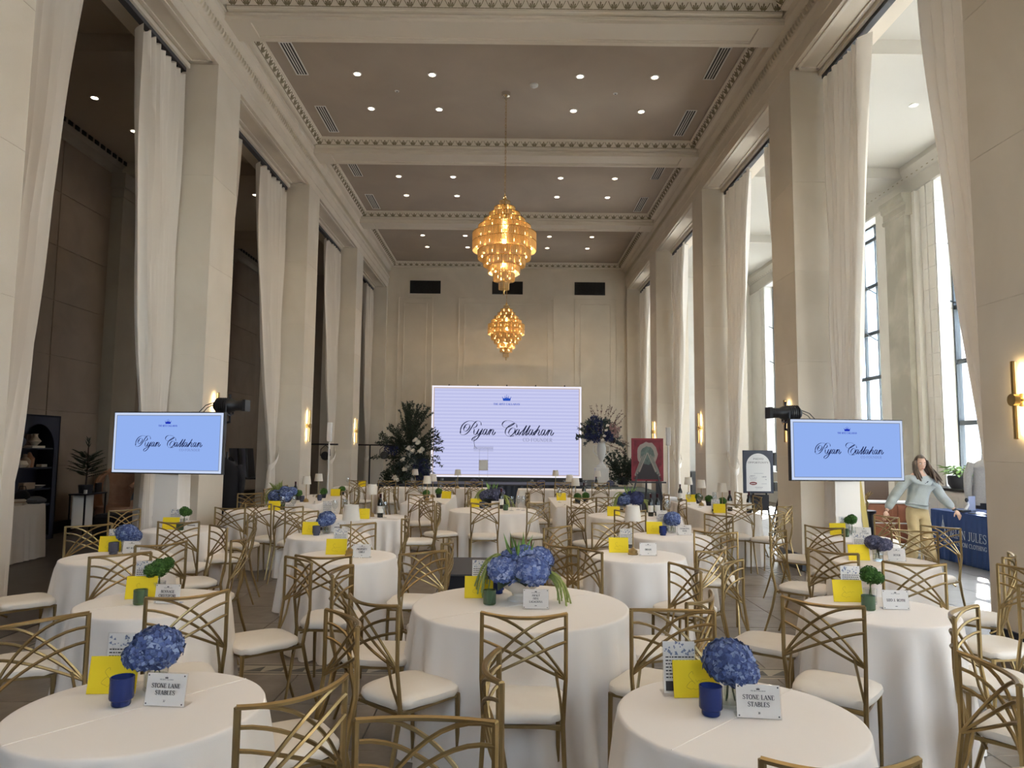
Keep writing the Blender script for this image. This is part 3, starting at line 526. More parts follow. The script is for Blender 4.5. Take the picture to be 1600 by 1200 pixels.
# ================================================================== drapes
def drape(X, out, ye, dr, Wt, tie_w, name_label, n=8, tied=True, seed=0):
    """A pleated drape in the opening beside pillar edge ye, reaching dr*Wt along the opening at the top and gathered in at the tie."""
    rnd = random.Random(seed); xc = X-out*.52; zt, zb, zk = ZO-.16, .03, 1.32
    ph = [rnd.uniform(-.5, .5) for _ in range(n+2)]; aw = [rnd.uniform(.75, 1.25) for _ in range(n+2)]
    t = thing('curtain', name_label, 'curtain', (xc, ye, 0), 0, 'floor-length drapes in the side openings')
    def spread(z):
        if z >= zk: return tie_w+(Wt-tie_w)*((z-zk)/(zt-zk))**.8
        return tie_w+(.16 if tied else .02)*((zk-z)/zk)**.7
    def f(s, v):
        z = zb+(zt-zb)*v; k = s*n; i = int(min(k, n-1)); w = spread(z)
        sq = .55 if z < zk else 1; amp = (.045+.035*v)*aw[i]*(.55+.45*min(1, abs(z-zk)/1.5))
        x = amp*sin(2*pi*k+ph[i]*.6+.5*sin(z*.9+ph[i]*3))+.012*sin(5.3*k+z*2.1)
        ss = s+.018*sin(2*pi*k*1.0+1.3)
        dz = -.05*abs(sin(pi*k)) if v > .995 else 0
        return (x*(1 if z > zk else .9), dr*(.04+w*ss), z+dz)
    MB().grid(f, n*9+1, 46).build('drape', 'curtain', t, True)
    if tied:
        def g(u, v):
            a = u*2*pi; w = tie_w+.07; yy = .5-.5*cos(a); y = -.02+yy*(w+.02); z = 1.66-.42*yy+(v-.5)*.13*(1-.35*sin(pi*yy)); return (.115*sin(a)*(1 if sin(a) > 0 else .9), dr*y, z)
        MB().grid(g, 24, 4, True).build('tie_back', 'curtain', t, True)
    return t
ORD = ['nearest', 'second', 'third', 'fourth']
for side, X, out in (('dark-aisle', XL, 1), ('window-aisle', XR, -1)):
    for k in range(4):
        y0, y1 = PIL[k+2][1], PIL[k+3][0]
        o_ = {0: 'opening closest to the entrance', 1: 'second opening', 2: 'third opening', 3: 'last opening before the stage'}[k]
        drape(X, out, y0, 1, 1.42, (.84 if out > 0 else .66) if k == 0 else .40, 'ivory drape on the entrance side of the %s %s' % (side, o_), 8, k > 0, seed=k*7+(out > 0))
        drape(X, out, y1, -1, (1.25, 1.6, 1.45, 1.3)[k], (.52, .33, .33, .33)[k], 'ivory drape on the stage side of the %s %s' % (side, o_), 8, k > 0, seed=k*7+3+(out > 0))
        mb = MB(); mb.box(X-out*.52-.045, y0+.02, ZO-.13, X-out*.52+.045, y1-.02, ZO-.07)
        t = tag(mb.build('curtain_track', 'charcoal'), 'dark curtain track under the lintel of the %s %s' % (side, o_), 'curtain track', 'curtain tracks')
        hm = MB().box(-.008, -.015, -.05, .008, .015, 0).mesh('hook', 'blackmetal')
        for i in range(12): link('hook', hm, t, (X-out*.52, (y0+.08+i*.12) if i < 6 else (y1-.08-(i-6)*.12), ZO-.125))
# ================================================================== chandeliers
def chandelier():
    t = thing('chandelier', 'larger crystal chandelier, the one hanging closer to the camera', 'chandelier', (X0, 12.97, 0), 0, 'tiered crystal chandeliers')
    TI = [(.09, 6.17, 6.28, 1), (.185, 6.05, 6.165, 1), (.28, 5.92, 6.045, 1), (.38, 5.80, 5.92, 1), (.48, 5.67, 5.80, 1), (.585, 5.33, 5.66, 2), (.485, 5.17, 5.34, 1), (.385, 5.04, 5.18, 1), (.285, 4.90, 5.04, 1), (.19, 4.76, 4.90, 1), (.09, 4.60, 4.74, 1)]
    for r, z0, z1, rows in TI:
        mb = MB(); k = max(12, int(2*pi*r/.030)); hh = (z1-z0)/rows
        for q in range(rows):
            for i in range(k):
                a = 2*pi*(i+.5*q)/k; c, s_ = cos(a), sin(a); za, zb = z0+q*hh, z0+(q+1)*hh-.004; w, d = .0115, .010
                def P(u, v, z): return ((r+v)*c-u*s_, (r+v)*s_+u*c, z)
                mb.add([P(-w, 0, zb), P(0, d, zb), P(w, 0, zb), P(0, -d, zb), P(-w, 0, za+.02), P(0, d, za+.02), P(w, 0, za+.02), P(0, -d, za+.02), P(0, 0, za)], [(0, 1, 5, 4), (1, 2, 6, 5), (2, 3, 7, 6), (3, 0, 4, 7), (4, 5, 8), (5, 6, 8), (6, 7, 8), (7, 4, 8), (3, 2, 1, 0)])
        stuff(mb.build('crystal_tier', 'crystal', t))
        fm = MB(); fm.lathe([(r-.014, z1-.006), (r+.014, z1-.006), (r+.014, z1+.004), (r-.014, z1+.004), (r-.014, z1-.006)], 40, close=True)
        if rows == 2: zz = (z0+z1)/2; fm.lathe([(r-.014, zz-.005), (r+.012, zz-.005), (r+.012, zz+.004), (r-.014, zz+.004), (r-.014, zz-.005)], 40, close=True)
        for a in range(4): fm.tube([(0, 0, z1), (r*cos(a*pi/2), r*sin(a*pi/2), z1)], .005, 4)
        fm.build('tier_ring', 'chgold', t)
        if r > .15:
            bm_ = MB(); kb = max(4, int(2*pi*r/.26))
            for i in range(kb):
                a = 2*pi*(i+.3)/kb
                for q in range(rows): bm_.ball(((r-.07)*cos(a), (r-.07)*sin(a), z0+.08+q*.16), (.014, .014, .026), 6, 4)
            stuff(bm_.build('bulb_ring', 'bulb', t, True))
    mb = MB(); mb.tube([(0, 0, 4.62), (0, 0, 6.42)], .012, 6); mb.lathe([(0, 6.40), (.03, 6.36), (.05, 6.30), (.09, 6.28)], 12); mb.lathe([(.0, 4.50), (.02, 4.53), (.012, 4.56), (.03, 4.60)], 8); mb.build('centre_rod', 'chgold', t, True)
    ch = MB(); z = 6.40
    i = 0
    while z < 8.28:
        p = [(.012*cos(a*pi/4), 0, z+.035+.035*sin(a*pi/4)) for a in range(9)]; p = [(x, 0, zz) for x, y, zz in p] if i % 2 else [(0, x, zz) for x, y, zz in p]
        ch.tube(p, .004, 4, False); z += .062; i += 1
    ch.tube([(.012, 0, 6.40), (.016, .004, 7.3), (.012, 0, 8.33)], .003, 4); ch.build('chain', 'chgold', t)
    MB().lathe([(.0, 8.25), (.025, 8.26), (.03, 8.30), (.075, 8.33), (.085, 8.40)], 16).build('canopy', 'chrome', t, True)
    for z, e in ((5.78, .5), (5.48, .7), (5.0, .4)):
        l = bpy.data.lights.new('chandelier_lamp', 'POINT'); l.energy = 220*e; l.color = (1, .72, .38); l.shadow_soft_size = .03; o = bpy.data.objects.new('chandelier_lamp', l); COL.objects.link(o); o.parent = t; o.location = (0, 0, z)
    return t
cha = chandelier(); index_kids()
dup(cha, (X0, 22.8, 0), .2, 'smaller-looking crystal chandelier hanging before the end wall above the screen')
# ================================================================== ceiling fittings
def downlight(x, y, z, e, label, group, rr=.055):
    t = thing('downlight', label, 'ceiling light', (x, y, z), 0, group)
    link('trim_ring', DLR, t); link('lamp_face', DLF, t, (0, 0, .0))
    l = bpy.data.lights.new('downlight_spot', 'SPOT'); l.energy = e; l.color = (1, .80, .58); l.spot_size = R(112); l.spot_blend = .8; l.shadow_soft_size = .05
    o = bpy.data.objects.new('downlight_spot', l); COL.objects.link(o); o.parent = t; o.location = (0, 0, -.03)
DLR = MB().lathe([(.06, 0), (.085, -.004), (.085, -.012), (.06, -.014), (.06, 0)], 16, close=True).mesh('trim_ring', 'white', True)
DLF = MB().lathe([(0, -.012), (.058, -.012), (.058, -.004), (0, -.004)], 14).mesh('lamp_face', 'downlight')
for y, row in ((2.5, ''), (3.85, ''), (7.42, ''), (8.75, ''), (12.33, 'first'), (13.65, 'second'), (17.2, 'first'), (18.54, 'second'), (22.13, 'first'), (23.44, 'second')):
    bay = 'bay of the larger chandelier' if 11 < y < 15 else 'middle ceiling bay' if 15 < y < 20 else 'ceiling bay before the end wall' if y > 20 else 'ceiling bay overhead'
    for x, cx in ((-2.80, 'outermost toward the dark aisle'), (-1.45, 'inner on the dark-aisle half'), (1.22, 'inner on the window half'), (2.57, 'outermost toward the windows')):
        if y < 10: row = 'entrance-side' if y in (2.5, 7.42) else 'stage-side'
        nm = ('%s row of %s' % (row, bay)) if y > 10 else ('%s row of the bay %s' % (row, 'over the front tables' if y > 6 else 'over the entrance'))
        downlight(x, y, ZC, 42, 'recessed downlight %s, %s' % (cx, nm), 'recessed ceiling downlights')
for x, y, lb in ((-7.5, 12.34, 'umber ceiling, closer to the entrance'), (-7.5, 13.69, 'umber ceiling, between drape and pilaster'), (-6.35, 17.24, 'umber ceiling, seen between the second and third pillars'), (-6.35, 18.5, 'umber ceiling, hidden mostly by the third pillar')):
    downlight(x, y, 7.9, 16, 'recessed downlight in the '+lb, 'dark aisle downlights')
for x, y, lb in ((7.26, 12.37, 'glowing in the middle'), (6.15, 14.3, 'half behind the drape edge')):
    downlight(x, y, 7.95, 16, 'recessed downlight in the pale window-aisle ceiling, '+lb, 'window aisle downlights')
vf = MB(); vf.box(-.11, 0, -.012, -.09, 1, 0); vf.box(.09, 0, -.012, .11, 1, 0); vf.box(-.11, 0, -.012, .11, .015, 0); vf.box(-.11, .985, -.012, .11, 1, 0)
for a in (-.045, 0, .045): vf.box(a-.008, 0, -.012, a+.008, 1, 0)
VF = vf.mesh('vent_frame', 'white'); VS = MB().box(-.018, .015, -.004, .018, .985, .0).mesh('slot', 'black')
for x, sd in ((-3.80, 'dark-aisle'), (3.56, 'window')):
    for ya, yb, lb in ((11.34, 12.39, 'beyond the first beam'), (13.57, 14.74, 'ahead of the second beam'), (16.36, 17.23, 'beyond the second beam'), (18.5, 19.66, 'ahead of the third beam')):
        t = thing('ceiling_vent', 'white slotted ceiling vent along the %s edge, %s' % (sd, lb), 'vent', (x, ya, ZC), 0, 'slotted ceiling vents')
        link('vent_frame', VF, t, scale=(1, yb-ya, 1))
        for a in (-.0675, -.0225, .0225, .0675): link('slot', VS, t, (a, 0, 0), scale=(1, yb-ya, 1))
tag(MB().lathe([(0, -.06), (.03, -.058), (.04, -.045), (.075, -.03), (.08, 0)], 16).build('smoke_detector', 'white', None, True, (.40, 12.66, ZC)), 'small white domed smoke detector on the taupe ceiling', 'detector')
for x, y, lb in ((-2.18, 12.95, 'dark-aisle half of the bay of the larger chandelier'), (1.95, 12.95, 'window half of the bay of the larger chandelier')):
    s_ = tag(MB().lathe([(.02, -.014), (.045, -.006), (.045, 0)], 12).build('sprinkler', 'white', None, True, (x, y, ZC)), 'tiny ceiling sprinkler on the '+lb, 'sprinkler')
    MB().lathe([(0, -.02), (.016, -.018), (.016, -.01)], 8).build('sprinkler_head', 'blackmetal', s_)
# ================================================================== wall sconces: a bar held off the wall, lit towards it
def sconce(x, y, z, out, L, label):
    t = thing('wall_sconce', label, 'wall light', (x, y, z), 0, 'linear wall sconces')
    MB().box(out*.075-.012, -.014, -L/2, out*.075+.012, .014, L/2, .003).build('bar', 'brass', t)
    for a, b in ((-L/2+.01, -.05), (.05, L/2-.01)): MB().box(out*.060-.004, -.010, a, out*.060+.004, .010, b).build('light_strip', 'sconce', t)
    T = Matrix.Rotation(R(90)*out, 4, 'Y')
    MB().lathe([(0, 0), (.055, 0), (.055, .014), (0, .018)], 20).xf(T).build('wall_plate', 'brass', t, True); MB().lathe([(0, .055), (.05, .055), (.05, .10), (0, .10)], 20).xf(T).build('hub', 'brass', t, True); MB().lathe([(.018, .0), (.018, .06)], 10).xf(T).build('spacer', 'brass', t, True)
    l = bpy.data.lights.new('sconce_lamp', 'AREA'); l.shape = 'RECTANGLE'; l.size = .02; l.size_y = L*.9; l.energy = 2.2; l.color = (1, .73, .34)
    o = bpy.data.objects.new('sconce_lamp', l); COL.objects.link(o); o.parent = t; o.location = (out*.05, 0, 0); o.rotation_euler = (0, R(90)*out, 0)
    # the long side of the lamp runs up the bar
    o.rotation_euler = (Matrix.Rotation(R(90)*out, 4, 'Y') @ Matrix.Rotation(R(0), 4, 'Z')).to_euler()
    l.size, l.size_y = L*.9, .02
for y, z, L, lb in ((5.80, 2.13, .64, 'closest to the camera, on the pillar edge beside the blue table'), (10.68, 2.14, .63, 'partly hidden behind the spotlight by the window-side screen'), (15.6, 2.17, .66, 'beside the photo opportunity sign'), (20.6, 2.20, .60, 'above the crimson painting')):
    sconce(XR, y, z, -1, L, 'slim brass bar sconce '+lb)
for y, z, lb in ((10.72, 2.14, 'hidden mostly behind the spotlight by the dark-aisle screen'), (15.7, 2.14, 'on the dark-aisle pillar behind the long lamp table'), (20.6, 2.14, 'on the dark-aisle pillar closest to the stage trees')):
    sconce(XL, y, z, 1, .70, 'slim brass bar sconce '+lb)
# ================================================================== stage, LED wall, screens
RX = Matrix.Rotation(R(90), 4, 'X')
def face(fn, name, m, parent, off):           # flat print: drawn in xy, stood up to face -y
    mb = MB(); fn(mb); mb.xf(Matrix.Translation((0, -off, 0)) @ RX); return mb.build(name, m, parent)
st = tag(simple('stage', [(-3.95, 21.75, .02, 3.3, 25.4, .60)], 'blackcloth'), 'low stage with dark navy skirt under the big LED wall', 'stage')
MB().box(-3.97, 21.73, .56, 3.32, 25.4, .602).build('deck', 'charcoal', st)
def pleat(u, v): return (-3.96+7.27*u, 21.73+.025*sin(u*230)-.015, .01+.55*v)
MB().grid(pleat, 300, 3).build('skirt', 'navybase', st, True)
led = thing('led_wall', 'giant LED wall showing the handwritten name and CO-FOUNDER', 'screen', (-.085, 23.6, 2.24))
nt = M['led'].node_tree; e = nt.nodes['Emission']; tc = nt.nodes.new('ShaderNodeTexCoord'); sp = nt.nodes.new('ShaderNodeSeparateXYZ'); ma = nt.nodes.new('ShaderNodeMath'); ma.operation = 'MULTIPLY'; ma.inputs[1].default_value = 2*pi/.115
sn = nt.nodes.new('ShaderNodeMath'); sn.operation = 'SINE'; rp = nt.nodes.new('ShaderNodeValToRGB'); rp.color_ramp.elements[0].position = .0; rp.color_ramp.elements[1].position = .55; rp.color_ramp.elements[0].color = (.58, .60, .92, 1); rp.color_ramp.elements[1].color = (.68, .70, 1, 1)
nt.links.new(tc.outputs['Object'], sp.inputs[0]); nt.links.new(sp.outputs[2], ma.inputs[0]); nt.links.new(ma.outputs[0], sn.inputs[0]); nt.links.new(sn.outputs[0], rp.inputs[0]); nt.links.new(rp.outputs[0], e.inputs[0])
MB().box(-2.475, .01, -1.5, 2.475, .12, 1.5).build('cabinet', 'black', led)
MB().box(-2.475, -.005, -1.5, 2.475, .01, 1.5).build('border', 'ledwhite', led)
def rect_ring(x, z, t):
    def fn(mb):
        for (a, b, c, d) in ((-x, -z, x, -z+t), (-x, z-t, x, z), (-x, -z, -x+t, z), (x-t, -z, x, z)): mb.add([(a, b, 0), (c, b, 0), (c, d, 0), (a, d, 0)], [(0, 1, 2, 3)])
    return fn
def rect(x, z): return lambda mb: mb.add([(-x, -z, 0), (x, -z, 0), (x, z, 0), (-x, z, 0)], [(0, 1, 2, 3)])
face(rect(2.42, 1.445), 'picture', 'led', led, .006); face(rect_ring(2.42, 1.445, .028), 'frame_line', 'ledgold', led, .007)
face(lambda mb: script(mb, .05, .094, 3.15), 'handwritten_name', 'ledtext', led, .008)
face(lambda mb: serif(mb, 'CO-FOUNDER', 1.03, -.267, .115, .97, .8), 'small_lettering', 'ledgrey', led, .008)
face(lambda mb: serif(mb, 'THE RITZ CALLAHAN', 0, .905, .062, .88, 1.1), 'small_lettering', 'ledblue', led, .008); face(lambda mb: crown_poly(mb, 0, 1.10, .28), 'crown_emblem', 'ledblue', led, .008)
for i in range(5): MB().tube([(-1.92+i*.96, .06, 1.5), (-1.92+i*.96, .06, 1.56)], [.035, .012], 6).build('bumper', 'black', led)
MB().box(-2.5, -.12, -1.63, 2.5, .5, -1.5).build('base_rail', 'black', led)
l = tag(thing('lectern', 'clear acrylic lectern standing on the stage before the LED wall', 'lectern', (-.78, 22.3, .602)), None, None)
q = MB().box(-.30, -.2, 1.12, .30, .2, 1.135).xf(Matrix.Translation((0, 0, .0))); q.build('reading_board', 'acrylic', l).rotation_euler = (R(12), 0, 0)
MB().box(-.30, -.205, .98, .30, -.195, 1.12).build('front_board', 'acrylic', l)
for x in (-.13, .13): MB().box(x-.012, -.06, .0, x+.012, .06, 1.1).build('leg', 'acrylic', l)
MB().box(-.14, -.07, .40, .14, -.06, .72).build('emblem_plate', 'white', l); MB().box(-.2, -.15, 0, .2, .15, .03).build('base', 'acrylic', l)
MB().tube([(-.27, -.1, 1.12), (-.29, -.16, 1.22), (-.30, -.14, 1.36), (-.24, -.06, 1.46)], .007, 5).build('microphone_arm', 'black', l)
def television(label, loc, rz, W_, H_):
    t = thing('television', label, 'screen', loc, rz, 'slide screens on draped stands')
    MB().box(-W_/2-.012, -.01, -H_/2-.014, W_/2+.012, .05, H_/2+.012, .004).build('bezel', 'black', t)
    face(rect(W_/2, H_/2), 'border', 'tvwhite', t, .012); face(rect(W_/2-.028, H_/2-.028), 'picture', 'tv', t, .013); face(rect_ring(W_/2-.028, H_/2-.028, .008), 'frame_line', 'tvgrey', t, .014)
    face(lambda mb: script(mb, .03, .012, .90), 'handwritten_name', 'tvtext', t, .015); face(lambda mb: serif(mb, 'CO-FOUNDER', .30, -.085, .028, .27, .8), 'small_lettering', 'tvsmall', t, .015)
    face(lambda mb: serif(mb, 'THE RITZ CALLAHAN', 0, .205, .02, .25, 1.1), 'small_lettering', 'tvblue', t, .015); face(lambda mb: crown_poly(mb, 0, .252, .078), 'crown_emblem', 'tvblue', t, .015)
    return t
television('slide screen on the dark-aisle side showing the handwritten name in blue', (-4.135, 8.7, 1.724), R(-9), 1.44, .725)
television('slide screen on the window side beside the woman, showing the handwritten name', (4.115, 8.7, 1.715), R(6), 1.44, .725)
def stand_cover(label, x, y, w):
    t = thing('screen_stand', label, 'screen stand', (x, y, 0), 0, 'white draped screen stands')
    def f(u, v):
        z = 1.62*v; a = 2*pi*u; sq = max(abs(cos(a)), abs(sin(a))); b = w/2*(1+.18*(1-v)**3)+.006*sin(6*a+z*3)+.012*max(0, sin(z*48))*math.exp(-((z-.80)/.14)**2)
        return (b*cos(a)/sq, .16*sin(a)/sq*(1+.2*(1-v)**3), z+.004)
    MB().grid(f, 48, 60, True).build('cover', 'cloth', t, True)
    MB().tube([(0, 0, .02), (0, 0, 1.95)], .04, 8).build('pole', 'blackmetal', t); MB().box(-.19, -.15, 0, .19, .15, .02).build('base_plate', 'blackmetal', t); MB().box(-.2, -.06, 1.66, .2, -.02, 1.80).build('mount', 'blackmetal', t)
stand_cover('white draped stand under the dark-aisle slide screen', -4.14, 8.90, .28); stand_cover('white draped stand under the window-side slide screen', 4.12, 8.88, .30)
def spotlight(label, x, y, z, d):
    t = thing('stage_spotlight', label, 'stage light', (x, y, 0), 0, 'black spotlights above the slide screens')
    mb = MB(); mb.tube([(0, 0, z-.06), (0, .03, z-.20), (-d*.30, .05, z-.28), (-d*.64, .04, z-.30)], .016, 8); mb.build('outrigger_arm', 'blackmetal', t)
    T = Matrix.Translation((0, 0, z)) @ Matrix.Rotation(R(90)*d, 4, 'Y') @ Matrix.Rotation(R(6), 4, 'X')
    def rot(m): return m.xf(T)
    rot(MB().lathe([(0, -.20), (.05, -.195), (.075, -.17), (.09, -.10), (.092, .02), (.075, .06), (.062, .09), (.062, .16)], 14)).build('housing', 'black', t, True)
    rot(MB().lathe([(.05, .15), (.066, .16), (.066, .20), (.05, .21)], 14)).build('lens_tube', 'black', t, True); rot(MB().box(-.07, -.07, .20, .07, .07, .235)).build('colour_frame', 'black', t)
    for i in range(5): rot(MB().lathe([(.088, -.15+i*.028), (.100, -.148+i*.028), (.100, -.14+i*.028), (.088, -.138+i*.028)], 14)).build('cooling_fin', 'black', t)
    y_ = MB(); y_.tube([(0, -.11, z), (0, -.115, z-.10), (0, 0, z-.12), (0, .115, z-.10), (0, .11, z)], .012, 6); y_.build('yoke', 'blackmetal', t)
    MB().tube([(0, 0, z+.08), (0, 0, z+.14)], [.012, .018], 6).build('knob', 'black', t)
    MB().tube([(-d*.16, 0, z+.05), (-d*.3, .01, z+.0), (-d*.42, .03, z-.12), (-d*.44, .05, z-.4)], .006, 5).build('cable', 'black', t); MB().tube([(-d*.18, 0, z+.02), (-d*.28, .01, z-.03), (-d*.38, .03, z-.14), (-d*.40, .05, z-.4)], .005, 5).build('cable', 'black', t)
spotlight('black spotlight on a pole above the dark-aisle slide screen', -3.47, 8.86, 2.19, 1); spotlight('black spotlight on a pole above the window-side slide screen', 3.44, 8.86, 2.165, -1)
# column loudspeakers
for x, lb in ((3.9, 'slim white column loudspeaker on a white bin beside the crimson painting'), (-4.06, 'slim white column loudspeaker between the two dark-aisle sconces')):
    t = thing('column_loudspeaker', lb, 'loudspeaker', (x, 17.5 if x > 0 else 16.2, 0), 0, 'white column loudspeakers')
    MB().box(-.05, -.05, 1.80, .05, .06, 2.24, .012).build('line_array', 'white', t); MB().box(-.042, -.054, 1.82, .042, -.05, 2.22).build('grille', 'signwhite', t); MB().tube([(0, 0, .5), (0, 0, 1.82)], .018, 8).build('pole', 'white', t); MB().box(-.2, -.2, 0, .2, .2, .55, .03).build('bass_bin', 'white', t); MB().box(-.16, -.205, .06, .16, -.2, .45).build('bin_grille', 'signwhite', t)
# T-bar light stands in the dark aisle
for x, y, lb in ((-5.25, 18.9, 'black T-bar stand with one round lamp behind the third dark-aisle pillar'), (-4.15, 21.45, 'black T-bar stand with one round lamp next to the stage trees')):
    t = thing('light_stand', lb, 'stage light', (x, y, 0), 0, 'T-bar light stands'); MB().tube([(0, 0, .04), (0, 0, 1.75)], .022, 6).build('pole', 'blackmetal', t); MB().tube([(-.5, 0, 1.75), (.75, 0, 1.75)], .02, 6).build('cross_bar', 'blackmetal', t)
    for a in (90, 210, 330): MB().tube([(0, 0, .4), (.4*cos(R(a)), .4*sin(R(a)), .012)], .014, 5).build('leg', 'blackmetal', t)
    MB().lathe([(0, .08), (.10, .07), (.12, 0), (.11, -.08), (0, -.07)], 12).xf(Matrix.Translation((.42, 0, 1.45)) @ Matrix.Rotation(R(80), 4, 'X')).build('lamp_can', 'black', t, True); MB().tube([(.29, 0, 1.45), (.30, 0, 1.62), (.42, 0, 1.73), (.54, 0, 1.62), (.55, 0, 1.45)], .01, 5).build('lamp_yoke', 'blackmetal', t)
# ================================================================== planting on the stage
def leaf_mb(mb, p, d, L, w, n=None):
    d = d.normalized(); s = d.cross(n if n is not None else Vector((random.uniform(-1, 1), random.uniform(-1, 1), random.uniform(-.2, 1)))); s = s.normalized() if s.length > 1e-4 else d.orthogonal().normalized(); k = s.cross(d)*(.12*L)
    mb.add([p, p+d*L*.45+s*w/2+k, p+d*L, p+d*L*.45-s*w/2+k], [(0, 1, 2), (0, 2, 3)])
def rv(a=1., b=-1.): return Vector((random.uniform(-1, 1), random.uniform(-1, 1), random.uniform(b, a)))
def branches(mb, lf, base, dirs, L, nleaf, ls, droop=.15, tw=.008, split=3):
    for d in dirs:
        p = Vector(base); d = Vector(d).normalized(); pts = [p.copy()]; k = 7
        for i in range(k):
            d = (d+rv()*.16+Vector((0, 0, -droop*i/k))).normalized(); p = p+d*L/k; pts.append(p.copy())
        mb.tube(pts, [tw*(1-.8*i/k) for i in range(k+1)], 4)
        for i in range(nleaf):
            t = random.uniform(.25, 1)*k; a = int(min(t, k-1)); q = pts[a].lerp(pts[a+1], t-a)
            leaf_mb(lf, q, (pts[a+1]-pts[a]).normalized()*.5+rv()*.9, ls*random.uniform(.7, 1.3), ls*random.uniform(.4, .6))
def flower(mb, c, r, petals=14):
    c = Vector(c)
    for i in range(petals):
        d = rv(1, -.3).normalized(); s = d.orthogonal().normalized(); b = d.cross(s); q = c+d*r*.35
        mb.add([q-s*r*.4, q+d*r*.35+b*r*.45, q+d*r*.65+s*r*.4, q+d*r*.3-b*r*.45], [(0, 1, 2), (0, 2, 3)])
    mb.ball(c, r*.5, 7, 5)
def sphere_leaves(mb, c, r, n, ls):
    c = Vector(c)
    for i in range(n):
        d = rv().normalized(); leaf_mb(mb, c+Vector((d.x*r[0], d.y*r[1], d.z*r[2]))*random.uniform(.55, 1), d*.6+rv()*.8, ls*random.uniform(.7, 1.3), ls*.5)
t = thing('flower_tree', 'tall dark leafy arrangement with cream roses beside the LED wall', 'flower arrangement', (-3.05, 22.1, .603))
MB().box(-.18, -.18, 0, .18, .18, .72, .02).build('plinth', 'whitepaint', t); MB().lathe([(0, .72), (.13, .73), (.08, .82), (.12, .98), (.2, 1.12), (.19, 1.15), (.0, 1.13)], 14).build('urn', 'whitepaint', t, True)
br, lf, lb_, wf, nf = MB(), MB(), MB(), MB(), MB()
branches(br, lf, (0, 0, 1.0), [(.12*cos(a*1.1)*random.uniform(.4, 2.2), .5*sin(a), random.uniform(.9, 1.5)) for a in range(26)], 1.5, 150, .065, .05)
branches(br, lf, (0, 0, .9), [(random.uniform(-1, 1), random.uniform(-.6, .3), random.uniform(.25, 1.1)) for a in range(34)], 1.1, 95, .065, .12)
branches(br, lf, (.0, -.1, .75), [(1, -.1, .55), (1, -.05, .75), (-1, -.1, .62), (-1, 0, .25), (-1, -.2, .05), (.9, -.3, .0), (1, 0, .1)], 1.15, 60, .08, .12)
sphere_leaves(lf, (-.05, 0, .75), (.68, .4, .6), 2200, .075); sphere_leaves(lf, (-.05, 0, 1.45), (.42, .3, .55), 1100, .065); sphere_leaves(lb_, (.15, -.15, .45), (.62, .3, .42), 1100, .10); sphere_leaves(lf, (-.35, -.2, .22), (.5, .3, .25), 700, .09)
for c in ((.30, -.35, 1.22), (.02, -.42, 1.05), (.42, -.38, 1.02), (.12, -.40, .98), (.36, -.42, .95), (-.15, -.42, .72), (-.38, -.45, .18), (-.32, -.46, .10), (.22, -.42, 1.30), (-.08, -.44, .42)): flower(wf, c, .095)
for c in ((.45, -.3, .62), (.55, -.32, .40), (.38, -.36, .25), (.6, -.3, .15), (.28, -.34, .48), (-.6, -.3, 1.02), (-.45, -.3, .98)): sphere_leaves(nf, c, (.16, .14, .15), 150, .06)
br.build('branches', 'twig', t).name = 'branch'; stuff(lf.build('foliage', 'leaf_dark', t)); stuff(lb_.build('dark_foliage', 'leaf_blue', t)); stuff(wf.build('cream_bloom', 'whiteflower', t)); stuff(nf.build('blue_bloom', 'hyd_navy', t))
t = thing('urn_arrangement', 'dark blue and blush flower arrangement in a tall white urn on the stage', 'flower arrangement', (2.86, 22.1, .602))
MB().box(-.20, -.20, 0, .20, .20, .52, .015).build('plinth', 'whitepaint', t)
MB().lathe([(0, .52), (.15, .53), (.14, .58), (.06, .66), (.045, .72), (.09, .80), (.13, .95), (.14, 1.12), (.11, 1.25), (.16, 1.33), (.15, 1.34), (0, 1.30)], 18).build('urn', 'whitepaint', t, True)
for sx in (-1, 1): MB().tube([(sx*.13, 0, 1.2), (sx*.24, 0, 1.18), (sx*.25, 0, 1.0), (sx*.10, 0, .86)], .014, 5).build('handle', 'whitepaint', t)
br, lf, fb, fw, fp, tr = MB(), MB(), MB(), MB(), MB(), MB()
branches(br, tr, (0, 0, 1.35), [(random.uniform(-.55, .9), .1, 1) for a in range(11)], 1.15, 45, .05, .02, .006)
branches(br, lf, (-.1, 0, 1.4), [(random.uniform(-1, .2), random.uniform(-.4, .4), random.uniform(-.15, .8)) for a in range(15)], .7, 45, .09, .12)
branches(br, lf, (.1, 0, 1.35), [(random.uniform(.2, 1), random.uniform(-.4, .4), random.uniform(-.3, .8)) for a in range(12)], .65, 45, .07, .15)
branches(br, tr, (.05, -.1, 1.3), [(1, -.1, -.25), (1, 0, -.05), (.9, -.1, .3), (.9, 0, -.4)], .8, 40, .045, .15, .006)
sphere_leaves(lf, (-.1, -.05, 1.72), (.48, .3, .36), 900, .09)
for c in ((-.38, -.28, 1.72), (-.30, -.30, 1.50), (-.14, -.34, 1.66), (-.42, -.25, 1.48), (-.12, -.3, 1.88), (-.25, -.25, 2.0), (.16, -.32, 1.52), (.20, -.3, 1.44), (-.2, -.3, 1.40)): sphere_leaves(fb, c, (.13, .12, .13), 170, .055)
for c in ((.10, -.38, 1.66), (.04, -.40, 1.48), (-.02, -.38, 1.36), (.14, -.36, 1.80)): flower(fw, c, .06)
for c in ((.32, -.30, 1.64), (.40, -.28, 1.54), (.30, -.3, 1.78), (.44, -.26, 1.70)): sphere_leaves(fp, c, (.10, .09, .10), 110, .05)
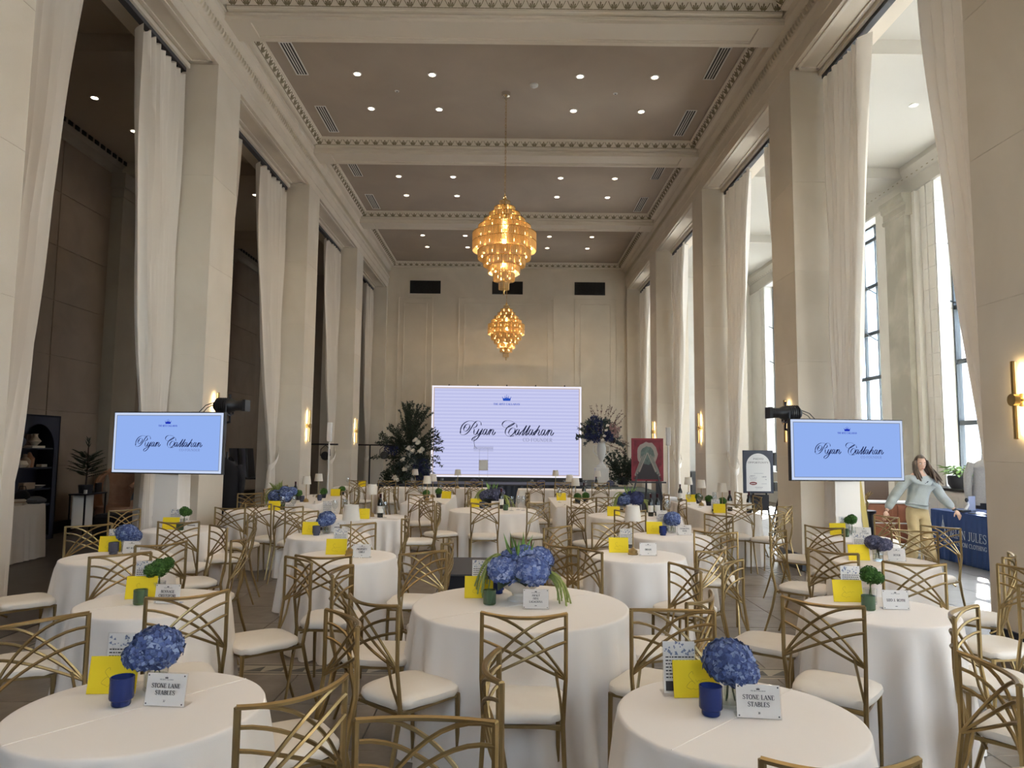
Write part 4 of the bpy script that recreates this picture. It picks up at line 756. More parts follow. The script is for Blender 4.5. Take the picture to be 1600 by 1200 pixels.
br.build('branch', 'twig', t); stuff(lf.build('foliage', 'leaf_blue', t)); stuff(tr.build('russet_foliage', 'twigred', t)); stuff(fb.build('blue_bloom', 'hyd_navy', t)); stuff(fw.build('cream_bloom', 'whiteflower', t)); stuff(fp.build('blush_bloom', 'pink', t))
for x, y, s_, lb in ((3.55, 22.3, 1.0, 'dark green shrub behind the crimson painting'),):
    t = thing('shrub', lb, 'shrub', (x, y, .602), 0); b, f = MB(), MB(); branches(b, f, (0, 0, .1), [(random.uniform(-.8, .8), random.uniform(-.5, .5), 1) for a in range(16)], 1.0*s_, 70, .09, .1); sphere_leaves(f, (0, 0, .4*s_), (.48*s_, .35, .42*s_), 900, .09)
    b.build('branch', 'twig', t); stuff(f.build('foliage', 'leaf_dark', t)); MB().lathe([(0, 0), (.15, 0), (.2, .22), (.18, .23), (0, .2)], 12).build('pot', 'planter', t, True)
# stage extension and ramp draped dark, painting on its easel
t = tag(simple('stage_extension', [(2.35, 19.2, .02, 4.0, 21.7, .55)], 'charcoal'), 'dark draped side platform with pale rail lines in front of the white urn', 'platform'); MB().box(2.33, 19.18, .53, 4.02, 21.7, .57).build('deck_edge', 'slate', t)
for i in range(6): MB().tube([(2.5+i*.26, 19.15, .04), (2.47+i*.26, 19.15, .54)], .008, 4).build('rail_line', 'signwhite', t)
t = thing('painting', 'crimson painting with a grey-green figure, on an easel', 'painting', (2.90, 15.0, 0), R(-4))
MB().box(-.33, -.02, 1.04, .33, .02, 1.93, .004).build('canvas', 'red', t)
def blob(pts, m, nm, off): face(lambda mb: mb.add([(x, z, 0) for x, z in pts], [tuple(range(len(pts)))]), nm, m, t, off)
def oval(cx, cz, rx, rz, n=22, a0=0, wob=.0): return [(cx+rx*(1+wob*sin(5*k))*cos(2*pi*k/n+a0), cz+rz*(1+wob*cos(3*k))*sin(2*pi*k/n+a0)) for k in range(n)]
blob(oval(0, 1.60, .22, .25, wob=.06), 'artpale', 'painted_halo', .0215); blob([(-.28, 1.08), (.28, 1.08), (.24, 1.30), (.10, 1.42), (-.10, 1.42), (-.24, 1.28)], 'artdark', 'painted_dark_shape', .0218); blob(oval(0, 1.57, .15, .19, wob=.05), 'artgrey', 'painted_oval', .0222)
for sx in (-1, 1):
    for k in range(5): blob([(sx*(.24-.02*k), 1.14+.02*k), (sx*(.27-.02*k), 1.16+.02*k), (sx*(.115-.025*k), 1.56+.018*k), (sx*(.095-.025*k), 1.55+.018*k)], 'artgrey' if k % 2 else 'artpale', 'painted_stroke', .0226+k*.0003)
    blob(oval(sx*.27, 1.24, .035, .12, wob=.3), 'artred', 'painted_fleck', .0224); blob(oval(sx*.29, 1.78, .02, .09, wob=.3), 'artred', 'painted_fleck', .0224)
for (a, b, c, d) in ((-.33, 1.04, .33, 1.075), (-.33, 1.895, .33, 1.93), (-.33, 1.04, -.295, 1.93), (.295, 1.04, .33, 1.93)): blob([(a, b), (c, b), (c, d), (a, d)], 'artred', 'painted_border', .0212)
for x0, x1, yb in ((-.22, -.42, -.25), (.22, .42, -.25), (0, 0, .5)): MB().tube([(x0*.4, .05, 1.9), (x1, yb*.6+.05, .012)], .02, 5).build('easel_leg', 'charcoal', t)
MB().box(-.38, -.06, 1.0, .38, .05, 1.03).build('easel_ledge', 'charcoal', t); MB().box(.18, .03, .0, .30, .06, 1.05).build('easel_panel', 'charcoal', t)
# photo opportunity sign
t = thing('standing_sign', 'navy arched sign reading PHOTO OPPORTUNITY on a dark stand', 'sign', (4.52, 13.0, 0), R(4)); MB().box(-.28, -.015, .93, .28, .015, 1.70, .004).build('board', 'signnavy', t)
def arch(mb):
    P = [(-.225, .965), (.225, .965), (.225, 1.42)]+[(.225*cos(R(a)), 1.42+.225*sin(R(a))) for a in range(10, 180, 10)]+[(-.225, 1.42)]; mb.add([(x, z, 0) for x, z in P], [tuple(range(len(P)))])
face(arch, 'arched_panel', 'signwhite', t, .0165)
face(lambda mb: (serif(mb, 'PHOTO', 0, 1.545, .030, .19), serif(mb, 'OPPORTUNITY', 0, 1.480, .030, .385)), 'lettering', 'ink', t, .018)
def logos(mb):
    ticks(mb, 0, 1.285, .17, .011); 
    for i in range(4): ribbon(mb, _arc(-.10+(i-1.5)*.030, 1.215, .018, .026, 30+40*i, 300+30*i, 10), [.006]*11)
    ribbon(mb, [(-.155, 1.165), (-.045, 1.165)], [.008]*2); ribbon(mb, [(-.155, 1.242), (-.06, 1.246)], [.007]*2)
    ticks(mb, .10, 1.225, .07, .026); mb.add([(.11, 1.185, 0), (.145, 1.165, 0), (.15, 1.18, 0), (.13, 1.182, 0)], [(0, 1, 2, 3)]); ticks(mb, .10, 1.10, .09, .010); ticks(mb, 0, 1.035, .14, .016); ticks(mb, 0, 1.008, .11, .008)
face(logos, 'sponsor_marks', 'greyink', t, .018); face(lambda mb: mb.add([(x, z, 0) for x, z in oval(-.10, 1.105, .07, .030)], [tuple(range(22))]), 'oval_emblem', 'ovalred', t, .0175); face(lambda mb: ticks(mb, -.10, 1.105, .085, .018), 'emblem_lettering', 'signwhite', t, .0185)
for sx in (-1, 1): MB().tube([(sx*.16, .04, .95), (sx*.26, .02, .012)], .016, 6).build('leg', 'black', t)
MB().tube([(0, .05, 1.5), (0, .5, .012)], .014, 6).build('rear_leg', 'black', t); MB().box(-.20, -.03, .62, .18, .03, .90).build('skirt_cloth', 'blackcloth', t)
# black low platform in the middle of the floor
t = tag(simple('camera_platform', [(-.62, 7.2, .02, .40, 8.25, .45)], 'blackcloth'), 'low black draped platform behind the AWALT FRYE LAGAGNINA table', 'platform'); MB().box(-.64, 7.18, .435, .42, 8.27, .455, .004).build('top_panel', 'charcoal', t)
TABLES = {'T1': ('round', -1.32, 2.67, 0.43, 'dark-aisle STONE LANE STABLES table'),
 'T2': ('round', 0.83, 2.64, 0.43, 'window-side STONE LANE STABLES table'),
 'T3': ('round', 0.08, 4.42, 0.65, 'AWALT FRYE LAGAGNINA table'),
 'T4': ('round', -2.12, 4.4, 0.43, 'BENNAGE CRISTOFORI table'),
 'T5': ('round', -3.28, 6.12, 0.43, 'ART ROTH table'),
 'T6': ('round', -3.65, 8.17, 0.43, 'small table under the dark-aisle screen'),
 'T7': ('round', -1.4, 6.29, 0.43, 'PROPERTY GIRLZ table'),
 'T8': ('round', -1.9, 7.71, 0.43, 'hydrangea table behind PROPERTY GIRLZ'),
 'T15': ('round', 1.15, 6.48, 0.43, 'DRAJN lamp table'),
 'T16': ('round', 1.78, 7.93, 0.43, 'CHARLOTTE BANK table'),
 'T17': ('round', 1.8, 10.27, 0.66, 'round wine table behind DRAJN'),
 'T13': ('round', -0.23, 11.0, 0.66, 'round table facing the LED wall'),
 'T19': ('round', 2.23, 4.38, 0.43, 'LEO J. ROTH table'),
 'T20': ('round', 3.25, 6.27, 0.43, 'DEXUR table'),
 'T21': ('round', 3.78, 7.9, 0.43, 'BALD MOUNTAIN table'),
 'T9': ('round', -3.5, 10.6, 0.62, 'round WITHERSPOON table'),
 'T10': ('rect', -3.5, 13.0, 0.76, 2.44, 'long dark-aisle lamp table'),
 'T11': ('rect', -2.2, 9.75, 1.6, 0.72, 'table behind the PROPERTY GIRLZ lamp'),
 'T12': ('rect', -1.43, 13.25, 0.76, 2.44, 'long table before the flower tree'),
 'T14': ('rect', 1.15, 12.85, 0.76, 2.44, 'long two-lamp table facing the urn'),
 'T18': ('rect', 3.36, 12.0, 0.76, 2.75, 'long window-side lamp table'),
 'T22': ('rect', -1.72, 16.9, 2.5, 0.72, 'stage-front tree-side table'),
 'T23': ('rect', 1.5, 16.7, 2.55, 0.72, 'stage-front urn-side table'),
 'T24': ('rect', -3.6, 17.0, 0.95, 0.72, 'back table by the dark-aisle loudspeaker')}
CHAIRS = [
(-1.980, 3.120, -2.182, 'gold lattice chair at the stage-aisle corner of the dark-aisle STONE LANE STABLES table'),
(-1.618, 3.704, 0.609, 'gold lattice chair at the entrance-window corner of the BENNAGE CRISTOFORI table'),
(-0.653, 2.285, 0.885, 'gold lattice chair at the entrance-window corner of the dark-aisle STONE LANE STABLES table'),
(-0.730, 3.222, 2.159, 'gold lattice chair at the stage-window corner of the dark-aisle STONE LANE STABLES table'),
(-0.221, 2.037, 3.115, 'gold lattice chair at the stage side of the table just out of frame'),
(0.077, 3.345, -0.028, 'gold lattice chair at the entrance side of the AWALT FRYE LAGAGNINA table'),
(-0.022, 2.563, -1.537, 'gold lattice chair at the dark-aisle side of the window-side STONE LANE STABLES table'),
(-0.659, 3.598, -0.732, 'gold lattice chair at the entrance-aisle corner of the AWALT FRYE LAGAGNINA table'),
(-1.272, 5.018, -0.053, 'gold lattice chair at the entrance side of the PROPERTY GIRLZ table'),
(-1.388, 4.816, 2.297, 'gold lattice chair at the stage-window corner of the BENNAGE CRISTOFORI table'),
(-1.001, 4.434, -1.662, 'gold lattice chair at the dark-aisle side of the AWALT FRYE LAGAGNINA table'),
(-2.680, 6.706, 2.350, 'gold lattice chair at the stage-window corner of the ART ROTH table'),
(-3.880, 6.720, -2.356, 'gold lattice chair at the stage-aisle corner of the ART ROTH table'),
(-2.639, 4.968, -2.358, 'gold lattice chair at the stage-aisle corner of the BENNAGE CRISTOFORI table'),
(-2.648, 5.556, 0.869, 'gold lattice chair at the entrance-window corner of the ART ROTH table'),
(-4.405, 8.319, -2.066, 'gold lattice chair at the dark-aisle side of the small table under the dark-aisle screen'),
(-3.232, 7.112, 0.114, 'gold lattice chair at the entrance side of the small table under the dark-aisle screen'),
(-0.602, 5.197, -2.490, 'gold lattice chair at the stage-aisle corner of the AWALT FRYE LAGAGNINA table'),
(-0.503, 5.848, 1.505, 'gold lattice chair at the entrance-window corner of the PROPERTY GIRLZ table'),
(0.475, 6.930, -2.369, 'gold lattice chair at the stage-aisle corner of the DRAJN lamp table'),
(0.417, 5.685, -0.886, 'gold lattice chair at the entrance-aisle corner of the DRAJN lamp table'),
(0.573, 5.425, 2.196, 'gold lattice chair at the stage-window corner of the AWALT FRYE LAGAGNINA table'),
(1.133, 4.661, 1.875, 'gold lattice chair at the window side of the AWALT FRYE LAGAGNINA table'),
(0.983, 3.743, 1.003, 'gold lattice chair at the entrance-window corner of the AWALT FRYE LAGAGNINA table'),
(1.548, 5.517, 0.715, 'gold lattice chair at the entrance side of the DRAJN lamp table'),
(0.774, 3.418, 3.088, 'gold lattice chair at the stage side of the window-side STONE LANE STABLES table'),
(1.578, 3.655, -0.640, 'gold lattice chair at the entrance-aisle corner of the LEO J. ROTH table'),
(0.819, 1.821, 0.020, 'gold lattice chair at the entrance side of the window-side STONE LANE STABLES table'),
(1.300, 1.880, 0.681, 'gold lattice chair at the entrance-window corner of the window-side STONE LANE STABLES table'),
(1.684, 2.577, 1.461, 'gold lattice chair at the window side of the window-side STONE LANE STABLES table'),
(2.180, 3.461, -2.388, 'gold lattice chair turned toward the window aisle beside the window-side STONE LANE STABLES table'),
(2.869, 3.950, 1.361, 'gold lattice chair at the entrance-window corner of the LEO J. ROTH table'),
(2.766, 4.939, -0.252, 'gold lattice chair at the entrance side of the DEXUR table'),
(2.458, 5.481, -0.878, 'gold lattice chair at the entrance-aisle corner of the DEXUR table'),
(3.158, 7.212, -0.813, 'gold lattice chair at the entrance-aisle corner of the BALD MOUNTAIN table'),
(4.407, 8.404, 1.808, 'gold lattice chair at the stage-window corner of the BALD MOUNTAIN table'),
(3.880, 6.900, 2.618, 'gold chair at the stage-window corner of the DEXUR table, toward the dark aisle'),
(4.359, 7.281, 2.129, 'gold chair at the stage-window corner of the DEXUR table, toward the windows'),
(3.166, 8.489, -2.364, 'gold lattice chair at the stage-aisle corner of the BALD MOUNTAIN table'),
(2.514, 6.719, -2.300, 'gold lattice chair at the stage-aisle corner of the DEXUR table'),
(1.507, 4.855, -2.220, 'gold lattice chair at the stage-aisle corner of the LEO J. ROTH table'),
(2.431, 8.342, 2.242, 'gold lattice chair at the stage-window corner of the CHARLOTTE BANK table'),
(1.922, 6.696, -0.314, 'gold lattice chair at the entrance side of the CHARLOTTE BANK table'),
(-4.070, 11.372, -2.443, 'gold lattice chair at the stage-aisle corner of the round WITHERSPOON table'),
(-3.249, 9.400, -0.264, 'gold chair at the entrance side of the round WITHERSPOON table, closest to the stage'),
(-3.365, 8.751, -0.146, 'gold chair at the entrance side of the round WITHERSPOON table, closest to the entrance'),
(-2.201, 5.916, 1.668, 'gold lattice chair at the window side of the ART ROTH table'),
(-2.371, 8.319, -2.531, 'gold lattice chair at the stage-aisle corner of the hydrangea table behind PROPERTY GIRLZ'),
(-1.395, 11.500, 0.070, 'gold lattice chair at the entrance side of the long table before the flower tree'),
(-1.456, 7.058, -2.414, 'gold lattice chair at the stage side of the PROPERTY GIRLZ table'),
(-1.120, 7.750, 1.623, 'gold lattice chair at the window side of the hydrangea table behind PROPERTY GIRLZ'),
(-0.318, 9.874, 0.124, 'gold lattice chair at the entrance side of the round table facing the LED wall'),
(-0.776, 16.050, 0.105, 'gold lattice chair at the entrance-window corner of the stage-front tree-side table'),
(-1.373, 16.050, 0.105, 'gold lattice chair at the entrance side of the stage-front tree-side table'),
(-2.100, 16.050, 0.105, 'gold chair at the entrance-aisle corner of the stage-front tree-side table, toward the windows'),
(-2.705, 16.050, 0.105, 'gold chair at the entrance-aisle corner of the stage-front tree-side table, toward the dark aisle'),
(0.613, 16.050, 0.070, 'gold chair at the entrance-aisle corner of the stage-front urn-side table, toward the dark aisle'),
(1.225, 16.050, 0.070, 'gold chair at the entrance-aisle corner of the stage-front urn-side table, toward the windows'),
(2.053, 16.050, 0.070, 'gold lattice chair at the entrance-window corner of the stage-front urn-side table'),
(1.160, 11.100, 0.060, 'gold lattice chair at the entrance side of the long two-lamp table facing the urn'),
(1.559, 11.241, -2.898, 'gold lattice chair at the stage side of the round wine table behind DRAJN'),
(1.042, 7.349, -3.018, 'gold lattice chair at the stage side of the DRAJN lamp table'),
(1.508, 8.928, -0.046, 'gold lattice chair at the entrance side of the round wine table behind DRAJN'),
(-3.358, 16.050, -0.140, 'gold lattice chair at the entrance side of the back table by the dark-aisle loudspeaker'),
(-0.950, 9.550, 1.658, 'gold lattice chair at the window side of the table behind the PROPERTY GIRLZ lamp'),
(-1.150, 10.200, -0.873, 'gold lattice chair at the entrance-aisle corner of the round table facing the LED wall'),
(0.420, 10.050, 0.576, 'gold lattice chair at the entrance-window corner of the round table facing the LED wall'),
(0.350, 12.300, -1.536, 'gold lattice chair at the entrance-aisle corner of the long two-lamp table facing the urn'),
(0.880, 9.350, -1.012, 'gold lattice chair at the entrance-aisle corner of the round wine table behind DRAJN'),
(-0.720, 12.900, 1.606, 'gold lattice chair at the entrance-window corner of the long table before the flower tree'),
(-2.150, 12.800, -1.571, 'gold lattice chair at the entrance-aisle corner of the long table before the flower tree'),
(-2.130, 13.750, -1.571, 'gold lattice chair at the stage-aisle corner of the long table before the flower tree'),
(-4.200, 12.600, -1.571, 'gold lattice chair at the entrance-aisle corner of the long dark-aisle lamp table'),
(-4.220, 13.600, -1.536, 'gold lattice chair at the stage-aisle corner of the long dark-aisle lamp table'),
(-2.800, 12.300, 1.571, 'gold lattice chair at the entrance-window corner of the long dark-aisle lamp table'),
(-2.820, 13.400, 1.606, 'gold lattice chair at the stage-window corner of the long dark-aisle lamp table'),
(2.660, 11.000, -1.501, 'gold lattice chair at the entrance-aisle corner of the long window-side lamp table'),
(2.680, 12.200, -1.571, 'gold lattice chair at the dark-aisle side of the long window-side lamp table'),
(3.250, 10.100, -0.052, 'gold chair at the entrance side of the long window-side lamp table, toward the dark aisle'),
(4.060, 11.750, 1.571, 'gold lattice chair at the window side of the long window-side lamp table'),
(4.070, 12.750, 1.536, 'gold lattice chair at the stage-window corner of the long window-side lamp table'),
(3.780, 9.850, 0.698, 'gold chair at the entrance side of the long window-side lamp table, toward the windows'),
(-2.930, 4.050, -1.187, 'gold lattice chair at the entrance-aisle corner of the BENNAGE CRISTOFORI table'),
(-3.950, 5.550, -0.733, 'gold lattice chair at the entrance-aisle corner of the ART ROTH table'),
(3.680, 5.350, 0.873, 'gold lattice chair at the entrance-window corner of the DEXUR table'),
(3.350, 4.720, 1.745, 'gold lattice chair at the window side of the LEO J. ROTH table'),
(-2.120, 2.350, -1.257, 'gold lattice chair at the dark-aisle side of the dark-aisle STONE LANE STABLES table'),
(-2.850, 8.020, 1.745, 'gold lattice chair at the window side of the small table under the dark-aisle screen'),
(1.950, 12.400, 1.571, 'gold lattice chair at the entrance-window corner of the long two-lamp table facing the urn'),
(-2.750, 9.050, -0.140, 'gold lattice chair at the entrance-aisle corner of the table behind the PROPERTY GIRLZ lamp')]
ITEMS = [
('env', -1.5, 2.806, 0.06, None, 'yellow envelope propped up on the dark-aisle STONE LANE STABLES table'),
('menu', -1.515, 2.901, 0.03, None, 'blue toile programme card standing on the dark-aisle STONE LANE STABLES table'),
('votive', -1.4, 2.693, 0, 'blue', 'ribbed cobalt blue glass candle holder on the dark-aisle STONE LANE STABLES table'),
('sign', -1.237, 2.677, -0.1, ['STONE LANE', 'STABLES', '37'], 'acrylic table sign reading STONE LANE STABLES 37, toward the dark aisle'),
('hyd', -1.357, 2.86, 0, 'mid', 'blue hydrangea in a glass vase on the dark-aisle STONE LANE STABLES table'),
('env', 0.73, 2.817, 0.04, None, 'yellow envelope propped up on the window-side STONE LANE STABLES table'),
('menu', 0.674, 2.859, 0.02, None, 'blue toile programme card standing on the window-side STONE LANE STABLES table'),
('votive', 0.733, 2.646, 0, 'blue', 'ribbed cobalt blue glass candle holder on the window-side STONE LANE STABLES table'),
('sign', 0.892, 2.607, -0.12, ['STONE LANE', 'STABLES', '38'], 'acrylic table sign reading STONE LANE STABLES 38, toward the windows'),
('hyd', 0.828, 2.738, 0, 'mid', 'blue hydrangea in a glass vase on the window-side STONE LANE STABLES table'),
('env', -0.18, 4.591, 0.0, None, 'yellow envelope propped up on the AWALT FRYE LAGAGNINA table'),
('menu', -0.174, 4.856, 0.0, None, 'blue toile programme card standing on the AWALT FRYE LAGAGNINA table'),
('votive', -0.107, 4.427, 0, 'green', 'ribbed green glass candle holder on the AWALT FRYE LAGAGNINA table'),
('votive', -0.062, 4.755, 0, 'blue', 'ribbed cobalt blue glass candle holder on the AWALT FRYE LAGAGNINA table'),
('sign', 0.168, 4.299, -0.03, ['AWALT', 'FRYE', 'LAGAGNINA'], 'acrylic table sign reading AWALT FRYE LAGAGNINA'),
('centre', 0.077, 4.544, 0, 'T3', 'blue hydrangeas and trailing greenery in a white footed bowl, AWALT FRYE LAGAGNINA table'),
('env', -2.25, 4.484, 0.15, None, 'yellow envelope propped up on the BENNAGE CRISTOFORI table'),
('menu', -2.333, 4.69, 0.075, None, 'blue toile programme card standing on the BENNAGE CRISTOFORI table'),
('votive', -2.178, 4.343, 0, 'green', 'ribbed green glass candle holder on the BENNAGE CRISTOFORI table'),
('sign', -2.025, 4.349, -0.05, ['BENNAGE', 'CRISTOFORI'], 'acrylic table sign reading BENNAGE CRISTOFORI'),
('ball', -2.17, 4.545, 0, 'two', 'fluffy green flower ball in a glass vase on the BENNAGE CRISTOFORI table'),
('env', -3.505, 6.401, 0.2, None, 'yellow envelope propped up on the ART ROTH table'),
('menu', -3.472, 6.424, 0.1, None, 'blue toile programme card standing on the ART ROTH table'),
('votive', -3.402, 6.276, 0, 'grey', 'ribbed smoky blue glass candle holder on the ART ROTH table'),
('sign', -3.239, 6.249, -0.02, ['ART ROTH'], 'acrylic table sign reading ART ROTH'),
('hyd', -3.375, 6.432, 0, 'mid', 'blue hydrangea in a glass vase on the ART ROTH table'),
('env', -3.77, 8.095, 0.1, None, 'yellow envelope propped up on the small table under the dark-aisle screen'),
('menu', -3.882, 8.445, 0.05, None, 'blue toile programme card standing on the small table under the dark-aisle screen'),
('votive', -3.639, 8.043, 0, 'green', 'ribbed green glass candle holder on the small table under the dark-aisle screen'),
('sign', -3.496, 7.993, -0.05, ['#'], 'acrylic table sign with blurred writing on the small table under the dark-aisle screen'),
('ball', -3.739, 8.358, 0, 'one', 'fluffy green flower ball in a glass vase on the small table under the dark-aisle screen'),
('env', -1.502, 6.355, 0.05, None, 'yellow envelope propped up on the PROPERTY GIRLZ table'),
('menu', -1.53, 6.626, 0.025, None, 'blue toile programme card standing on the PROPERTY GIRLZ table'),
('sign', -1.244, 6.187, 0, ['PROPERTY', 'GIRLZ'], 'acrylic table sign reading PROPERTY GIRLZ'),
('lamp', -1.372, 6.326, 0, None, 'brass table lamp with white shade on the PROPERTY GIRLZ table'),
('env', -2.11, 7.747, 0.05, None, 'yellow envelope propped up on the hydrangea table behind PROPERTY GIRLZ'),
('menu', -2.046, 8.039, 0.025, None, 'blue toile programme card standing on the hydrangea table behind PROPERTY GIRLZ'),
('votive', -2.035, 7.697, 0, 'grey', 'ribbed smoky blue glass candle holder on the hydrangea table behind PROPERTY GIRLZ'),
('sign', -1.863, 7.94, 0, ['#'], 'acrylic table sign with blurred writing on the hydrangea table behind PROPERTY GIRLZ'),
('hyd', -1.972, 7.873, 0, 'mid', 'blue hydrangea in a glass vase on the hydrangea table behind PROPERTY GIRLZ'),
('env', -3.435, 10.603, 0, None, 'yellow envelope propped up on the round WITHERSPOON table'),
('menu', -3.65, 11.129, 0.0, None, 'blue toile programme card standing on the round WITHERSPOON table'),
('votive', -3.341, 10.723, 0, 'green', 'ribbed green glass candle holder on the round WITHERSPOON table'),
('sign', -3.208, 10.627, 0, ['WITHERSPOON', 'GROUP'], 'acrylic table sign reading WITHERSPOON GROUP'),
('centre', -3.481, 11.15, 0, 'T9', 'blue hydrangea and grass centrepiece on the round WITHERSPOON table'),
('env', 1.015, 6.627, 0, None, 'yellow envelope propped up on the DRAJN lamp table'),
('menu', 1.123, 6.839, 0.0, None, 'blue toile programme card standing on the DRAJN lamp table'),
('sign', 1.249, 6.447, -0.05, ['DRAJN'], 'acrylic table sign reading DRAJN'),
('lamp', 1.125, 6.516, 0, None, 'brass table lamp with white shade on the DRAJN lamp table'),
('env', 1.642, 8.092, 0, None, 'yellow envelope propped up on the CHARLOTTE BANK table'),
('menu', 1.775, 8.29, 0.0, None, 'blue toile programme card standing on the CHARLOTTE BANK table'),
('votive', 1.71, 7.979, 0, 'navy', 'ribbed navy glass candle holder on the CHARLOTTE BANK table'),
('sign', 1.955, 7.997, -0.05, ['CHARLOTTE', 'BANK'], 'acrylic table sign reading CHARLOTTE BANK'),
('hyd', 1.867, 8.23, 0, 'mid', 'blue hydrangea in a glass vase on the CHARLOTTE BANK table'),
('env', 2.143, 4.574, -0.08, None, 'yellow envelope propped up on the LEO J. ROTH table'),
('menu', 2.243, 4.74, -0.04, None, 'blue toile programme card standing on the LEO J. ROTH table'),
('votive', 2.16, 4.36, 0, 'green', 'ribbed green glass candle holder on the LEO J. ROTH table'),
('sign', 2.332, 4.367, -0.08, ['LEO J. ROTH'], 'acrylic table sign reading LEO J. ROTH'),
('ball', 2.254, 4.523, 0, 'one', 'fluffy green flower ball in a glass vase on the LEO J. ROTH table'),
('env', 3.056, 6.296, -0.05, None, 'yellow envelope propped up on the DEXUR table'),
('menu', 3.231, 6.63, -0.025, None, 'blue toile programme card standing on the DEXUR table'),
('sign', 3.356, 6.243, -0.05, ['DEXUR'], 'acrylic table sign reading DEXUR'),
('hyd', 3.204, 6.27, 0, 'slate', 'slate blue hydrangea in a glass vase on the DEXUR table'),
('env', 3.717, 8.13, -0.05, None, 'yellow envelope propped up on the BALD MOUNTAIN table'),
('menu', 3.856, 8.252, -0.025, None, 'blue toile programme card standing on the BALD MOUNTAIN table'),
('votive', 3.742, 8.015, 0, 'green', 'ribbed green glass candle holder on the BALD MOUNTAIN table'),
('sign', 3.905, 7.914, -0.05, ['BALD', 'MOUNTAIN'], 'acrylic table sign reading BALD MOUNTAIN'),
('ball', 3.882, 8.143, 0, 'one', 'fluffy green flower ball in a glass vase on the BALD MOUNTAIN table'),
('env', -0.511, 11.505, 0, None, 'yellow envelope propped up on the round table facing the LED wall'),
('menu', -0.368, 11.574, 0.0, None, 'blue toile programme card standing on the round table facing the LED wall'),
('votive', -0.41, 11.273, 0, 'grey', 'ribbed smoky blue glass candle holder on the round table facing the LED wall'),
('votive', -0.039, 10.967, 0, 'green', 'ribbed green glass candle holder on the round table facing the LED wall'),
('sign', -0.191, 11.297, 0, ['#'], 'acrylic table sign with blurred writing on the round table facing the LED wall'),
('centre', -0.259, 11.589, 0, 'T13', 'slate hydrangea centrepiece on the round table facing the LED wall'),
('env', 1.491, 10.193, 0, None, 'yellow envelope propped up on the round wine table behind DRAJN'),
('menu', 1.675, 10.847, 0.0, None, 'blue toile programme card standing on the round wine table behind DRAJN'),
('centre', 1.835, 10.835, 0, 'T17', 'navy hydrangea centrepiece with trailing greenery on the round wine table behind DRAJN'),
('lamp', -3.426, 12.229, 0, None, 'lamp on the long dark-aisle lamp table, closest to the entrance'),
('lamp', -3.511, 13.32, 0, None, 'lamp on the long dark-aisle lamp table, closest to the stage'),
('lamp', -1.85, 9.775, 0, None, 'brass table lamp with white shade on the table behind the PROPERTY GIRLZ lamp'),
('lamp', -1.441, 12.778, 0, None, 'lamp on the long table before the flower tree, closest to the entrance'),
('lamp', -1.427, 13.603, 0, None, 'lamp on the long table before the flower tree, closest to the stage'),
('lamp', 1.164, 12.504, 0, None, 'lamp on the long two-lamp table facing the urn, closest to the entrance'),
('lamp', 1.187, 13.958, 0, None, 'lamp on the long two-lamp table facing the urn, closest to the stage'),
('lamp', 3.299, 11.097, 0, None, 'lamp on the long window-side lamp table, closest to the entrance'),
('lamp', 3.269, 12.196, 0, None, 'lamp on the long window-side lamp table, second from the entrance'),
('lamp', 3.328, 13.295, 0, None, 'lamp on the long window-side lamp table, closest to the stage'),
('lamp', -2.157, 16.62, 0, None, 'lamp on the stage-front tree-side table, closest to the dark aisle'),
('lamp', -1.174, 16.647, 0, None, 'lamp on the stage-front tree-side table, closest to the windows'),
('lamp', 1.097, 16.761, 0, None, 'lamp on the stage-front urn-side table, closest to the dark aisle'),
('lamp', 2.069, 16.661, 0, None, 'lamp on the stage-front urn-side table, closest to the windows'),
('env', -3.3, 13.75, 0, None, 'yellow envelope propped up on the long dark-aisle lamp table'),
('ball', -3.68, 12.65, 0, 'pot', 'green potted ball on the long dark-aisle lamp table, closest to the entrance'),
('ball', -3.38, 13.2, 0, 'pot', 'green potted ball on the long dark-aisle lamp table, second from the entrance'),
('ball', -3.22, 13.95, 0, 'pot', 'green potted ball on the long dark-aisle lamp table, closest to the stage'),
('bottle', -3.78, 12.8, 0, None, 'dark wine bottle on the long dark-aisle lamp table'),
('votive', -3.5, 12.25, 0, 'grey', 'smoky blue glass candle holder on the long dark-aisle lamp table, closest to the entrance'),
('votive', -3.28, 12.55, 0, 'grey', 'smoky blue glass candle holder on the long dark-aisle lamp table, closest to the stage'),
('env', -1.907, 9.47, 0, None, 'yellow envelope propped up on the table behind the PROPERTY GIRLZ lamp'),
('menu', -2.48, 9.9, 0, None, 'blue toile programme card standing on the table behind the PROPERTY GIRLZ lamp'),
('bottle', -1.716, 9.698, 0, None, 'dark wine bottle on the table behind the PROPERTY GIRLZ lamp'),
('glass', -1.65, 9.65, 0, None, 'wine glass on the table behind the PROPERTY GIRLZ lamp, closest to the windows'),
('glass', -2.35, 9.8, 0, None, 'wine glass on the table behind the PROPERTY GIRLZ lamp, closest to the dark aisle'),
('glass', -2.25, 9.95, 0, None, 'wine glass on the table behind the PROPERTY GIRLZ lamp, second from the dark aisle'),
('sign', -1.9, 9.55, 0, ['#'], 'acrylic table sign with blurred writing on the table behind the PROPERTY GIRLZ lamp'),
('env', -1.15, 13.35, -0.2, None, 'yellow envelope propped up on the long table before the flower tree'),
('ball', -1.48, 13.0, 0, 'pot', 'green potted ball on the long table before the flower tree, closest to the entrance'),
('ball', -1.31, 13.55, 0, 'pot', 'green potted ball on the long table before the flower tree, closest to the stage'),
('glass', -1.58, 13.35, 0, None, 'wine glass on the long table before the flower tree, closest to the entrance'),
('glass', -1.68, 13.65, 0, None, 'wine glass on the long table before the flower tree, second from the entrance'),
('glass', -1.33, 14.0, 0, None, 'wine glass on the long table before the flower tree, closest to the stage'),
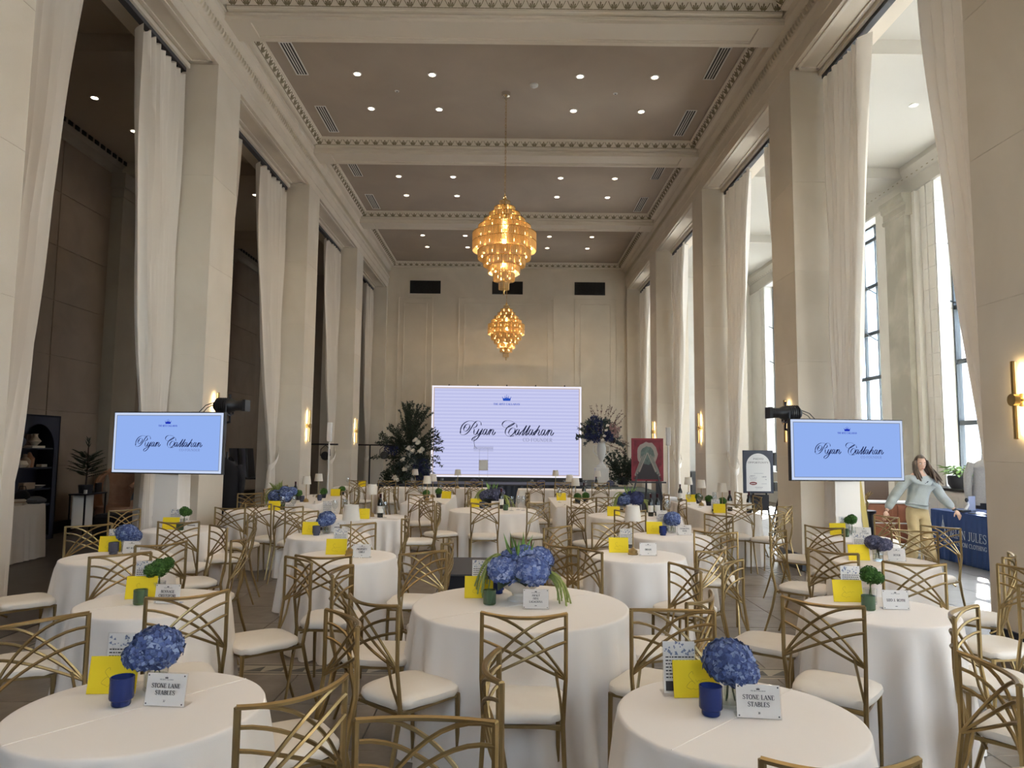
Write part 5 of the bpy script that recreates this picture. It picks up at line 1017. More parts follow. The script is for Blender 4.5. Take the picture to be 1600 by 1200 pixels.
('bottle', -0.11, 11.25, 0, None, 'dark wine bottle on the round table facing the LED wall'),
('glass', 0.05, 10.9, 0, None, 'wine glass on the round table facing the LED wall, closest to the dark aisle'),
('glass', 0.15, 11.05, 0, None, 'wine glass on the round table facing the LED wall, second from the dark aisle'),
('glass', 0.23, 10.98, 0, None, 'wine glass on the round table facing the LED wall, closest to the windows'),
('ball', 1.2, 12.45, 0, 'pot', 'green potted ball on the long two-lamp table facing the urn, closest to the entrance'),
('ball', 1.37, 12.75, 0, 'pot', 'green potted ball on the long two-lamp table facing the urn, closest to the stage'),
('env', 0.97, 13.15, 0.2, None, 'yellow envelope propped up on the long two-lamp table facing the urn'),
('bottle', 1.4, 13.35, 0, None, 'dark wine bottle on the long two-lamp table facing the urn'),
('glass', 0.9, 12.65, 0, None, 'wine glass on the long two-lamp table facing the urn, closest to the entrance'),
('glass', 1.25, 13.65, 0, None, 'wine glass on the long two-lamp table facing the urn, second from the entrance'),
('glass', 0.95, 13.75, 0, None, 'wine glass on the long two-lamp table facing the urn, closest to the stage'),
('bottle', 2.02, 10.22, 0, None, 'dark wine bottle on the round wine table behind DRAJN, closest to the dark aisle'),
('bottle', 2.13, 10.29, 0, None, 'dark wine bottle on the round wine table behind DRAJN, closest to the windows'),
('glass', 2.24, 10.17, 0, None, 'wine glass on the round wine table behind DRAJN, closest to the entrance'),
('glass', 2.3, 10.35, 0, None, 'wine glass on the round wine table behind DRAJN, closest to the stage'),
('sign', 2.1, 9.85, -0.05, ['#'], 'acrylic table sign with blurred writing on the round wine table behind DRAJN'),
('bottle', 3.14, 13.15, 0, None, 'dark wine bottle on the long window-side lamp table, closest to the stage'),
('env', 3.31, 13.05, 0, None, 'yellow envelope propped up on the long window-side lamp table, closest to the stage'),
('env', 3.18, 10.85, -0.1, None, 'yellow envelope propped up on the long window-side lamp table, closest to the entrance'),
('ball', 3.36, 12.7, 0, 'pot', 'green potted ball on the long window-side lamp table, closest to the stage'),
('ball', 3.41, 12.25, 0, 'pot', 'green potted ball on the long window-side lamp table, second from the entrance'),
('ball', 3.48, 11.7, 0, 'pot', 'green potted ball on the long window-side lamp table, closest to the entrance'),
('bottle', 3.46, 11.25, 0, None, 'dark wine bottle on the long window-side lamp table, second from the entrance'),
('bottle', 3.66, 10.95, 0, None, 'dark wine bottle on the long window-side lamp table, closest to the entrance'),
('glass', 3.11, 12.4, 0, None, 'wine glass on the long window-side lamp table, third from the entrance'),
('glass', 3.16, 11.9, 0, None, 'wine glass on the long window-side lamp table, second from the entrance'),
('glass', 3.31, 11.55, 0, None, 'wine glass on the long window-side lamp table, closest to the entrance'),
('glass', 3.58, 12.5, 0, None, 'wine glass on the long window-side lamp table, closest to the stage'),
('menu', 3.16, 10.98, -0.1, None, 'blue toile programme card standing on the long window-side lamp table'),
('hyd', -1.87, 16.9, 0, 'slate', 'slate hydrangea vase on the stage-front tree-side table, closest to the dark aisle'),
('hyd', -0.8, 16.9, 0, 'slate', 'slate hydrangea vase on the stage-front tree-side table, closest to the windows'),
('glass', -2.27, 16.9, 0, None, 'wine glass on the stage-front tree-side table, closest to the dark aisle'),
('glass', -1.57, 17.0, 0, None, 'wine glass on the stage-front tree-side table, second from the dark aisle'),
('glass', -1.22, 16.9, 0, None, 'wine glass on the stage-front tree-side table, third from the dark aisle'),
('glass', -0.62, 16.95, 0, None, 'wine glass on the stage-front tree-side table, closest to the windows'),
('hyd', 0.75, 16.7, 0, 'slate', 'slate hydrangea vase on the stage-front urn-side table, closest to the dark aisle'),
('hyd', 2.35, 16.7, 0, 'slate', 'slate hydrangea vase on the stage-front urn-side table, closest to the windows'),
('glass', 0.55, 16.8, 0, None, 'wine glass on the stage-front urn-side table, closest to the dark aisle'),
('glass', 1.3, 16.7, 0, None, 'wine glass on the stage-front urn-side table, second from the dark aisle'),
('glass', 1.8, 16.75, 0, None, 'wine glass on the stage-front urn-side table, third from the dark aisle'),
('bottle', 2.05, 16.8, 0, None, 'dark wine bottle on the stage-front urn-side table'),
('glass', 2.5, 16.7, 0, None, 'wine glass on the stage-front urn-side table, closest to the windows'),
('env', -3.45, 17.0, 0, None, 'yellow envelope propped up on the back table by the dark-aisle loudspeaker'),
('glass', -3.8, 17.05, 0, None, 'empty stemmed wine glass on the back table by the dark-aisle loudspeaker'),
('glass', -3.25, 10.4, 0, None, 'wine glass on the round WITHERSPOON table, closest to the dark aisle'),
('glass', -3.12, 10.5, 0, None, 'wine glass on the round WITHERSPOON table, closest to the windows'),
('votive', -3.35, 10.9, 0, 'grey', 'ribbed smoky blue glass candle holder on the round WITHERSPOON table')]
# ================================================================== tables
def outline(kind, w, d, u):
    """Point and outward normal of the table edge."""
    if kind == 'round': a = 2*pi*u; return Vector((w*cos(a), w*sin(a))), Vector((cos(a), sin(a)))
    c = .05; sx, sy = w/2-c, d/2-c; P = 4*(sx+sy)+2*pi*c; s = u*P
    segs = [(2*sy, (sx+c, -sy), (0, 1), (1, 0)), (pi*c/2, (sx, sy), 0, None), (2*sx, (sx, sy+c), (-1, 0), (0, 1)), (pi*c/2, (-sx, sy), 90, None), (2*sy, (-sx-c, sy), (0, -1), (-1, 0)), (pi*c/2, (-sx, -sy), 180, None), (2*sx, (-sx, -sy-c), (1, 0), (0, -1)), (pi*c/2, (sx, -sy), 270, None)]
    for L, p, q, n in segs:
        if s <= L+1e-9:
            if n is None: a = R(q)+s/c; return Vector((p[0]+c*cos(a), p[1]+c*sin(a))), Vector((cos(a), sin(a)))
            return Vector((p[0]+q[0]*s, p[1]+q[1]*s)), Vector(n)
        s -= L
    return Vector((sx+c, -sy)), Vector((1, 0))
def table(key, kind, x, y, w, d, desc, seed):
    rnd = random.Random(seed); N = 132 if kind == 'round' else 176; H_ = .755
    t = thing('round_table' if kind == 'round' else 'long_table', None, 'table', (x, y, 0), 0, 'white clothed tables')
    t['label'] = ('large round ' if w > .5 and kind == 'round' else 'small round ' if kind == 'round' else 'rectangular ')+'table in floor-length white linen, the '+desc
    t['label'] = t['label'].replace('the round', 'the').replace('the small table', 'the one').replace('the long', 'the').replace('round table in', 'round table in', 1)
    nf = 14 if kind == 'round' and w < .5 else 19 if kind == 'round' else 26
    ph = [rnd.uniform(0, 2*pi) for _ in range(5)]
    def fold(u, tt):
        a = 2*pi*u; v = cos(nf*a+ph[0]+1.1*sin(2*a+ph[1])+.8*sin(3*a+ph[4])); v = math.copysign(abs(v)**.8, v)
        return tt**.5*(.044*v*(.65+.35*sin(3*a+ph[2]))+.016*cos(5*a+ph[3]))+.075*tt*(1 if kind == 'round' else .55)
    vs = []; prof = [(-.30, H_, 0), (-.10, H_, 0), (-.012, H_, 0), (-.004, H_-.002, 0), (0, H_-.008, 0), (.002, H_-.02, 0)]+[(.003, H_-.02-(H_-.02-.006)*k/16, k/16) for k in range(1, 17)]
    vs = [(0, 0, H_)]
    for (o, z, tt) in prof:
        for i in range(N):
            p, n = outline(kind, w, d, i/N)
            if o < -.2: q = p*.5
            else: q = p+n*(o+(fold(i/N, tt) if tt else 0))
            vs.append((q.x, q.y, z+(.006*sin(i*.9+ph[1]) if tt == 1 else 0)))
    fs = [(0, 1+i, 1+(i+1) % N) for i in range(N)]+[(1+k*N+i, 1+k*N+(i+1) % N, 1+(k+1)*N+(i+1) % N, 1+(k+1)*N+i) for k in range(len(prof)-1) for i in range(N)]
    mb = MB(); mb.add(vs, fs); mb.build('tablecloth', 'cloth', t, True)
    if kind == 'round':
        link('tabletop', TOPM, t, (0, 0, 0), scale=(w/.5, w/.5, 1)); link('pedestal', PEDM, t)
        a = rnd.uniform(.5, 1.2); mb = MB(); mb.tube([(w*.985*cos(a)*k/6, w*.985*sin(a)*k/6, H_+.0002) for k in range(-6, 7)], .0022, 4); mb.build('ironed_crease', 'cloth', t)
    else:
        MB().box(-w/2+.02, -d/2+.02, .715, w/2-.02, d/2-.02, .745).build('tabletop', 'wood', t)
        for sx in (-1, 1):
            for sy in (-1, 1): MB().tube([(sx*(w/2-.12), sy*(d/2-.12), 0), (sx*(w/2-.12), sy*(d/2-.12), .715)], .018, 6).build('leg', 'blackmetal', t)
    return t
TOPM = MB().lathe([(0, .715), (.48, .715), (.48, .745), (0, .745)], 32).mesh('tabletop', 'wood'); PEDM = MB().lathe([(0, 0), (.24, 0), (.24, .02), (.05, .05), (.04, .7), (.12, .715), (0, .715)], 16).mesh('pedestal', 'blackmetal')
for i, (k, v) in enumerate(TABLES.items()):
    if v[0] == 'round': table(k, 'round', v[1], v[2], v[3], v[3], v[4], i+11)
    else: table(k, 'rect', v[1], v[2], v[3], v[4], v[5], i+11)
# ================================================================== chairs: gold lattice back, ivory seat
def chair_proto():
    t = thing('lattice_chair', 'x', 'chair', (0, 0, 0), 0, 'gold lattice-back banquet chairs')
    ZT, ZB, HW = .948, .655, .192
    def post(z): return HW if z > ZB else HW-.012*(ZB-z)/.2 if z > .45 else .180+.018*((.45-z)/.45)
    def py(z): return 0 if z > .66 else .035*((.66-z)/.2) if z > .46 else .035-.13*((.46-z)/.46)**1.3
    zs = [0, .15, .30, .45, .55, .66, .80, ZT]
    for sx in (-1, 1): MB().tube([(sx*post(z), py(z), z) for z in zs], [.0085, .0105, .012, .013, .011, .0105, .0105, .0105], 6).build('rear_leg', 'gold', t, True)
    for sx in (-1, 1): MB().tube([(sx*.172, .425, 0), (sx*.175, .42, .2), (sx*.175, .415, .445)], [.009, .0115, .014], 6).build('front_leg', 'gold', t, True)
    for sx in (-1, 1):
        for yy, z0 in ((-.096, 0), (.425, 0)): pass
    def bulge(x): return -.055*max(0, 1-(x/HW)**2)
    rp = [(HW*k/10*1.02, bulge(HW*k/10)*1, ZT-.010*(1-(k/10)**2)) for k in range(-10, 11)]; MB().tube(rp, .0115, 6, True, .75).build('top_rail', 'gold', t, True)
    for s in (-1, 1):
        for z0, p in ((.985, 2.2), (.80, 1.7), (.58, 1.32)):
            pts = []
            for k in range(11):
                xn = k/10; zz = ZB+(ZT-ZB)*z0*(1-xn**p); x = -HW+2*HW*xn; pts.append((s*x, bulge(x)+.004*s, zz))
            MB().tube(pts, .0072, 5).build('lattice_bar', 'gold', t, True)
    for s in (-1, 1): MB().tube([(s*.76*HW, bulge(.76*HW), ZB+.045), (s*.87*HW, -.006, .57), (s*.93*HW, .03, .47)], .0072, 5).build('strut', 'gold', t, True)
    def sq(a, e=.5): return math.copysign(abs(cos(a))**e, cos(a)), math.copysign(abs(sin(a))**e, sin(a))
    mb = MB(); N = 28; lay = [(.86, .445), (.97, .447), (1.0, .462), (.985, .480), (.90, .493), (.70, .501), (.35, .505)]
    vs = []
    for k, z in lay:
        for i in range(N):
            cx_, sy_ = sq(2*pi*i/N); yy = .238+.212*sy_*k; wd = .188+.030*((yy-.03)/.42); vs.append((wd*cx_*k, yy, z+(.003*sin(i*2.4) if k > .95 else 0)))
    vs.append((0, .238, .506)); L = len(vs)-1
    fs = [(r*N+i, r*N+(i+1) % N, (r+1)*N+(i+1) % N, (r+1)*N+i) for r in range(len(lay)-1) for i in range(N)]+[((len(lay)-1)*N+i, (len(lay)-1)*N+(i+1) % N, L) for i in range(N)]+[tuple(reversed(range(N)))]
    mb.add(vs, fs); mb.build('seat', 'seat', t, True)
    mb = MB(); mb.tube([(-.172, .415, .436), (.172, .415, .436)], .011, 4); mb.tube([(-.176, .035, .436), (.176, .035, .436)], .011, 4)
    for s in (-1, 1): mb.tube([(s*.178, .035, .436), (s*.174, .415, .436)], .011, 4); mb.tube([(s*.09, .04, .432), (s*.176, .10, .40)], .008, 4)
    mb.build('seat_frame', 'gold', t)
    return t
cp = chair_proto(); index_kids()
for i, (x, y, a, lb) in enumerate(CHAIRS):
    if i == 0: cp.location = (x, y, 0); cp.rotation_euler = (0, 0, a); cp['label'] = lb
    else: dup(cp, (x, y, 0), a, lb)
# ================================================================== what stands on the tables
ZT_ = .757
def florets(c, r, n, fs, sq=1.):
    mb = MB(); c = Vector(c)
    for i in range(n):
        z = 1-2*(i+.5)/n*.86; a = i*2.39996; q = math.sqrt(max(0, 1-z*z)); d = Vector((q*cos(a), q*sin(a), z)); d = (d+rv()*.12).normalized()
        p = c+Vector((d.x*r, d.y*r, d.z*r*sq))*(1+random.uniform(-.09, .07)); s = d.orthogonal().normalized(); s = (Matrix.Rotation(random.uniform(0, 6), 3, d) @ s); b = d.cross(s)
        for k in range(4):
            e = s*cos(k*pi/2)+b*sin(k*pi/2); g = s*cos(k*pi/2+pi/2)+b*sin(k*pi/2+pi/2); w = fs*random.uniform(.8, 1.15)
            mb.add([p, p+e*w*.55+g*w*.42+d*.002, p+e*w+d*w*.18, p+e*w*.55-g*w*.42+d*.002], [(0, 1, 2, 3)])
    return mb
HEAD = {}
for nm, m in (('mid', 'hyd'), ('pale', 'hyd_pale'), ('slate', 'hyd_grey'), ('navy', 'hyd_navy')): HEAD[nm] = florets((0, 0, 0), .088, 250, .027, .80).mesh('flower_head', [m])
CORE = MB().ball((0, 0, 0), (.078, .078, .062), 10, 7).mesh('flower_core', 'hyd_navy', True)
def vase(t, r, h, m='glass'):
    MB().lathe([(0, 0), (r*.9, 0), (r, .006), (r*.96, h*.5), (r*1.02, h), (r*.96, h), (r*.9, h*.5), (r*.93, .012), (0, .012)], 20).build('vase', m, t, True)
    if m == 'glass': MB().lathe([(0, .013), (r*.88, .013), (r*.86, h*.55), (0, h*.55)], 14).build('water', 'water', t, True)
def hydr(x, y, rz, ex, lb):
    t = thing('hydrangea_vase', lb, 'flowers', (x, y, ZT_), random.uniform(0, 6), 'hydrangeas on the tables'); vase(t, .045, .105)
    for a in range(3): MB().tube([(.02*cos(a*2.1), .02*sin(a*2.1), .02), (.0, 0, .12)], .0035, 4).build('stem', 'stem', t)
    nm = 'slate' if ex == 'slate' else 'mid'
    for (dx, dy, dz, s) in (((0, 0, .158, 1.0), (-.055, -.02, .135, .70)) if ex != 'slate' else ((-.03, 0, .15, .85), (.045, .02, .14, .75))):
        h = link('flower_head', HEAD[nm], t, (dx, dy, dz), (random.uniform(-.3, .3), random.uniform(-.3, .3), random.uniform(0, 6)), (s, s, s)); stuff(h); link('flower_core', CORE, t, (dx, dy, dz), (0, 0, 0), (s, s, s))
    mb = MB()
    for a in range(3): leaf_mb(mb, Vector((0, 0, .115)), Vector((cos(a*2.2), sin(a*2.2), -.1)), .08, .05, Vector((0, 0, 1)))
    mb.build('leaf', 'leaf_dark', t)
    return t
def mossball(r, seed):
    rn = random.Random(seed); mb = MB()
    for i in range(320):
        z = rn.uniform(-1, 1); a = rn.uniform(0, 6.283); q = math.sqrt(1-z*z); d = Vector((q*cos(a), q*sin(a), z)); p = d*r*rn.uniform(.86, 1.02); s = d.orthogonal().normalized(); s = Matrix.Rotation(rn.uniform(0, 6), 3, d) @ s; b = d.cross(s); w = r*.17
        mb.add([p-s*w, p+b*w*.6+d*w*.5, p+s*w, p-b*w*.6+d*w*.5], [(0, 1, 2), (0, 2, 3)])
    mb.ball((0, 0, 0), r*.88, 10, 7); return mb.mesh('moss_ball', 'moss')
BALLS = [mossball(.055, 1), mossball(.055, 2)]
def ball(x, y, rz, ex, lb):
    t = thing('green_ball_vase', lb, 'flowers', (x, y, ZT_), random.uniform(0, 6), 'green balls on the tables')
    if ex == 'pot':
        MB().lathe([(0, 0), (.04, 0), (.052, .07), (.046, .07), (.04, .06), (0, .06)], 14).build('pot', 'planter', t, True); b = link('moss_ball', BALLS[0], t, (0, 0, .115), (.2, .4, 1), (1.25, 1.25, 1.1)); stuff(b); return t
    vase(t, .040, .095)
    MB().tube([(.01, 0, .012), (0, 0, .14)], .004, 5).build('stem', 'stem', t); MB().tube([(-.012, 0, .012), (.006, .01, .13)], .003, 5).build('stem', 'stem', t)
    b = link('moss_ball', BALLS[0], t, (0, 0, .178)); stuff(b); b = link('moss_ball', BALLS[1], t, (.045, .0, .165 if ex == 'one' else .20), (1, 0, 2), (.72, .72, .72)); stuff(b)
    if ex == 'two': b = link('moss_ball', BALLS[1], t, (-.05, .0, .165), (1, 2, 2), (.75, .75, .75)); stuff(b)
    return t
SHD = MB().lathe([(.078, .30), (.060, .435), (.058, .435), (.076, .30)], 28).mesh('lamp_shade', 'shade', True)
LB = MB().lathe([(0, 0), (.045, 0), (.046, .012), (.040, .016), (.040, .040), (.030, .046), (.012, .058), (.007, .066), (0, .066)], 20).mesh('lamp_base', 'brass', True); LP = MB().tube([(0, 0, .06), (0, 0, .40)], .006, 8).mesh('pole', 'brass', True); LC = MB().lathe([(0, .405), (.012, .40), (.012, .36), (0, .355)], 8).mesh('lamp_socket', 'brass')
def lamp(x, y, rz, ex, lb):
    t = thing('table_lamp', lb, 'lamp', (x, y, ZT_), 0, 'table lamps with white shades'); link('lamp_base', LB, t); link('pole', LP, t); link('lamp_shade', SHD, t); link('lamp_socket', LC, t); return t
BO = MB().lathe([(0, 0), (.037, 0), (.0385, .01), (.0385, .185), (.030, .215), (.0155, .245), (.0145, .30), (.0155, .302), (.0155, .312), (0, .312)], 18).mesh('bottle_body', 'bottle', True); BL = MB().lathe([(.0388, .06), (.0392, .062), (.0392, .15), (.0388, .152)], 18).mesh('label', 'label', True); BF = MB().lathe([(.0150, .255), (.0158, .256), (.0163, .313), (0, .314)], 14).mesh('foil_cap', 'foil', True)
def bottle(x, y, rz, ex, lb):
    t = thing('wine_bottle', lb, 'bottle', (x, y, ZT_), random.uniform(0, 6), 'wine bottles'); link('bottle_body', BO, t); link('label', BL, t); link('foil_cap', BF, t); return t
GW = MB().lathe([(0, .001), (.034, .001), (.033, .004), (.006, .008), (.004, .02), (.004, .085), (.012, .095), (.034, .12), (.040, .15), (.036, .19), (.031, .215), (.030, .215), (.035, .19), (.0385, .15), (.033, .122), (.010, .098), (0, .096)], 18).mesh('wine_glass', 'glass', True)
def glass(x, y, rz, ex, lb): return tag(link('wine_glass', GW, None, (x, y, ZT_)), lb, 'glass', 'stemmed wine glasses')
VM = {}
for c, m in (('blue', 'glassblue'), ('navy', 'glassblue'), ('grey', 'glassgrey'), ('green', 'glassgreen')):
    pr = [(0, 0), (.030, 0), (.032, .004), (.032, .018), (.038, .022), (.040, .026), (.040, .10), (.036, .10), (.036, .03), (0, .026)] if c != 'green' else [(0, 0), (.034, 0), (.038, .006), (.038, .085), (.034, .085), (.034, .012), (0, .010)]
    VM[c] = MB().lathe(pr, 40, rib=.035).mesh('glass_cup', m, True)
WAX = MB().lathe([(0, .028), (.030, .028), (.030, .06), (0, .058)], 14).mesh('candle', 'wax', True); WICK = MB().tube([(0, 0, .056), (.001, 0, .068)], .0012, 4).mesh('wick', 'ink')
def votive(x, y, rz, ex, lb):
    t = thing('candle_holder', lb, 'candle holder', (x, y, ZT_), 0, 'ribbed glass candle holders'); link('glass_cup', VM[ex], t); link('candle', WAX, t); link('wick', WICK, t); return t
def squiggle(mb, x, y, n, w, h):
    p = [(x+w*k/n, y+h*random.uniform(-.5, .5)) for k in range(n+1)]; p = smooth_path(p, 4); ribbon(mb, p, [.0011]*len(p))
def env(x, y, rz, ex, lb):
    t = thing('envelope', lb, 'envelope', (x, y, ZT_), rz, 'yellow envelopes on the tables'); lean = R(-11)
    T = Matrix.Rotation(lean, 4, 'X'); o = MB().box(-.090, -.002, 0, .090, .002, .135, .0008).xf(T).build('paper', 'yellow', t)
    mb = MB(); random.seed(hash((int(x*100), 3)) % 999)
    pts = smooth_path([(-.022, .030), (-.040, .040), (-.020, .060), (-.006, .050), (-.030, .078), (-.016, .094), (-.012, .084)], 5); ribbon(mb, [(a, b) for a, b in pts], [.0014]*len(pts)); squiggle(mb, -.004, .060, 7, .045, .012); squiggle(mb, -.02, .030, 6, .035, .010)
    mb.xf(T @ Matrix.Translation((0, -.0026, 0)) @ RX); mb.build('handwriting', 'yink', t); return t
def menu(x, y, rz, ex, lb):
    t = thing('programme_holder', lb, 'card holder', (x, y, ZT_), rz, 'toile programme cards'); T = Matrix.Rotation(R(-6), 4, 'X')
    MB().box(-.066, -.004, .0, .066, .004, .198).xf(T).build('acrylic_sleeve', 'acrylic', t); MB().box(-.07, -.035, 0, .07, .045, .004).build('foot', 'acrylic', t); MB().box(-.0625, -.0015, .004, .0625, .0015, .194).xf(T).build('card', 'paper', t)
    a, b = MB(), MB(); rn = random.Random(int(x*1000) % 997)
    for k in range(26):
        cx_, cy_ = rn.uniform(-.057, .057), rn.uniform(.145, .190); r = rn.uniform(.003, .008); an = rn.uniform(0, 3); a.add([(cx_+r*cos(an+q*pi/3)*(1 if q % 2 else .55), cy_+r*sin(an+q*pi/3)*(1 if q % 2 else .55), 0) for q in range(6)], [tuple(range(6))])
    for row in range(7):
        xx = -.054
        while xx < .050: L = rn.uniform(.005, .013); b.add([(xx, .134-row*.0125, 0), (xx+L, .134-row*.0125, 0), (xx+L, .1385-row*.0125, 0), (xx, .1385-row*.0125, 0)], [(0, 1, 2, 3)]); xx += L+.003
    F = T @ Matrix.Translation((0, -.0048, 0)) @ RX; a.xf(F); b.xf(F); a.build('toile_print', 'blueprint', t); b.build('text_rows', 'ink', t)
    MB().box(-.056, -.0047, .012, .056, -.0043, .048).xf(T).build('printed_photograph', 'artdark', t); return t
def sign(x, y, rz, ex, lb):
    t = thing('table_sign', lb, 'sign', (x, y, ZT_), rz, 'acrylic table signs'); T = Matrix.Rotation(R(-9), 4, 'X'); W2, H2 = .078, .116
    MB().box(-W2, -.004, 0, W2, .004, H2, .001).xf(T).build('acrylic_front', 'acrylic', t); MB().box(-W2, .003, 0, W2, .055, .004).build('acrylic_foot', 'acrylic', t); MB().box(-W2+.003, -.0015, .003, W2-.003, .0015, H2-.003).xf(T).build('card', 'paper', t)
    mb = MB(); F = T @ Matrix.Translation((0, -.0048, 0)) @ RX; lines = [l for l in ex if not l.isdigit()]; num = [l for l in ex if l.isdigit()]
    crown_poly(mb, 0, .100, .013); serif(mb, 'THE RITZ CALLAHAN', 0, .0925, .0038, .052)
    n = len(lines); h = .0145 if n < 3 else .011; st = h*1.62
    for i, l in enumerate(lines):
        if l == '#': ticks(mb, 0, .060, .085, .013); continue
        w = min(.118, sum(GL[c][0] for c in l)*h*1.0+len(l)*h*.06); serif(mb, l, 0, (.060 if n > 1 else .055)+((n-1)/2-i)*st, h, w, 1.05)
    if num: serif(mb, num[0], 0, .020, .007)
    else: ribbon(mb, [(-.006, .020), (.006, .020)], [.003]*2)
    for sx in (-1, 1):
        for z in (.010, .106): mb.add([(sx*.068+.003*cos(k*pi/3), z+.003*sin(k*pi/3), 0) for k in range(6)], [tuple(range(6))])
    mb.xf(F); mb.build('lettering', 'ink', t); return t
def trail(mb, p, d, L, r=.006, n=9):
    p = Vector(p); d = Vector(d).normalized(); pts = [p.copy()]
    for i in range(n): d = (d+Vector((0, 0, -.42))+rv()*.10).normalized(); p = p+d*L/n; p.z = max(p.z, .004+.3*r); pts.append(p.copy())
    mb.tube(pts, [r*(1-.4*i/n)*(1+.25*(i % 2)) for i in range(n+1)], 6)
def centre(x, y, rz, ex, lb):
    t = thing('flower_centrepiece', lb, 'flower arrangement', (x, y, ZT_), 0); big = ex == 'T3'; k = 1 if big else .95
    MB().lathe([(0, 0), (.075, 0), (.075, .012), (.045, .03), (.05, .05), (.11, .085), (.135, .125), (.14, .13), (.13, .135), (0, .12)], 36, rib=.03).build('footed_bowl', 'porcelain' if ex in ('T3', 'T17') else 'planter', t, True)
    nm = {'T3': 'pale', 'T9': 'mid', 'T13': 'slate', 'T17': 'mid'}[ex]
    HP = [(-.10, -.08, .19, 1.12), (.07, -.10, .20, 1.18), (.03, .02, .255, 1.0), (.13, .03, .25, .9), (-.05, .10, .22, 1.0), (-.16, .04, .17, .7)]
    for (a, b, c, s) in HP:
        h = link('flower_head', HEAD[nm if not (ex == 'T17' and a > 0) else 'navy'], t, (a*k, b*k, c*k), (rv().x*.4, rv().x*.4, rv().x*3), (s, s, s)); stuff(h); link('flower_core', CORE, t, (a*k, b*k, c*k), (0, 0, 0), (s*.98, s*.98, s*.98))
    lf = MB()
    for i in range(26):
        a = random.uniform(0, 6.28); leaf_mb(lf, Vector((.10*cos(a), .10*sin(a), random.uniform(.13, .22))), Vector((cos(a), sin(a), random.uniform(-.3, .7))), random.uniform(.10, .15), .08, Vector((0, 0, 1)))
    leaf_mb(lf, Vector((-.06, -.10, .15)), Vector((-.5, -.8, -.35)), .15, .10, Vector((0, 0, 1))); lf.build('leaf', 'leaf_dark', t)
    tr = MB(); 
    for i in range(13): trail(tr, (-.12, .0, .24+.012*(i % 4)), (-1, random.uniform(-.7, .4), random.uniform(.1, .9)), random.uniform(.20, .30), .007)
    if ex != 'T9':
        for i in range(9): trail(tr, (.17, -.06, .16+.01*(i % 3)), (1, random.uniform(-.8, .3), random.uniform(.0, .8)), random.uniform(.17, .36), .008)
    stuff(tr.build('trailing_amaranth', 'amaranth', t, True))
    sp = MB()
    for i in range(14 if ex != 'T9' else 60): a = random.uniform(0, 6.28); leaf_mb(sp, Vector((.03*cos(a)-(.08 if ex == 'T9' else 0), .03*sin(a), .24)), Vector((.5*cos(a)-(.3 if ex == 'T9' else 0), .5*sin(a), 1)), random.uniform(.10, .2), .014)
    sp.build('grass_blade', 'leaf_bright' if ex != 'T9' else 'amaranth', t); return t
FN = dict(env=env, menu=menu, votive=votive, sign=sign, hyd=hydr, ball=ball, lamp=lamp, bottle=bottle, glass=glass, centre=centre)
for k, x, y, rz, ex, lb in ITEMS: FN[k](x, y, rz, ex, lb)
# ================================================================== the woman
def skin_mesh(name, P, E, rad, root, sub=2):
    me = bpy.data.meshes.new(name); me.from_pydata(P, E, []); me.update(); o = bpy.data.objects.new('tmp', me); COL.objects.link(o)
    m = o.modifiers.new('s', 'SKIN'); m.use_smooth_shade = True; sv = me.skin_vertices[0].data
    for i, r in enumerate(rad): sv[i].radius = r if isinstance(r, tuple) else (r, r); sv[i].use_root = (i == root)
    if sub: q = o.modifiers.new('d', 'SUBSURF'); q.levels = sub; q.render_levels = sub
    dg = bpy.context.evaluated_depsgraph_get(); r = bpy.data.meshes.new_from_object(o.evaluated_get(dg)); r.name = name
    bpy.data.objects.remove(o); r.polygons.foreach_set('use_smooth', [True]*len(r.polygons)); return r
def chain(n, off=0): return [(off+i, off+i+1) for i in range(n-1)]
wm = Vector((6.19, 10.9, 0))
hip = (0, 0, .90)
P = [(0, 0, .90), (.02, 0, 1.05), (.04, 0, 1.20), (.045, 0, 1.32), (.05, -.01, 1.40), (.055, -.015, 1.47)]; E_ = chain(6); rad = [(.13, .10), (.12, .09), (.13, .10), (.08, .07), .048, .05]
def limb(par, pts, rs):
    global P, E_, rad
    k = len(P); P += pts; rad += rs; E_ += [(par, k)]+chain(len(pts), k)
limb(3, [(-.14, 0, 1.28), (-.20, .01, 1.22), (-.33, .05, 1.01), (-.43, .02, .86), (-.465, .0, .80)], [.06, .05, .040, .030, .026])
limb(3, [(.20, 0, 1.28), (.27, -.01, 1.22), (.36, -.04, 1.03), (.47, -.09, .88), (.515, -.11, .83)], [.06, .05, .040, .030, .026])
limb(0, [(-.08, 0, .84), (-.05, -.02, .48), (-.08, .06, .10), (-.08, .05, .06)], [.085, .055, .035, .035]); limb(0, [(.08, 0, .84), (.10, -.05, .48), (.17, -.06, .10), (.17, -.07, .06)], [.085, .055, .035, .035])
body_me = skin_mesh('person', P, E_, rad, 0)
bm = bmesh.new(); bm.from_mesh(body_me)
extra = MB()
hc = Vector((.058, -.03, 1.525)); HR = Matrix.Rotation(R(-4), 4, 'Z') @ Matrix.Rotation(R(10), 4, 'X'); HT = Matrix.Translation(hc) @ HR
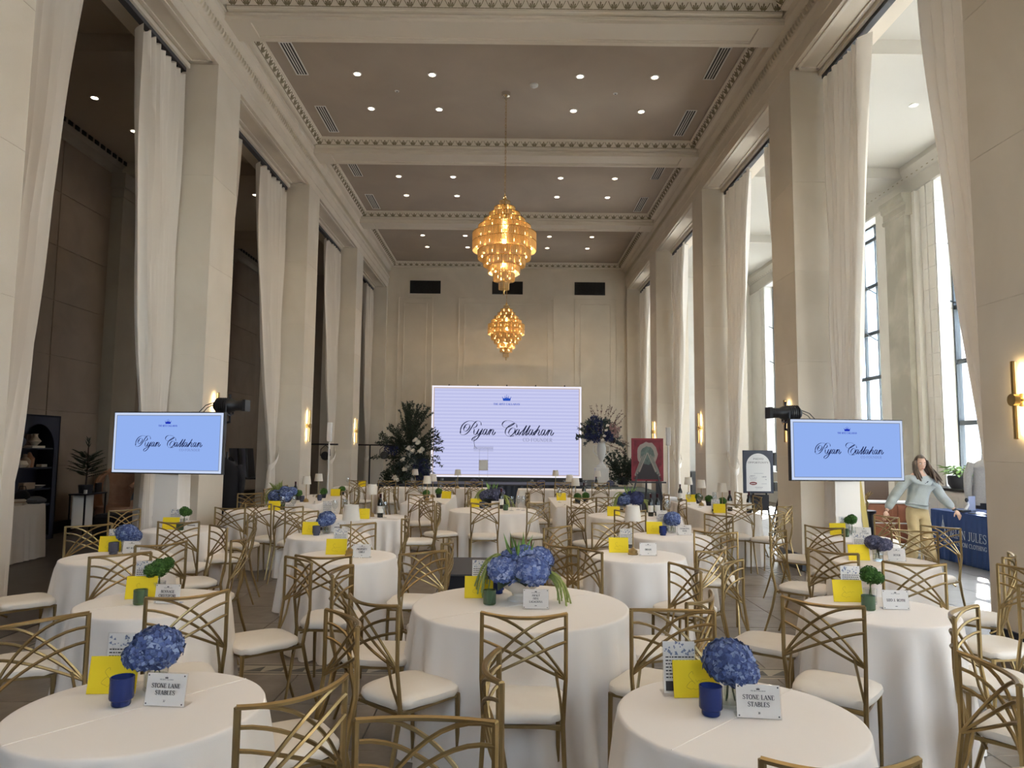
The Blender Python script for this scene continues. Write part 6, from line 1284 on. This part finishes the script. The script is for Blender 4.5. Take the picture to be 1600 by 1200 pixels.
def headpt(u, v):          # u round, v bottom to top; face looks along -y
    a = 2*pi*u; b = -pi/2+pi*v; q = cos(b); x, y, z = sin(a)*q, -cos(a)*q, sin(b)
    fr = max(0, -y); w = .072*(1-.16*max(0, -z)*fr-.10*max(0, -z)**2); d = .092 if y > 0 else .088; h = .118
    X, Y, Z = x*w, y*d, z*h
    if z < -.2 and y < 0: Y *= 1-.10*(-z-.2)
    nose = math.exp(-((x/.16)**2))*math.exp(-(((z+.16)/.20)**2))*fr; Y -= .024*nose*(1-.3*(z+.16 > .1))
    for s in (-1, 1): Y += .012*math.exp(-(((x-s*.42)/.20)**2))*math.exp(-(((z-.06)/.13)**2))*fr
    Y -= .007*math.exp(-((x/.22)**2))*math.exp(-(((z+.50)/.10)**2))*fr; Y -= .010*math.exp(-((x/.25)**2))*math.exp(-(((z+.82)/.16)**2))*fr
    return (X, Y, Z)
hm = MB(); hm.grid(headpt, 40, 26, True); hm.xf(HT); extra.add(hm.v, hm.f)
for s in (-1, 1): e = MB(); e.ball((s*.073, .005, -.005), (.010, .022, .032), 8, 6); e.xf(HT); extra.add(e.v, e.f)
def hand(wp, d, side, curl):
    d = Vector(d).normalized(); n = Vector((0, -1, .15)).normalized(); s = d.cross(n).normalized()*side; n = s.cross(d)*side
    q = MB(); c = Vector(wp)+d*.045; q.ball((0, 0, 0), (.036, .016, .048), 10, 6); T = Matrix(((s.x, n.x, d.x, c.x), (s.y, n.y, d.y, c.y), (s.z, n.z, d.z, c.z), (0, 0, 0, 1))); q.xf(T); extra.add(q.v, q.f)
    for i, (o, L, r) in enumerate(((-.027, .066, .0075), (-.009, .076, .0082), (.009, .072, .0080), (.026, .056, .0068))):
        p = c+s*o+d*.035; v = d.copy(); pts = [p.copy()]
        for k in range(4): v = (v-n*curl*(.25+.1*i)).normalized(); p = p+v*L/4; pts.append(p.copy())
        g = MB(); g.tube(pts, [r, r, r*.95, r*.85, r*.55], 7); extra.add(g.v, g.f)
    p = c-s*.028-d*.02; v = (-s*.8+d*.6-n*.3).normalized(); pts = [p.copy()]
    for k in range(3): pts.append(pts[-1]+v*.02); v = (v+d*.35-n*.15).normalized()
    g = MB(); g.tube(pts, [.011, .0095, .009, .006], 7); extra.add(g.v, g.f)
hand((-.465, .0, .80), (-.35, -.1, -.9), 1, .5); hand((.515, -.11, .83), (.45, -.25, -.85), -1, .7)
em = extra.mesh('x', 'skin', 'all'); bm.from_mesh(em); bm.to_mesh(body_me); bm.free(); body_me.materials.clear(); body_me.materials.append(M['skin'])
body_me.polygons.foreach_set('use_smooth', [True]*len(body_me.polygons)); body_me.polygons.foreach_set('material_index', [0]*len(body_me.polygons))
wo = tag(link('person', body_me, None, wm), 'woman in a grey sweatshirt and khaki trousers walking past the blue table', 'person')
for s in (-1, 1):
    MB().ball((s*.030, -.071, .008), (.0125, .008, .0085), 8, 6).xf(HT).build('eye', 'eyewhite', wo, True); MB().ball((s*.030+.004, -.0775, .006), (.006, .004, .0065), 8, 5).xf(HT).build('iris', 'iris', wo, True)
    MB().tube([(s*.013, -.085, .026), (s*.032, -.083, .033), (s*.050, -.070, .027)], [.003, .0035, .002], 5).xf(HT).build('eyebrow', 'hair', wo)
MB().ball((0, -.0815, -.062), (.022, .006, .0075), 10, 6).xf(HT).build('lips', 'lips', wo, True)
hb = MB()
def cap(u, v):
    a = R(-118)+R(236)*u; b = R(-38)+R(128)*v; fr = max(0, 1-abs(u-.5)*2)
    x, y, z = sin(a)*cos(b), cos(a)*cos(b), sin(b); return (x*.083, y*.105+.004, z*.132+.004)
hb.grid(cap, 28, 16)
def front(u, v):    # hairline swept off a parting
    a = R(62)*(1 if u > .5 else -1)*abs(u-.5)*2; b = R(40)+R(50)*v; return (sin(a)*cos(b)*.084, -cos(a)*cos(b)*.098+.004, sin(b)*.134+.004)
hb.grid(front, 20, 8); hb.xf(HT)
random.seed(5)
for i in range(44):
    s = -1 if i < 20 else 1; k = (i % 20)/20 if i < 20 else (i-20)/24; a0 = R(100+75*k)*s
    st = HT @ Vector((-sin(a0)*-.080, -cos(a0)*-.0 + .02*cos(a0)*0 + (.06*k-.02), .03-.02*k)); st = HT @ Vector((s*.078*(1-.25*k), -.025+.10*k, .055-.05*k))
    L = random.uniform(.27, .36); wv = random.uniform(0, 6); out_ = (.10+.13*random.random()) if s > 0 else (.0+.05*random.random())
    pts = []
    for j in range(9):
        t_ = j/8; pts.append(st+Vector((s*.02*sin(pi*t_)+out_*t_**1.5+.012*sin(wv+7*t_), -.075*t_+.03*k*t_+.012*cos(wv+6*t_), -L*t_)))
    hb.tube(pts, [.016, .019, .020, .020, .019, .018, .016, .012, .004], 6, True, .7)
hb.build('hair', 'hair', wo, 'all')
# clothing
P = [(0, 0, .835), (.0, 0, .92), (.02, -.01, 1.04), (.04, -.01, 1.18), (.047, 0, 1.30), (.05, -.005, 1.352)]; E_ = chain(6); rad = [(.158, .125), (.205, .155), (.192, .150), (.180, .135), (.115, .092), (.068, .062)]
limb(4, [(-.13, 0, 1.27), (-.20, .01, 1.20), (-.33, .05, 1.00), (-.42, .02, .87), (-.445, .01, .83)], [.082, .080, .078, .066, .040]); limb(4, [(.20, 0, 1.27), (.27, -.01, 1.20), (.36, -.04, 1.02), (.455, -.085, .90), (.490, -.10, .86)], [.082, .080, .078, .066, .040])
sm = skin_mesh('sweatshirt', P, E_, rad, 2)
for v in sm.vertices:
    c = v.co; n = sin(c.z*46+c.x*22)*.006+sin(c.z*23-c.x*31+2)*.006; v.co.y += n; v.co.x += n*.5
sm.materials.append(M['sweat']); so = link('sweatshirt', sm, wo)
pm = MB(); pm.tube([(.03, -.150, 1.215), (.06, -.150, 1.235)], .006, 4); pm.tube([(.075, -.148, 1.243), (.10, -.146, 1.262)], .007, 4); o = pm.build('chest_print', 'ink', so); MB().tube([(-.01, -.151, 1.19), (.03, -.152, 1.212), (.06, -.151, 1.222)], .005, 4).build('chest_print', 'white', so)
P = [(0, 0, .95), (0, 0, .85)]; E_ = [(0, 1)]; rad = [(.142, .11), (.155, .125)]
limb(1, [(-.085, 0, .74), (-.06, -.02, .48), (-.08, .04, .20), (-.09, .06, .06)], [.098, .088, .090, .098]); limb(1, [(.08, -.01, .74), (.09, -.06, .48), (.13, -.06, .20), (.16, -.07, .06)], [.098, .088, .092, .102])
tm = skin_mesh('trousers', P, E_, rad, 1)
for v in tm.vertices:
    c = v.co; n = sin(c.z*38+c.x*40)*.005; v.co.y += n
tm.materials.append(M['khaki']); link('trousers', tm, wo)
for x, y in ((-.09, .04), (.165, -.09)):
    MB().grid(lambda u, v: (x+.043*(1-.25*abs(v-.5))*cos(2*pi*u)*(1-max(0, v-.6)*.8), y-.10+.12*sin(2*pi*u), .004+.075*v*(1-.45*(sin(2*pi*u) < -.2))), 20, 5, True).build('shoe', 'shoe', wo, True)
MB().lathe([(.031, -.012), (.034, -.01), (.034, .012), (.031, .014)], 14).xf(Matrix.Translation((.500, -.103, .848)) @ Matrix.Rotation(R(-28), 4, 'Y')).build('watch', 'black', wo)
# ================================================================== window aisle furniture
def cloth_box(name, label, x0, y0, x1, y1, h, m, cat='table', amp=.012, nf=60):
    t = thing(name, label, cat, ((x0+x1)/2, (y0+y1)/2, 0)); w, d = x1-x0, y1-y0; N = 240; vs = [(0, 0, h)]; L = [(-.02, h, 0), (0, h-.006, 0)]+[(0, h*(1-k/8)+.01*(k/8), k/8) for k in range(1, 9)]
    for (o, z, tt) in L:
        for i in range(N):
            p, n = outline('rect', w, d, i/N); q = p+n*(o+amp*tt**.6*sin(nf*2*pi*i/N+1.3*sin(7*2*pi*i/N))+.03*tt); vs.append((q.x, q.y, z))
    mb = MB(); mb.add(vs, [(0, 1+i, 1+(i+1) % N) for i in range(N)]+[(1+k*N+i, 1+k*N+(i+1) % N, 1+(k+1)*N+(i+1) % N, 1+(k+1)*N+i) for k in range(len(L)-1) for i in range(N)]); mb.build('table_cover', m, t, True)
    MB().box(-w/2+.03, -d/2+.03, h-.04, w/2-.03, d/2-.03, h-.01).build('tabletop', 'wood', t)
    for sx in (-1, 1):
        for sy in (-1, 1): MB().tube([(sx*(w/2-.1), sy*(d/2-.1), 0), (sx*(w/2-.1), sy*(d/2-.1), h-.04)], .018, 6).build('leg', 'blackmetal', t)
    return t
bt = cloth_box('vendor_table', 'royal blue draped table lettered ADRIAN JULES in the window aisle', 6.93, 9.2, 7.72, 11.85, .78, 'bluecloth', amp=.010)
BX = Matrix(((0, 0, -1, -.437), (-1, 0, 0, 0), (0, 1, 0, 0), (0, 0, 0, 1)))
mb = MB(); serif(mb, 'ADRIAN JULES', -.39, .445, .125, 1.03, .62, z=.0); serif(mb, "MEN'S CUSTOM CLOTHING", -.39, .305, .060, 1.03, .8)
for a, b in (((-.90, .53), (-.90, .71)), ((-.93, .53), (-.90, .65)), ((-.87, .53), (-.90, .65)), ((-.94, .53), (-.86, .53))): ribbon(mb, [a, b], [.012, .006])
mb.xf(BX); mb.build('lettering', 'bluetext', bt)
t = thing('photo_frame', 'small clear photo frame standing on the blue table', 'photo frame', (7.25, 11.25, .782), R(25)); MB().box(-.10, -.004, 0, .10, .004, .25).build('acrylic_frame', 'acrylic', t); MB().box(-.085, -.002, .02, .085, .002, .235).build('photograph', 'dustyprint', t); MB().box(-.10, -.06, 0, .10, .06, .005).build('foot', 'acrylic', t)
t = thing('camera', 'black and white handheld camera lying on the blue table', 'camera', (7.02, 11.05, .79), R(20)); MB().box(-.14, -.06, 0, .05, .06, .035, .008).build('grip', 'black', t); MB().tube([(.0, 0, .03), (.06, 0, .10), (.04, 0, .17)], [.02, .022, .018], 8).build('arm', 'white', t); MB().ball((.02, -.01, .18), (.03, .025, .035), 10, 6).build('lens_head', 'black', t, True)
t = tag(MB().box(-.12, -.16, 0, .12, .16, .012).build('notebook', 'black', None, False, (7.10, 10.75, .782)), 'flat black notebook on the blue table near the clear frame', 'notebook'); t.rotation_euler = (0, 0, .3)
t = thing('dress_form', 'grey tweed jacket on a dress form behind the blue table', 'dress form', (8.02, 12.05, 0), R(-15))
def tor(u, v):
    a = 2*pi*u; z = .82+.80*v; w = .215+.03*cos(v*5.2) if v < .78 else .225*(1-((v-.78)/.22)**1.6*.72); return (w*cos(a), .62*w*sin(a)+.004*sin(9*a+z*8), z-.03*abs(cos(a))*(v > .85))
MB().grid(tor, 32, 24, True).build('jacket', 'jacket', t, True)
for s in (-1, 1): MB().tube([(s*.20, 0, 1.52), (s*.27, -.01, 1.32), (s*.285, -.03, 1.08), (s*.28, -.05, .86)], [.065, .066, .058, .05], 10).build('sleeve', 'jacket', t, True)
MB().tube([(0, 0, 1.58), (0, 0, 1.68)], [.055, .05], 10).build('neck_cap', 'white', t, True); MB().lathe([(.17, .55), (.20, .60), (.19, .86), (.0, .88)], 20).build('trouser_block', 'navywood', t, True); MB().tube([(0, 0, .03), (0, 0, .6)], .018, 8).build('pole', 'blackmetal', t); MB().lathe([(0, 0), (.18, 0), (.18, .02), (.03, .04), (0, .04)], 16).build('base', 'blackmetal', t)
for n, (y0, y1) in enumerate(((6.72, 9.28), (12.45, 14.26), (16.64, 19.18))):
    t = thing('radiator_cover', 'white panelled radiator cover with dark top under the %s window' % ('nearer aisle', 'potted-plant', 'far aisle')[n], 'radiator cover', (8.46, (y0+y1)/2, 0), 0, 'radiator covers'); d = (y1-y0)/2
    MB().box(-.24, -d, 0, .25, d, .98).build('body', 'whitepaint', t); MB().box(-.28, -d-.0, .98, .25, d, 1.03, .006).build('top_board', 'black', t)
    for k in range(3): y = -d+.1+k*(2*d-.1)/3; MB().box(-.252, y, .14, -.24, y+(2*d-.4)/3, .88, .004).build('front_panel', 'whitepaint', t); MB().box(-.256, y+.05, .2, -.252, y+(2*d-.4)/3-.05, .82).build('inset', 'signwhite', t)
t = thing('potted_plant', 'leafy green plant in a black bowl planter on the radiator cover', 'potted plant', (8.40, 13.30, 1.032)); MB().lathe([(0, 0), (.17, 0), (.22, .08), (.23, .22), (.21, .235), (.19, .22), (0, .20)], 22).build('planter', 'planter', t, True)
lf, sm_ = MB(), MB()
for i in range(95):
    a = random.uniform(0, 6.28); r = random.uniform(.05, .26); b = Vector((.05*cos(a), .05*sin(a), .2)); e = Vector((r*cos(a), r*sin(a)*1.15, .25+random.uniform(.0, .17))); sm_.tube([b, (b+e)/2+Vector((0, 0, .05)), e], .004, 3); leaf_mb(lf, e, Vector((cos(a), sin(a), random.uniform(-.5, .3))), random.uniform(.11, .17), random.uniform(.06, .09), Vector((0, 0, 1)))
stuff(lf.build('foliage', 'leaf_bright', t)); sm_.build('stem', 'stem', t)
t = thing('leather_cabinet', 'cognac leather cabinet with pale edging behind the woman', 'cabinet', (6.75, 12.75, 0), R(-8)); MB().box(-.55, -.24, .12, .55, .24, .80, .02).build('body', 'leather', t); MB().box(-.57, -.26, .80, .57, .26, .825).build('top_board', 'signwhite', t); MB().box(-.56, -.255, .455, .56, -.24, .475).build('edging', 'signwhite', t)
for sx in (-1, 1): MB().box(sx*.28-.24, -.256, .16, sx*.28+.24, -.24, .44, .004).build('door', 'leather', t); MB().box(sx*.28-.24, -.256, .50, sx*.28+.24, -.24, .77, .004).build('drawer', 'leather', t); MB().tube([(sx*.48, -.18, 0), (sx*.48, -.18, .12)], .02, 6).build('leg', 'brass', t); MB().tube([(sx*.48, .18, 0), (sx*.48, .18, .12)], .02, 6).build('leg', 'brass', t)
t = thing('wood_cabinet', 'tall dark wood cabinet standing behind the window-side slide screen', 'cabinet', (7.0, 14.6, 0)); MB().box(-.6, -.25, 0, .6, .25, 1.35, .01).build('body', 'wood', t)
for sx in (-1, 1): MB().box(sx*.29-.27, -.262, .12, sx*.29+.27, -.25, 1.28, .004).build('door', 'wood', t); MB().tube([(sx*.05, -.275, .65), (sx*.05, -.275, .78)], .008, 5).build('handle', 'brass', t)
t = thing('branch_sculpture', 'pale gold branching sculpture on a dark stool behind the woman', 'sculpture', (5.88, 11.9, 0)); MB().lathe([(0, 0), (.17, 0), (.14, .08), (.14, .66), (.18, .70), (.18, .73), (0, .73)], 14).build('stool', 'black', t, True)
mb = MB()
for a in range(5): c_, s_ = cos(a*1.256), sin(a*1.256); mb.tube([(.03*c_, .03*s_, .73), (.07*c_, .06*s_, .84), (.03*c_, .05*s_, .92), (.12*c_, .10*s_, 1.04)], [.016, .012, .014, .006], 6); mb.tube([(.04*c_, .05*s_, .90), (.10*c_, -.02*s_, .98), (.13*c_, -.05, 1.02)], [.010, .008, .004], 5)
mb.build('branch', 'brass', t, True)
t = thing('leaning_canvas', 'slate canvas in a thin gilt frame on an easel, seen nearly edge on', 'painting', (5.3, 10.55, 0), R(63)); T = Matrix.Rotation(R(-6), 4, 'X'); MB().box(-.32, -.02, .25, .32, .02, 1.30).xf(T).build('canvas', 'slate', t)
for (a, b, c, d) in ((-.35, .22, .35, .25), (-.35, 1.30, .35, 1.33), (-.35, .22, -.32, 1.33), (.32, .22, .35, 1.33)): MB().box(a, -.035, b, c, .025, d).xf(T).build('frame_rail', 'giltframe', t)
for p in ((-.3, .0), (.3, .0), (0, .35)): MB().tube([(p[0]*.3, .09, 1.3), (p[0], p[1]+.12, .012)], .016, 5).build('easel_leg', 'wood', t)
t = thing('camera_tripod', 'black photo booth camera with round lamps on a tripod behind the sign', 'camera stand', (5.05, 13.35, 0))
for a in (90, 210, 330): MB().tube([(0, 0, .95), (.38*cos(R(a)), .38*sin(R(a)), .012)], .016, 5).build('leg', 'blackmetal', t)
MB().box(-.14, -.06, .95, .12, .06, 1.12, .01).build('camera_body', 'black', t); MB().box(-.12, -.03, 1.42, .14, .03, 1.66, .01).build('monitor', 'black', t); MB().tube([(0, 0, .9), (0, 0, 1.45)], .02, 6).build('column', 'blackmetal', t)
for z in (.90, 1.20): MB().ball((.02, -.09, z+.02), (.07, .03, .06), 10, 6).build('lamp_face', 'white', t, True)
t = thing('dark_counter', 'dark counter with folded papers by the far window', 'counter', (6.3, 21.5, 0)); MB().box(-.9, -.3, 0, .9, .3, 1.02, .01).build('body', 'charcoal', t); MB().box(-.95, -.34, 1.02, .95, .34, 1.06).build('worktop', 'black', t)
for i in range(4): MB().box(-.7+i*.33, -.2, 1.06, -.48+i*.33, .05, 1.075+.01*i).build('paper_pile', 'signwhite', t)
# ================================================================== dark aisle furniture
t = thing('arched_bookcase', 'tall navy bookcase with an arched opening against the umber wall', 'bookcase', (-8.40, 12.52, 0), R(90))   # local -y faces the hall
w = .58; H2 = 2.20
MB().box(-w, .16, 0, w, .20, H2).build('back_panel', 'navywood', t)
for s in (-1, 1): MB().box(min(s*w, s*(w-.03)), -.2, 0, max(s*w, s*(w-.03)), .16, H2).build('side_panel', 'navywood', t)
MB().box(-w, -.2, H2-.03, w, .2, H2).build('top_panel', 'navywood', t); MB().box(-w, -.2, 0, w, .2, .08).build('base_panel', 'navywood', t)
mb = MB(); r = .44; zc = 1.60
for s in (-1, 1):
    poly = [(s*r, .08), (s*w, .08), (s*w, H2-.01)]+[(s*r*sin(R(a)), zc+r*cos(R(a))) for a in range(0, 91, 9)]; poly.insert(3, (0, H2-.01)); mb.prism(poly, .18, .20, RX)
mb.build('arched_front', 'navywood', t)
for z in (.63, .91, 1.28, 1.62): MB().box(-w+.03, -.18, z-.025, w-.03, .16, z).build('shelf', 'navywood', t)
BKX = lambda lx, ly, z: (-8.40-ly, 12.52+lx, z)
def lath(name, label, cat, prof, m, p, n=14): return tag(MB().lathe(prof, n).build(name, m, None, True, p), label, cat)
lath('vase', 'bulbous dark glass vase on the top bookcase shelf', 'vase', [(0, 0), (.06, 0), (.12, .08), (.12, .14), (.06, .22), (.03, .26), (.03, .38), (0, .38)], 'glassgrey', BKX(-.22, 0, 1.62)); lath('vase', 'small pale jar with a narrow neck on the top bookcase shelf', 'vase', [(0, 0), (.03, 0), (.10, .08), (.04, .15), (.035, .19), (.05, .21), (0, .20)], 'cream', BKX(.12, -.06, 1.66))
tag(MB().box(-.14, -.02, 0, .14, .03, .24, .004).build('art_block', 'tan', None, False, BKX(.20, .06, 1.62)), 'tan board leaning behind the pale jar', 'board').rotation_euler = (0, 0, R(90))
tag(MB().box(-.17, -.1, 0, .17, .1, .04, .004).build('book', 'cream', None, False, BKX(.10, -.05, 1.62)), 'cream book lying flat beneath the pale jar', 'book').rotation_euler = (0, 0, R(90))
for k, (lx, h, lb) in enumerate(((-.40, .20, 'shortest'), (-.35, .26, 'middle'), (-.31, .32, 'tallest'))): lath('candlestick', lb+' brass candlestick on the top bookcase shelf', 'candlestick', [(0, 0), (.022, 0), (.008, .02), (.006, h*.7), (.012, h*.72), (.009, h), (0, h)], 'brass', BKX(lx, -.08, 1.62), 10)
lath('cushion', 'cream round pouf on the second bookcase shelf', 'cushion', [(0, 0), (.14, .01), (.18, .06), (.15, .12), (0, .14)], 'cream', BKX(-.28, -.03, 1.28)); lath('jar', 'squat tan lidded jar on the second bookcase shelf', 'jar', [(0, 0), (.08, 0), (.09, .12), (.06, .16), (.03, .18), (.03, .23), (0, .24)], 'tan', BKX(-.02, 0, 1.28)); lath('jar', 'taller tan jar beside the squat one on the shelf', 'jar', [(0, 0), (.07, 0), (.085, .16), (.05, .2), (.02, .26), (0, .27)], 'terracotta', BKX(.12, .02, 1.28))
tag(MB().box(-.08, -.05, 0, .08, .05, .05, .006).build('small_box', 'cream', None, False, BKX(.36, -.05, 1.28)), 'low cream box at the end of the second bookcase shelf', 'box').rotation_euler = (0, 0, R(90))
lath('bowl', 'shallow white bowl on the third bookcase shelf', 'bowl', [(0, 0), (.05, 0), (.13, .05), (.125, .055), (.05, .012), (0, .012)], 'cream', BKX(.30, -.03, .91), 20); tag(MB().box(-.15, -.08, 0, .15, .08, .11, .006).build('small_box', 'tan', None, False, BKX(-.02, -.03, .91)), 'tan gift box on the third bookcase shelf', 'box').rotation_euler = (0, 0, R(90)); lath('vase', 'dark cylinder vase on the third bookcase shelf', 'vase', [(0, 0), (.06, 0), (.065, .2), (.055, .2), (.05, .02), (0, .02)], 'planter', BKX(-.32, 0, .91))
dt = cloth_box('display_table', 'pale draped display table in front of the arched bookcase', -7.90, 9.95, -6.98, 10.95, .80, 'cloth', amp=.015, nf=22)
t = thing('picture_frame', 'small beaded gold picture frame on the pale display table', 'photo frame', (-7.38, 10.25, .802), R(35)); MB().box(-.10, -.012, 0, .10, .012, .24, .004).build('frame', 'giltframe', t); MB().box(-.075, -.016, .025, .075, -.011, .215).build('picture', 'cream', t)
for k, (z, m, lb) in enumerate(((.802, 'cream', 'bottom'), (.832, 'tan', 'middle'), (.857, 'cream', 'top'))): tag(MB().box(-.15, -.10, 0, .15, .10, .028-.003*k, .003).build('book', m, None, False, (-7.22, 10.55, z)), '%s book of the small pile on the display table' % lb, 'book', 'books piled on the display table').rotation_euler = (0, 0, .3+.2*k)
t = thing('handbag', 'dark soft bag standing on the display table', 'bag', (-7.25, 10.78, .802)); MB().ball((0, 0, .10), (.12, .07, .10), 12, 8).build('body', 'blackcloth', t, True); MB().tube([(-.06, 0, .18), (-.04, 0, .26), (.04, 0, .26), (.06, 0, .18)], .007, 5).build('handle', 'black', t)
tag(MB().ball((0, 0, .05), (.17, .12, .06), 14, 7, .08).build('folded_throw', 'greythrow', None, True, (-7.12, 10.86, .80)), 'grey folded knit at the corner of the display table', 'throw')
t = thing('console_table', 'slim black console holding the potted palm by the umber wall', 'console table', (-8.05, 13.85, 0), R(90)); MB().box(-.36, -.16, .74, .36, .16, .765).build('top', 'black', t)
for sx in (-1, 1):
    for sy in (-1, 1): MB().box(sx*.34-.012, sy*.14-.012, 0, sx*.34+.012, sy*.14+.012, .74).build('leg', 'blackmetal', t)
MB().box(-.33, .08, .12, .33, .10, .74).build('white_panel', 'whitepaint', t)
t = thing('potted_palm', 'dark spiky palm in a black pot on the slim console', 'potted plant', (-8.05, 13.75, .767)); MB().lathe([(0, 0), (.11, 0), (.13, .15), (.12, .16), (0, .14)], 16).build('pot', 'planter', t, True); b, f = MB(), MB(); b.tube([(0, 0, .14), (.01, 0, .5), (0, .01, .85), (.01, 0, 1.02)], [.016, .013, .010, .004], 6)
for i in range(26):
    a = i*2.4; z = .30+.4*(i/26); L = .34*(1-.25*i/26); d = Vector((cos(a), sin(a), .25+.3*i/26)).normalized(); p0 = Vector((0, 0, z)); b.tube([p0, p0+d*L*.5, p0+d*L+Vector((0, 0, -.03))], .004, 3)
    for k in range(1, 9):
        q = p0+d*L*k/8
        for s in (-1, 1): leaf_mb(f, q, d*.6+Vector((-sin(a), cos(a), 0))*s*.7, .13*(1-.05*k), .022, Vector((0, 0, 1)))
for k in range(12): leaf_mb(f, Vector((0, 0, .85+.012*k)), Vector((cos(k*2), sin(k*2), 2)), .12, .02)
b.build('trunk', 'twig', t); stuff(f.build('foliage', 'leaf_dark', t))
lath('candle', 'short white candle on the slim console', 'candle', [(0, 0), (.03, 0), (.03, .07), (0, .072)], 'wax', (-7.95, 13.58, .767), 12); tag(MB().box(-.02, -.09, 0, .02, .09, .18).build('photo_frame', 'black', None, False, (-8.0, 14.08, .767)), 'small black photo frame on the slim console', 'photo frame')
t = thing('armchair', 'rust upholstered barrel armchair with a slate throw over its arm', 'armchair', (-8.0, 14.85, 0)); MB().lathe([(0, .08), (.40, .08), (.42, .3), (.40, .44), (0, .46)], 22).build('seat', 'terracotta', t, True)
def bar(u, v): a = R(-35)+R(250)*u; r_ = .40+.06*sin(pi*v); return (r_*cos(a), r_*sin(a), .30+.95*v*(.55+.45*sin(pi*u)))
MB().grid(bar, 26, 8).build('back_shell', 'terracotta', t, True); MB().tube([(.42*cos(R(-35+250*k/12)), .42*sin(R(-35+250*k/12)), .30+.95*(.55+.45*sin(pi*k/12))) for k in range(13)], .05, 8).build('back_roll', 'terracotta', t, True)
for a in (45, 135, 225, 315): MB().tube([(.3*cos(R(a)), .3*sin(R(a)), 0), (.3*cos(R(a)), .3*sin(R(a)), .1)], .025, 6).build('foot', 'wood', t)
MB().grid(lambda u, v: (.40+.14*sin(pi*v)*1+.01*sin(u*20), -.32+.32*u, .25+.72*sin(pi*(.15+.7*v))), 14, 10).build('throw', 'greythrow', t, True)
tag(MB().box(-.28, -.25, .02, .28, .25, .46, .05).build('ottoman', 'blackcloth', None, False, (-7.05, 13.0, 0)), 'black cube ottoman on the dark aisle floor', 'ottoman')
drape_t = thing('sheer_curtain', 'grey sheer drape pulled aside at the far end of the dark aisle', 'curtain', (-8.45, 17.3, 0)); MB().grid(lambda u, v: (.05*sin(u*40), .1+(1.7-.9*(1-v)**1.2)*u-.3*(1-v), .02+4.4*v), 90, 16).build('drape', 'curtain', drape_t, True)
t = thing('coat_stand', 'black jacket on a stand behind the second dark-aisle pillar', 'coat stand', (-5.25, 13.4, 0)); MB().grid(lambda u, v: ((.27*(1-.55*max(0, v-.8)/.2) )*cos(2*pi*u), .16*sin(2*pi*u), .45+1.05*v-.10*abs(cos(2*pi*u))*max(0, v-.7)/.3), 24, 14, True).build('jacket', 'blackcloth', t, True)
MB().tube([(0, 0, .02), (0, 0, 1.58)], .02, 6).build('pole', 'blackmetal', t); MB().lathe([(0, 0), (.2, 0), (.2, .02), (0, .03)], 14).build('base', 'blackmetal', t)
for s in (-1, 1): MB().tube([(s*.22, 0, 1.32), (s*.30, -.02, 1.05), (s*.29, -.04, .72)], [.07, .065, .05], 8).build('sleeve', 'blackcloth', t, True)
t = thing('serving_table', 'black framed serving table behind the second dark-aisle pillar', 'table', (-5.75, 15.6, 0)); MB().box(-.5, -.3, .98, .5, .3, 1.02).build('top', 'black', t); MB().box(-.46, -.26, .25, .46, .26, .28).build('lower_shelf', 'black', t)
for sx in (-1, 1):
    for sy in (-1, 1): MB().box(sx*.48-.015, sy*.28-.015, 0, sx*.48+.015, sy*.28+.015, .98).build('leg', 'charcoal', t)
for k, lb in enumerate(('leaning furthest out', 'in the middle', 'closest to the drape')): o = tag(MB().box(-.02, -.2, 0, .02, .2, .62, .004).build('display_board', ('charcoal', 'black', 'charcoal')[k], None, False, (-5.92+.17*k, 15.6, 1.02)), 'flat dark board on the serving table, '+lb, 'board', 'flat boards on the serving table'); o.rotation_euler = (0, R(-6), 0)
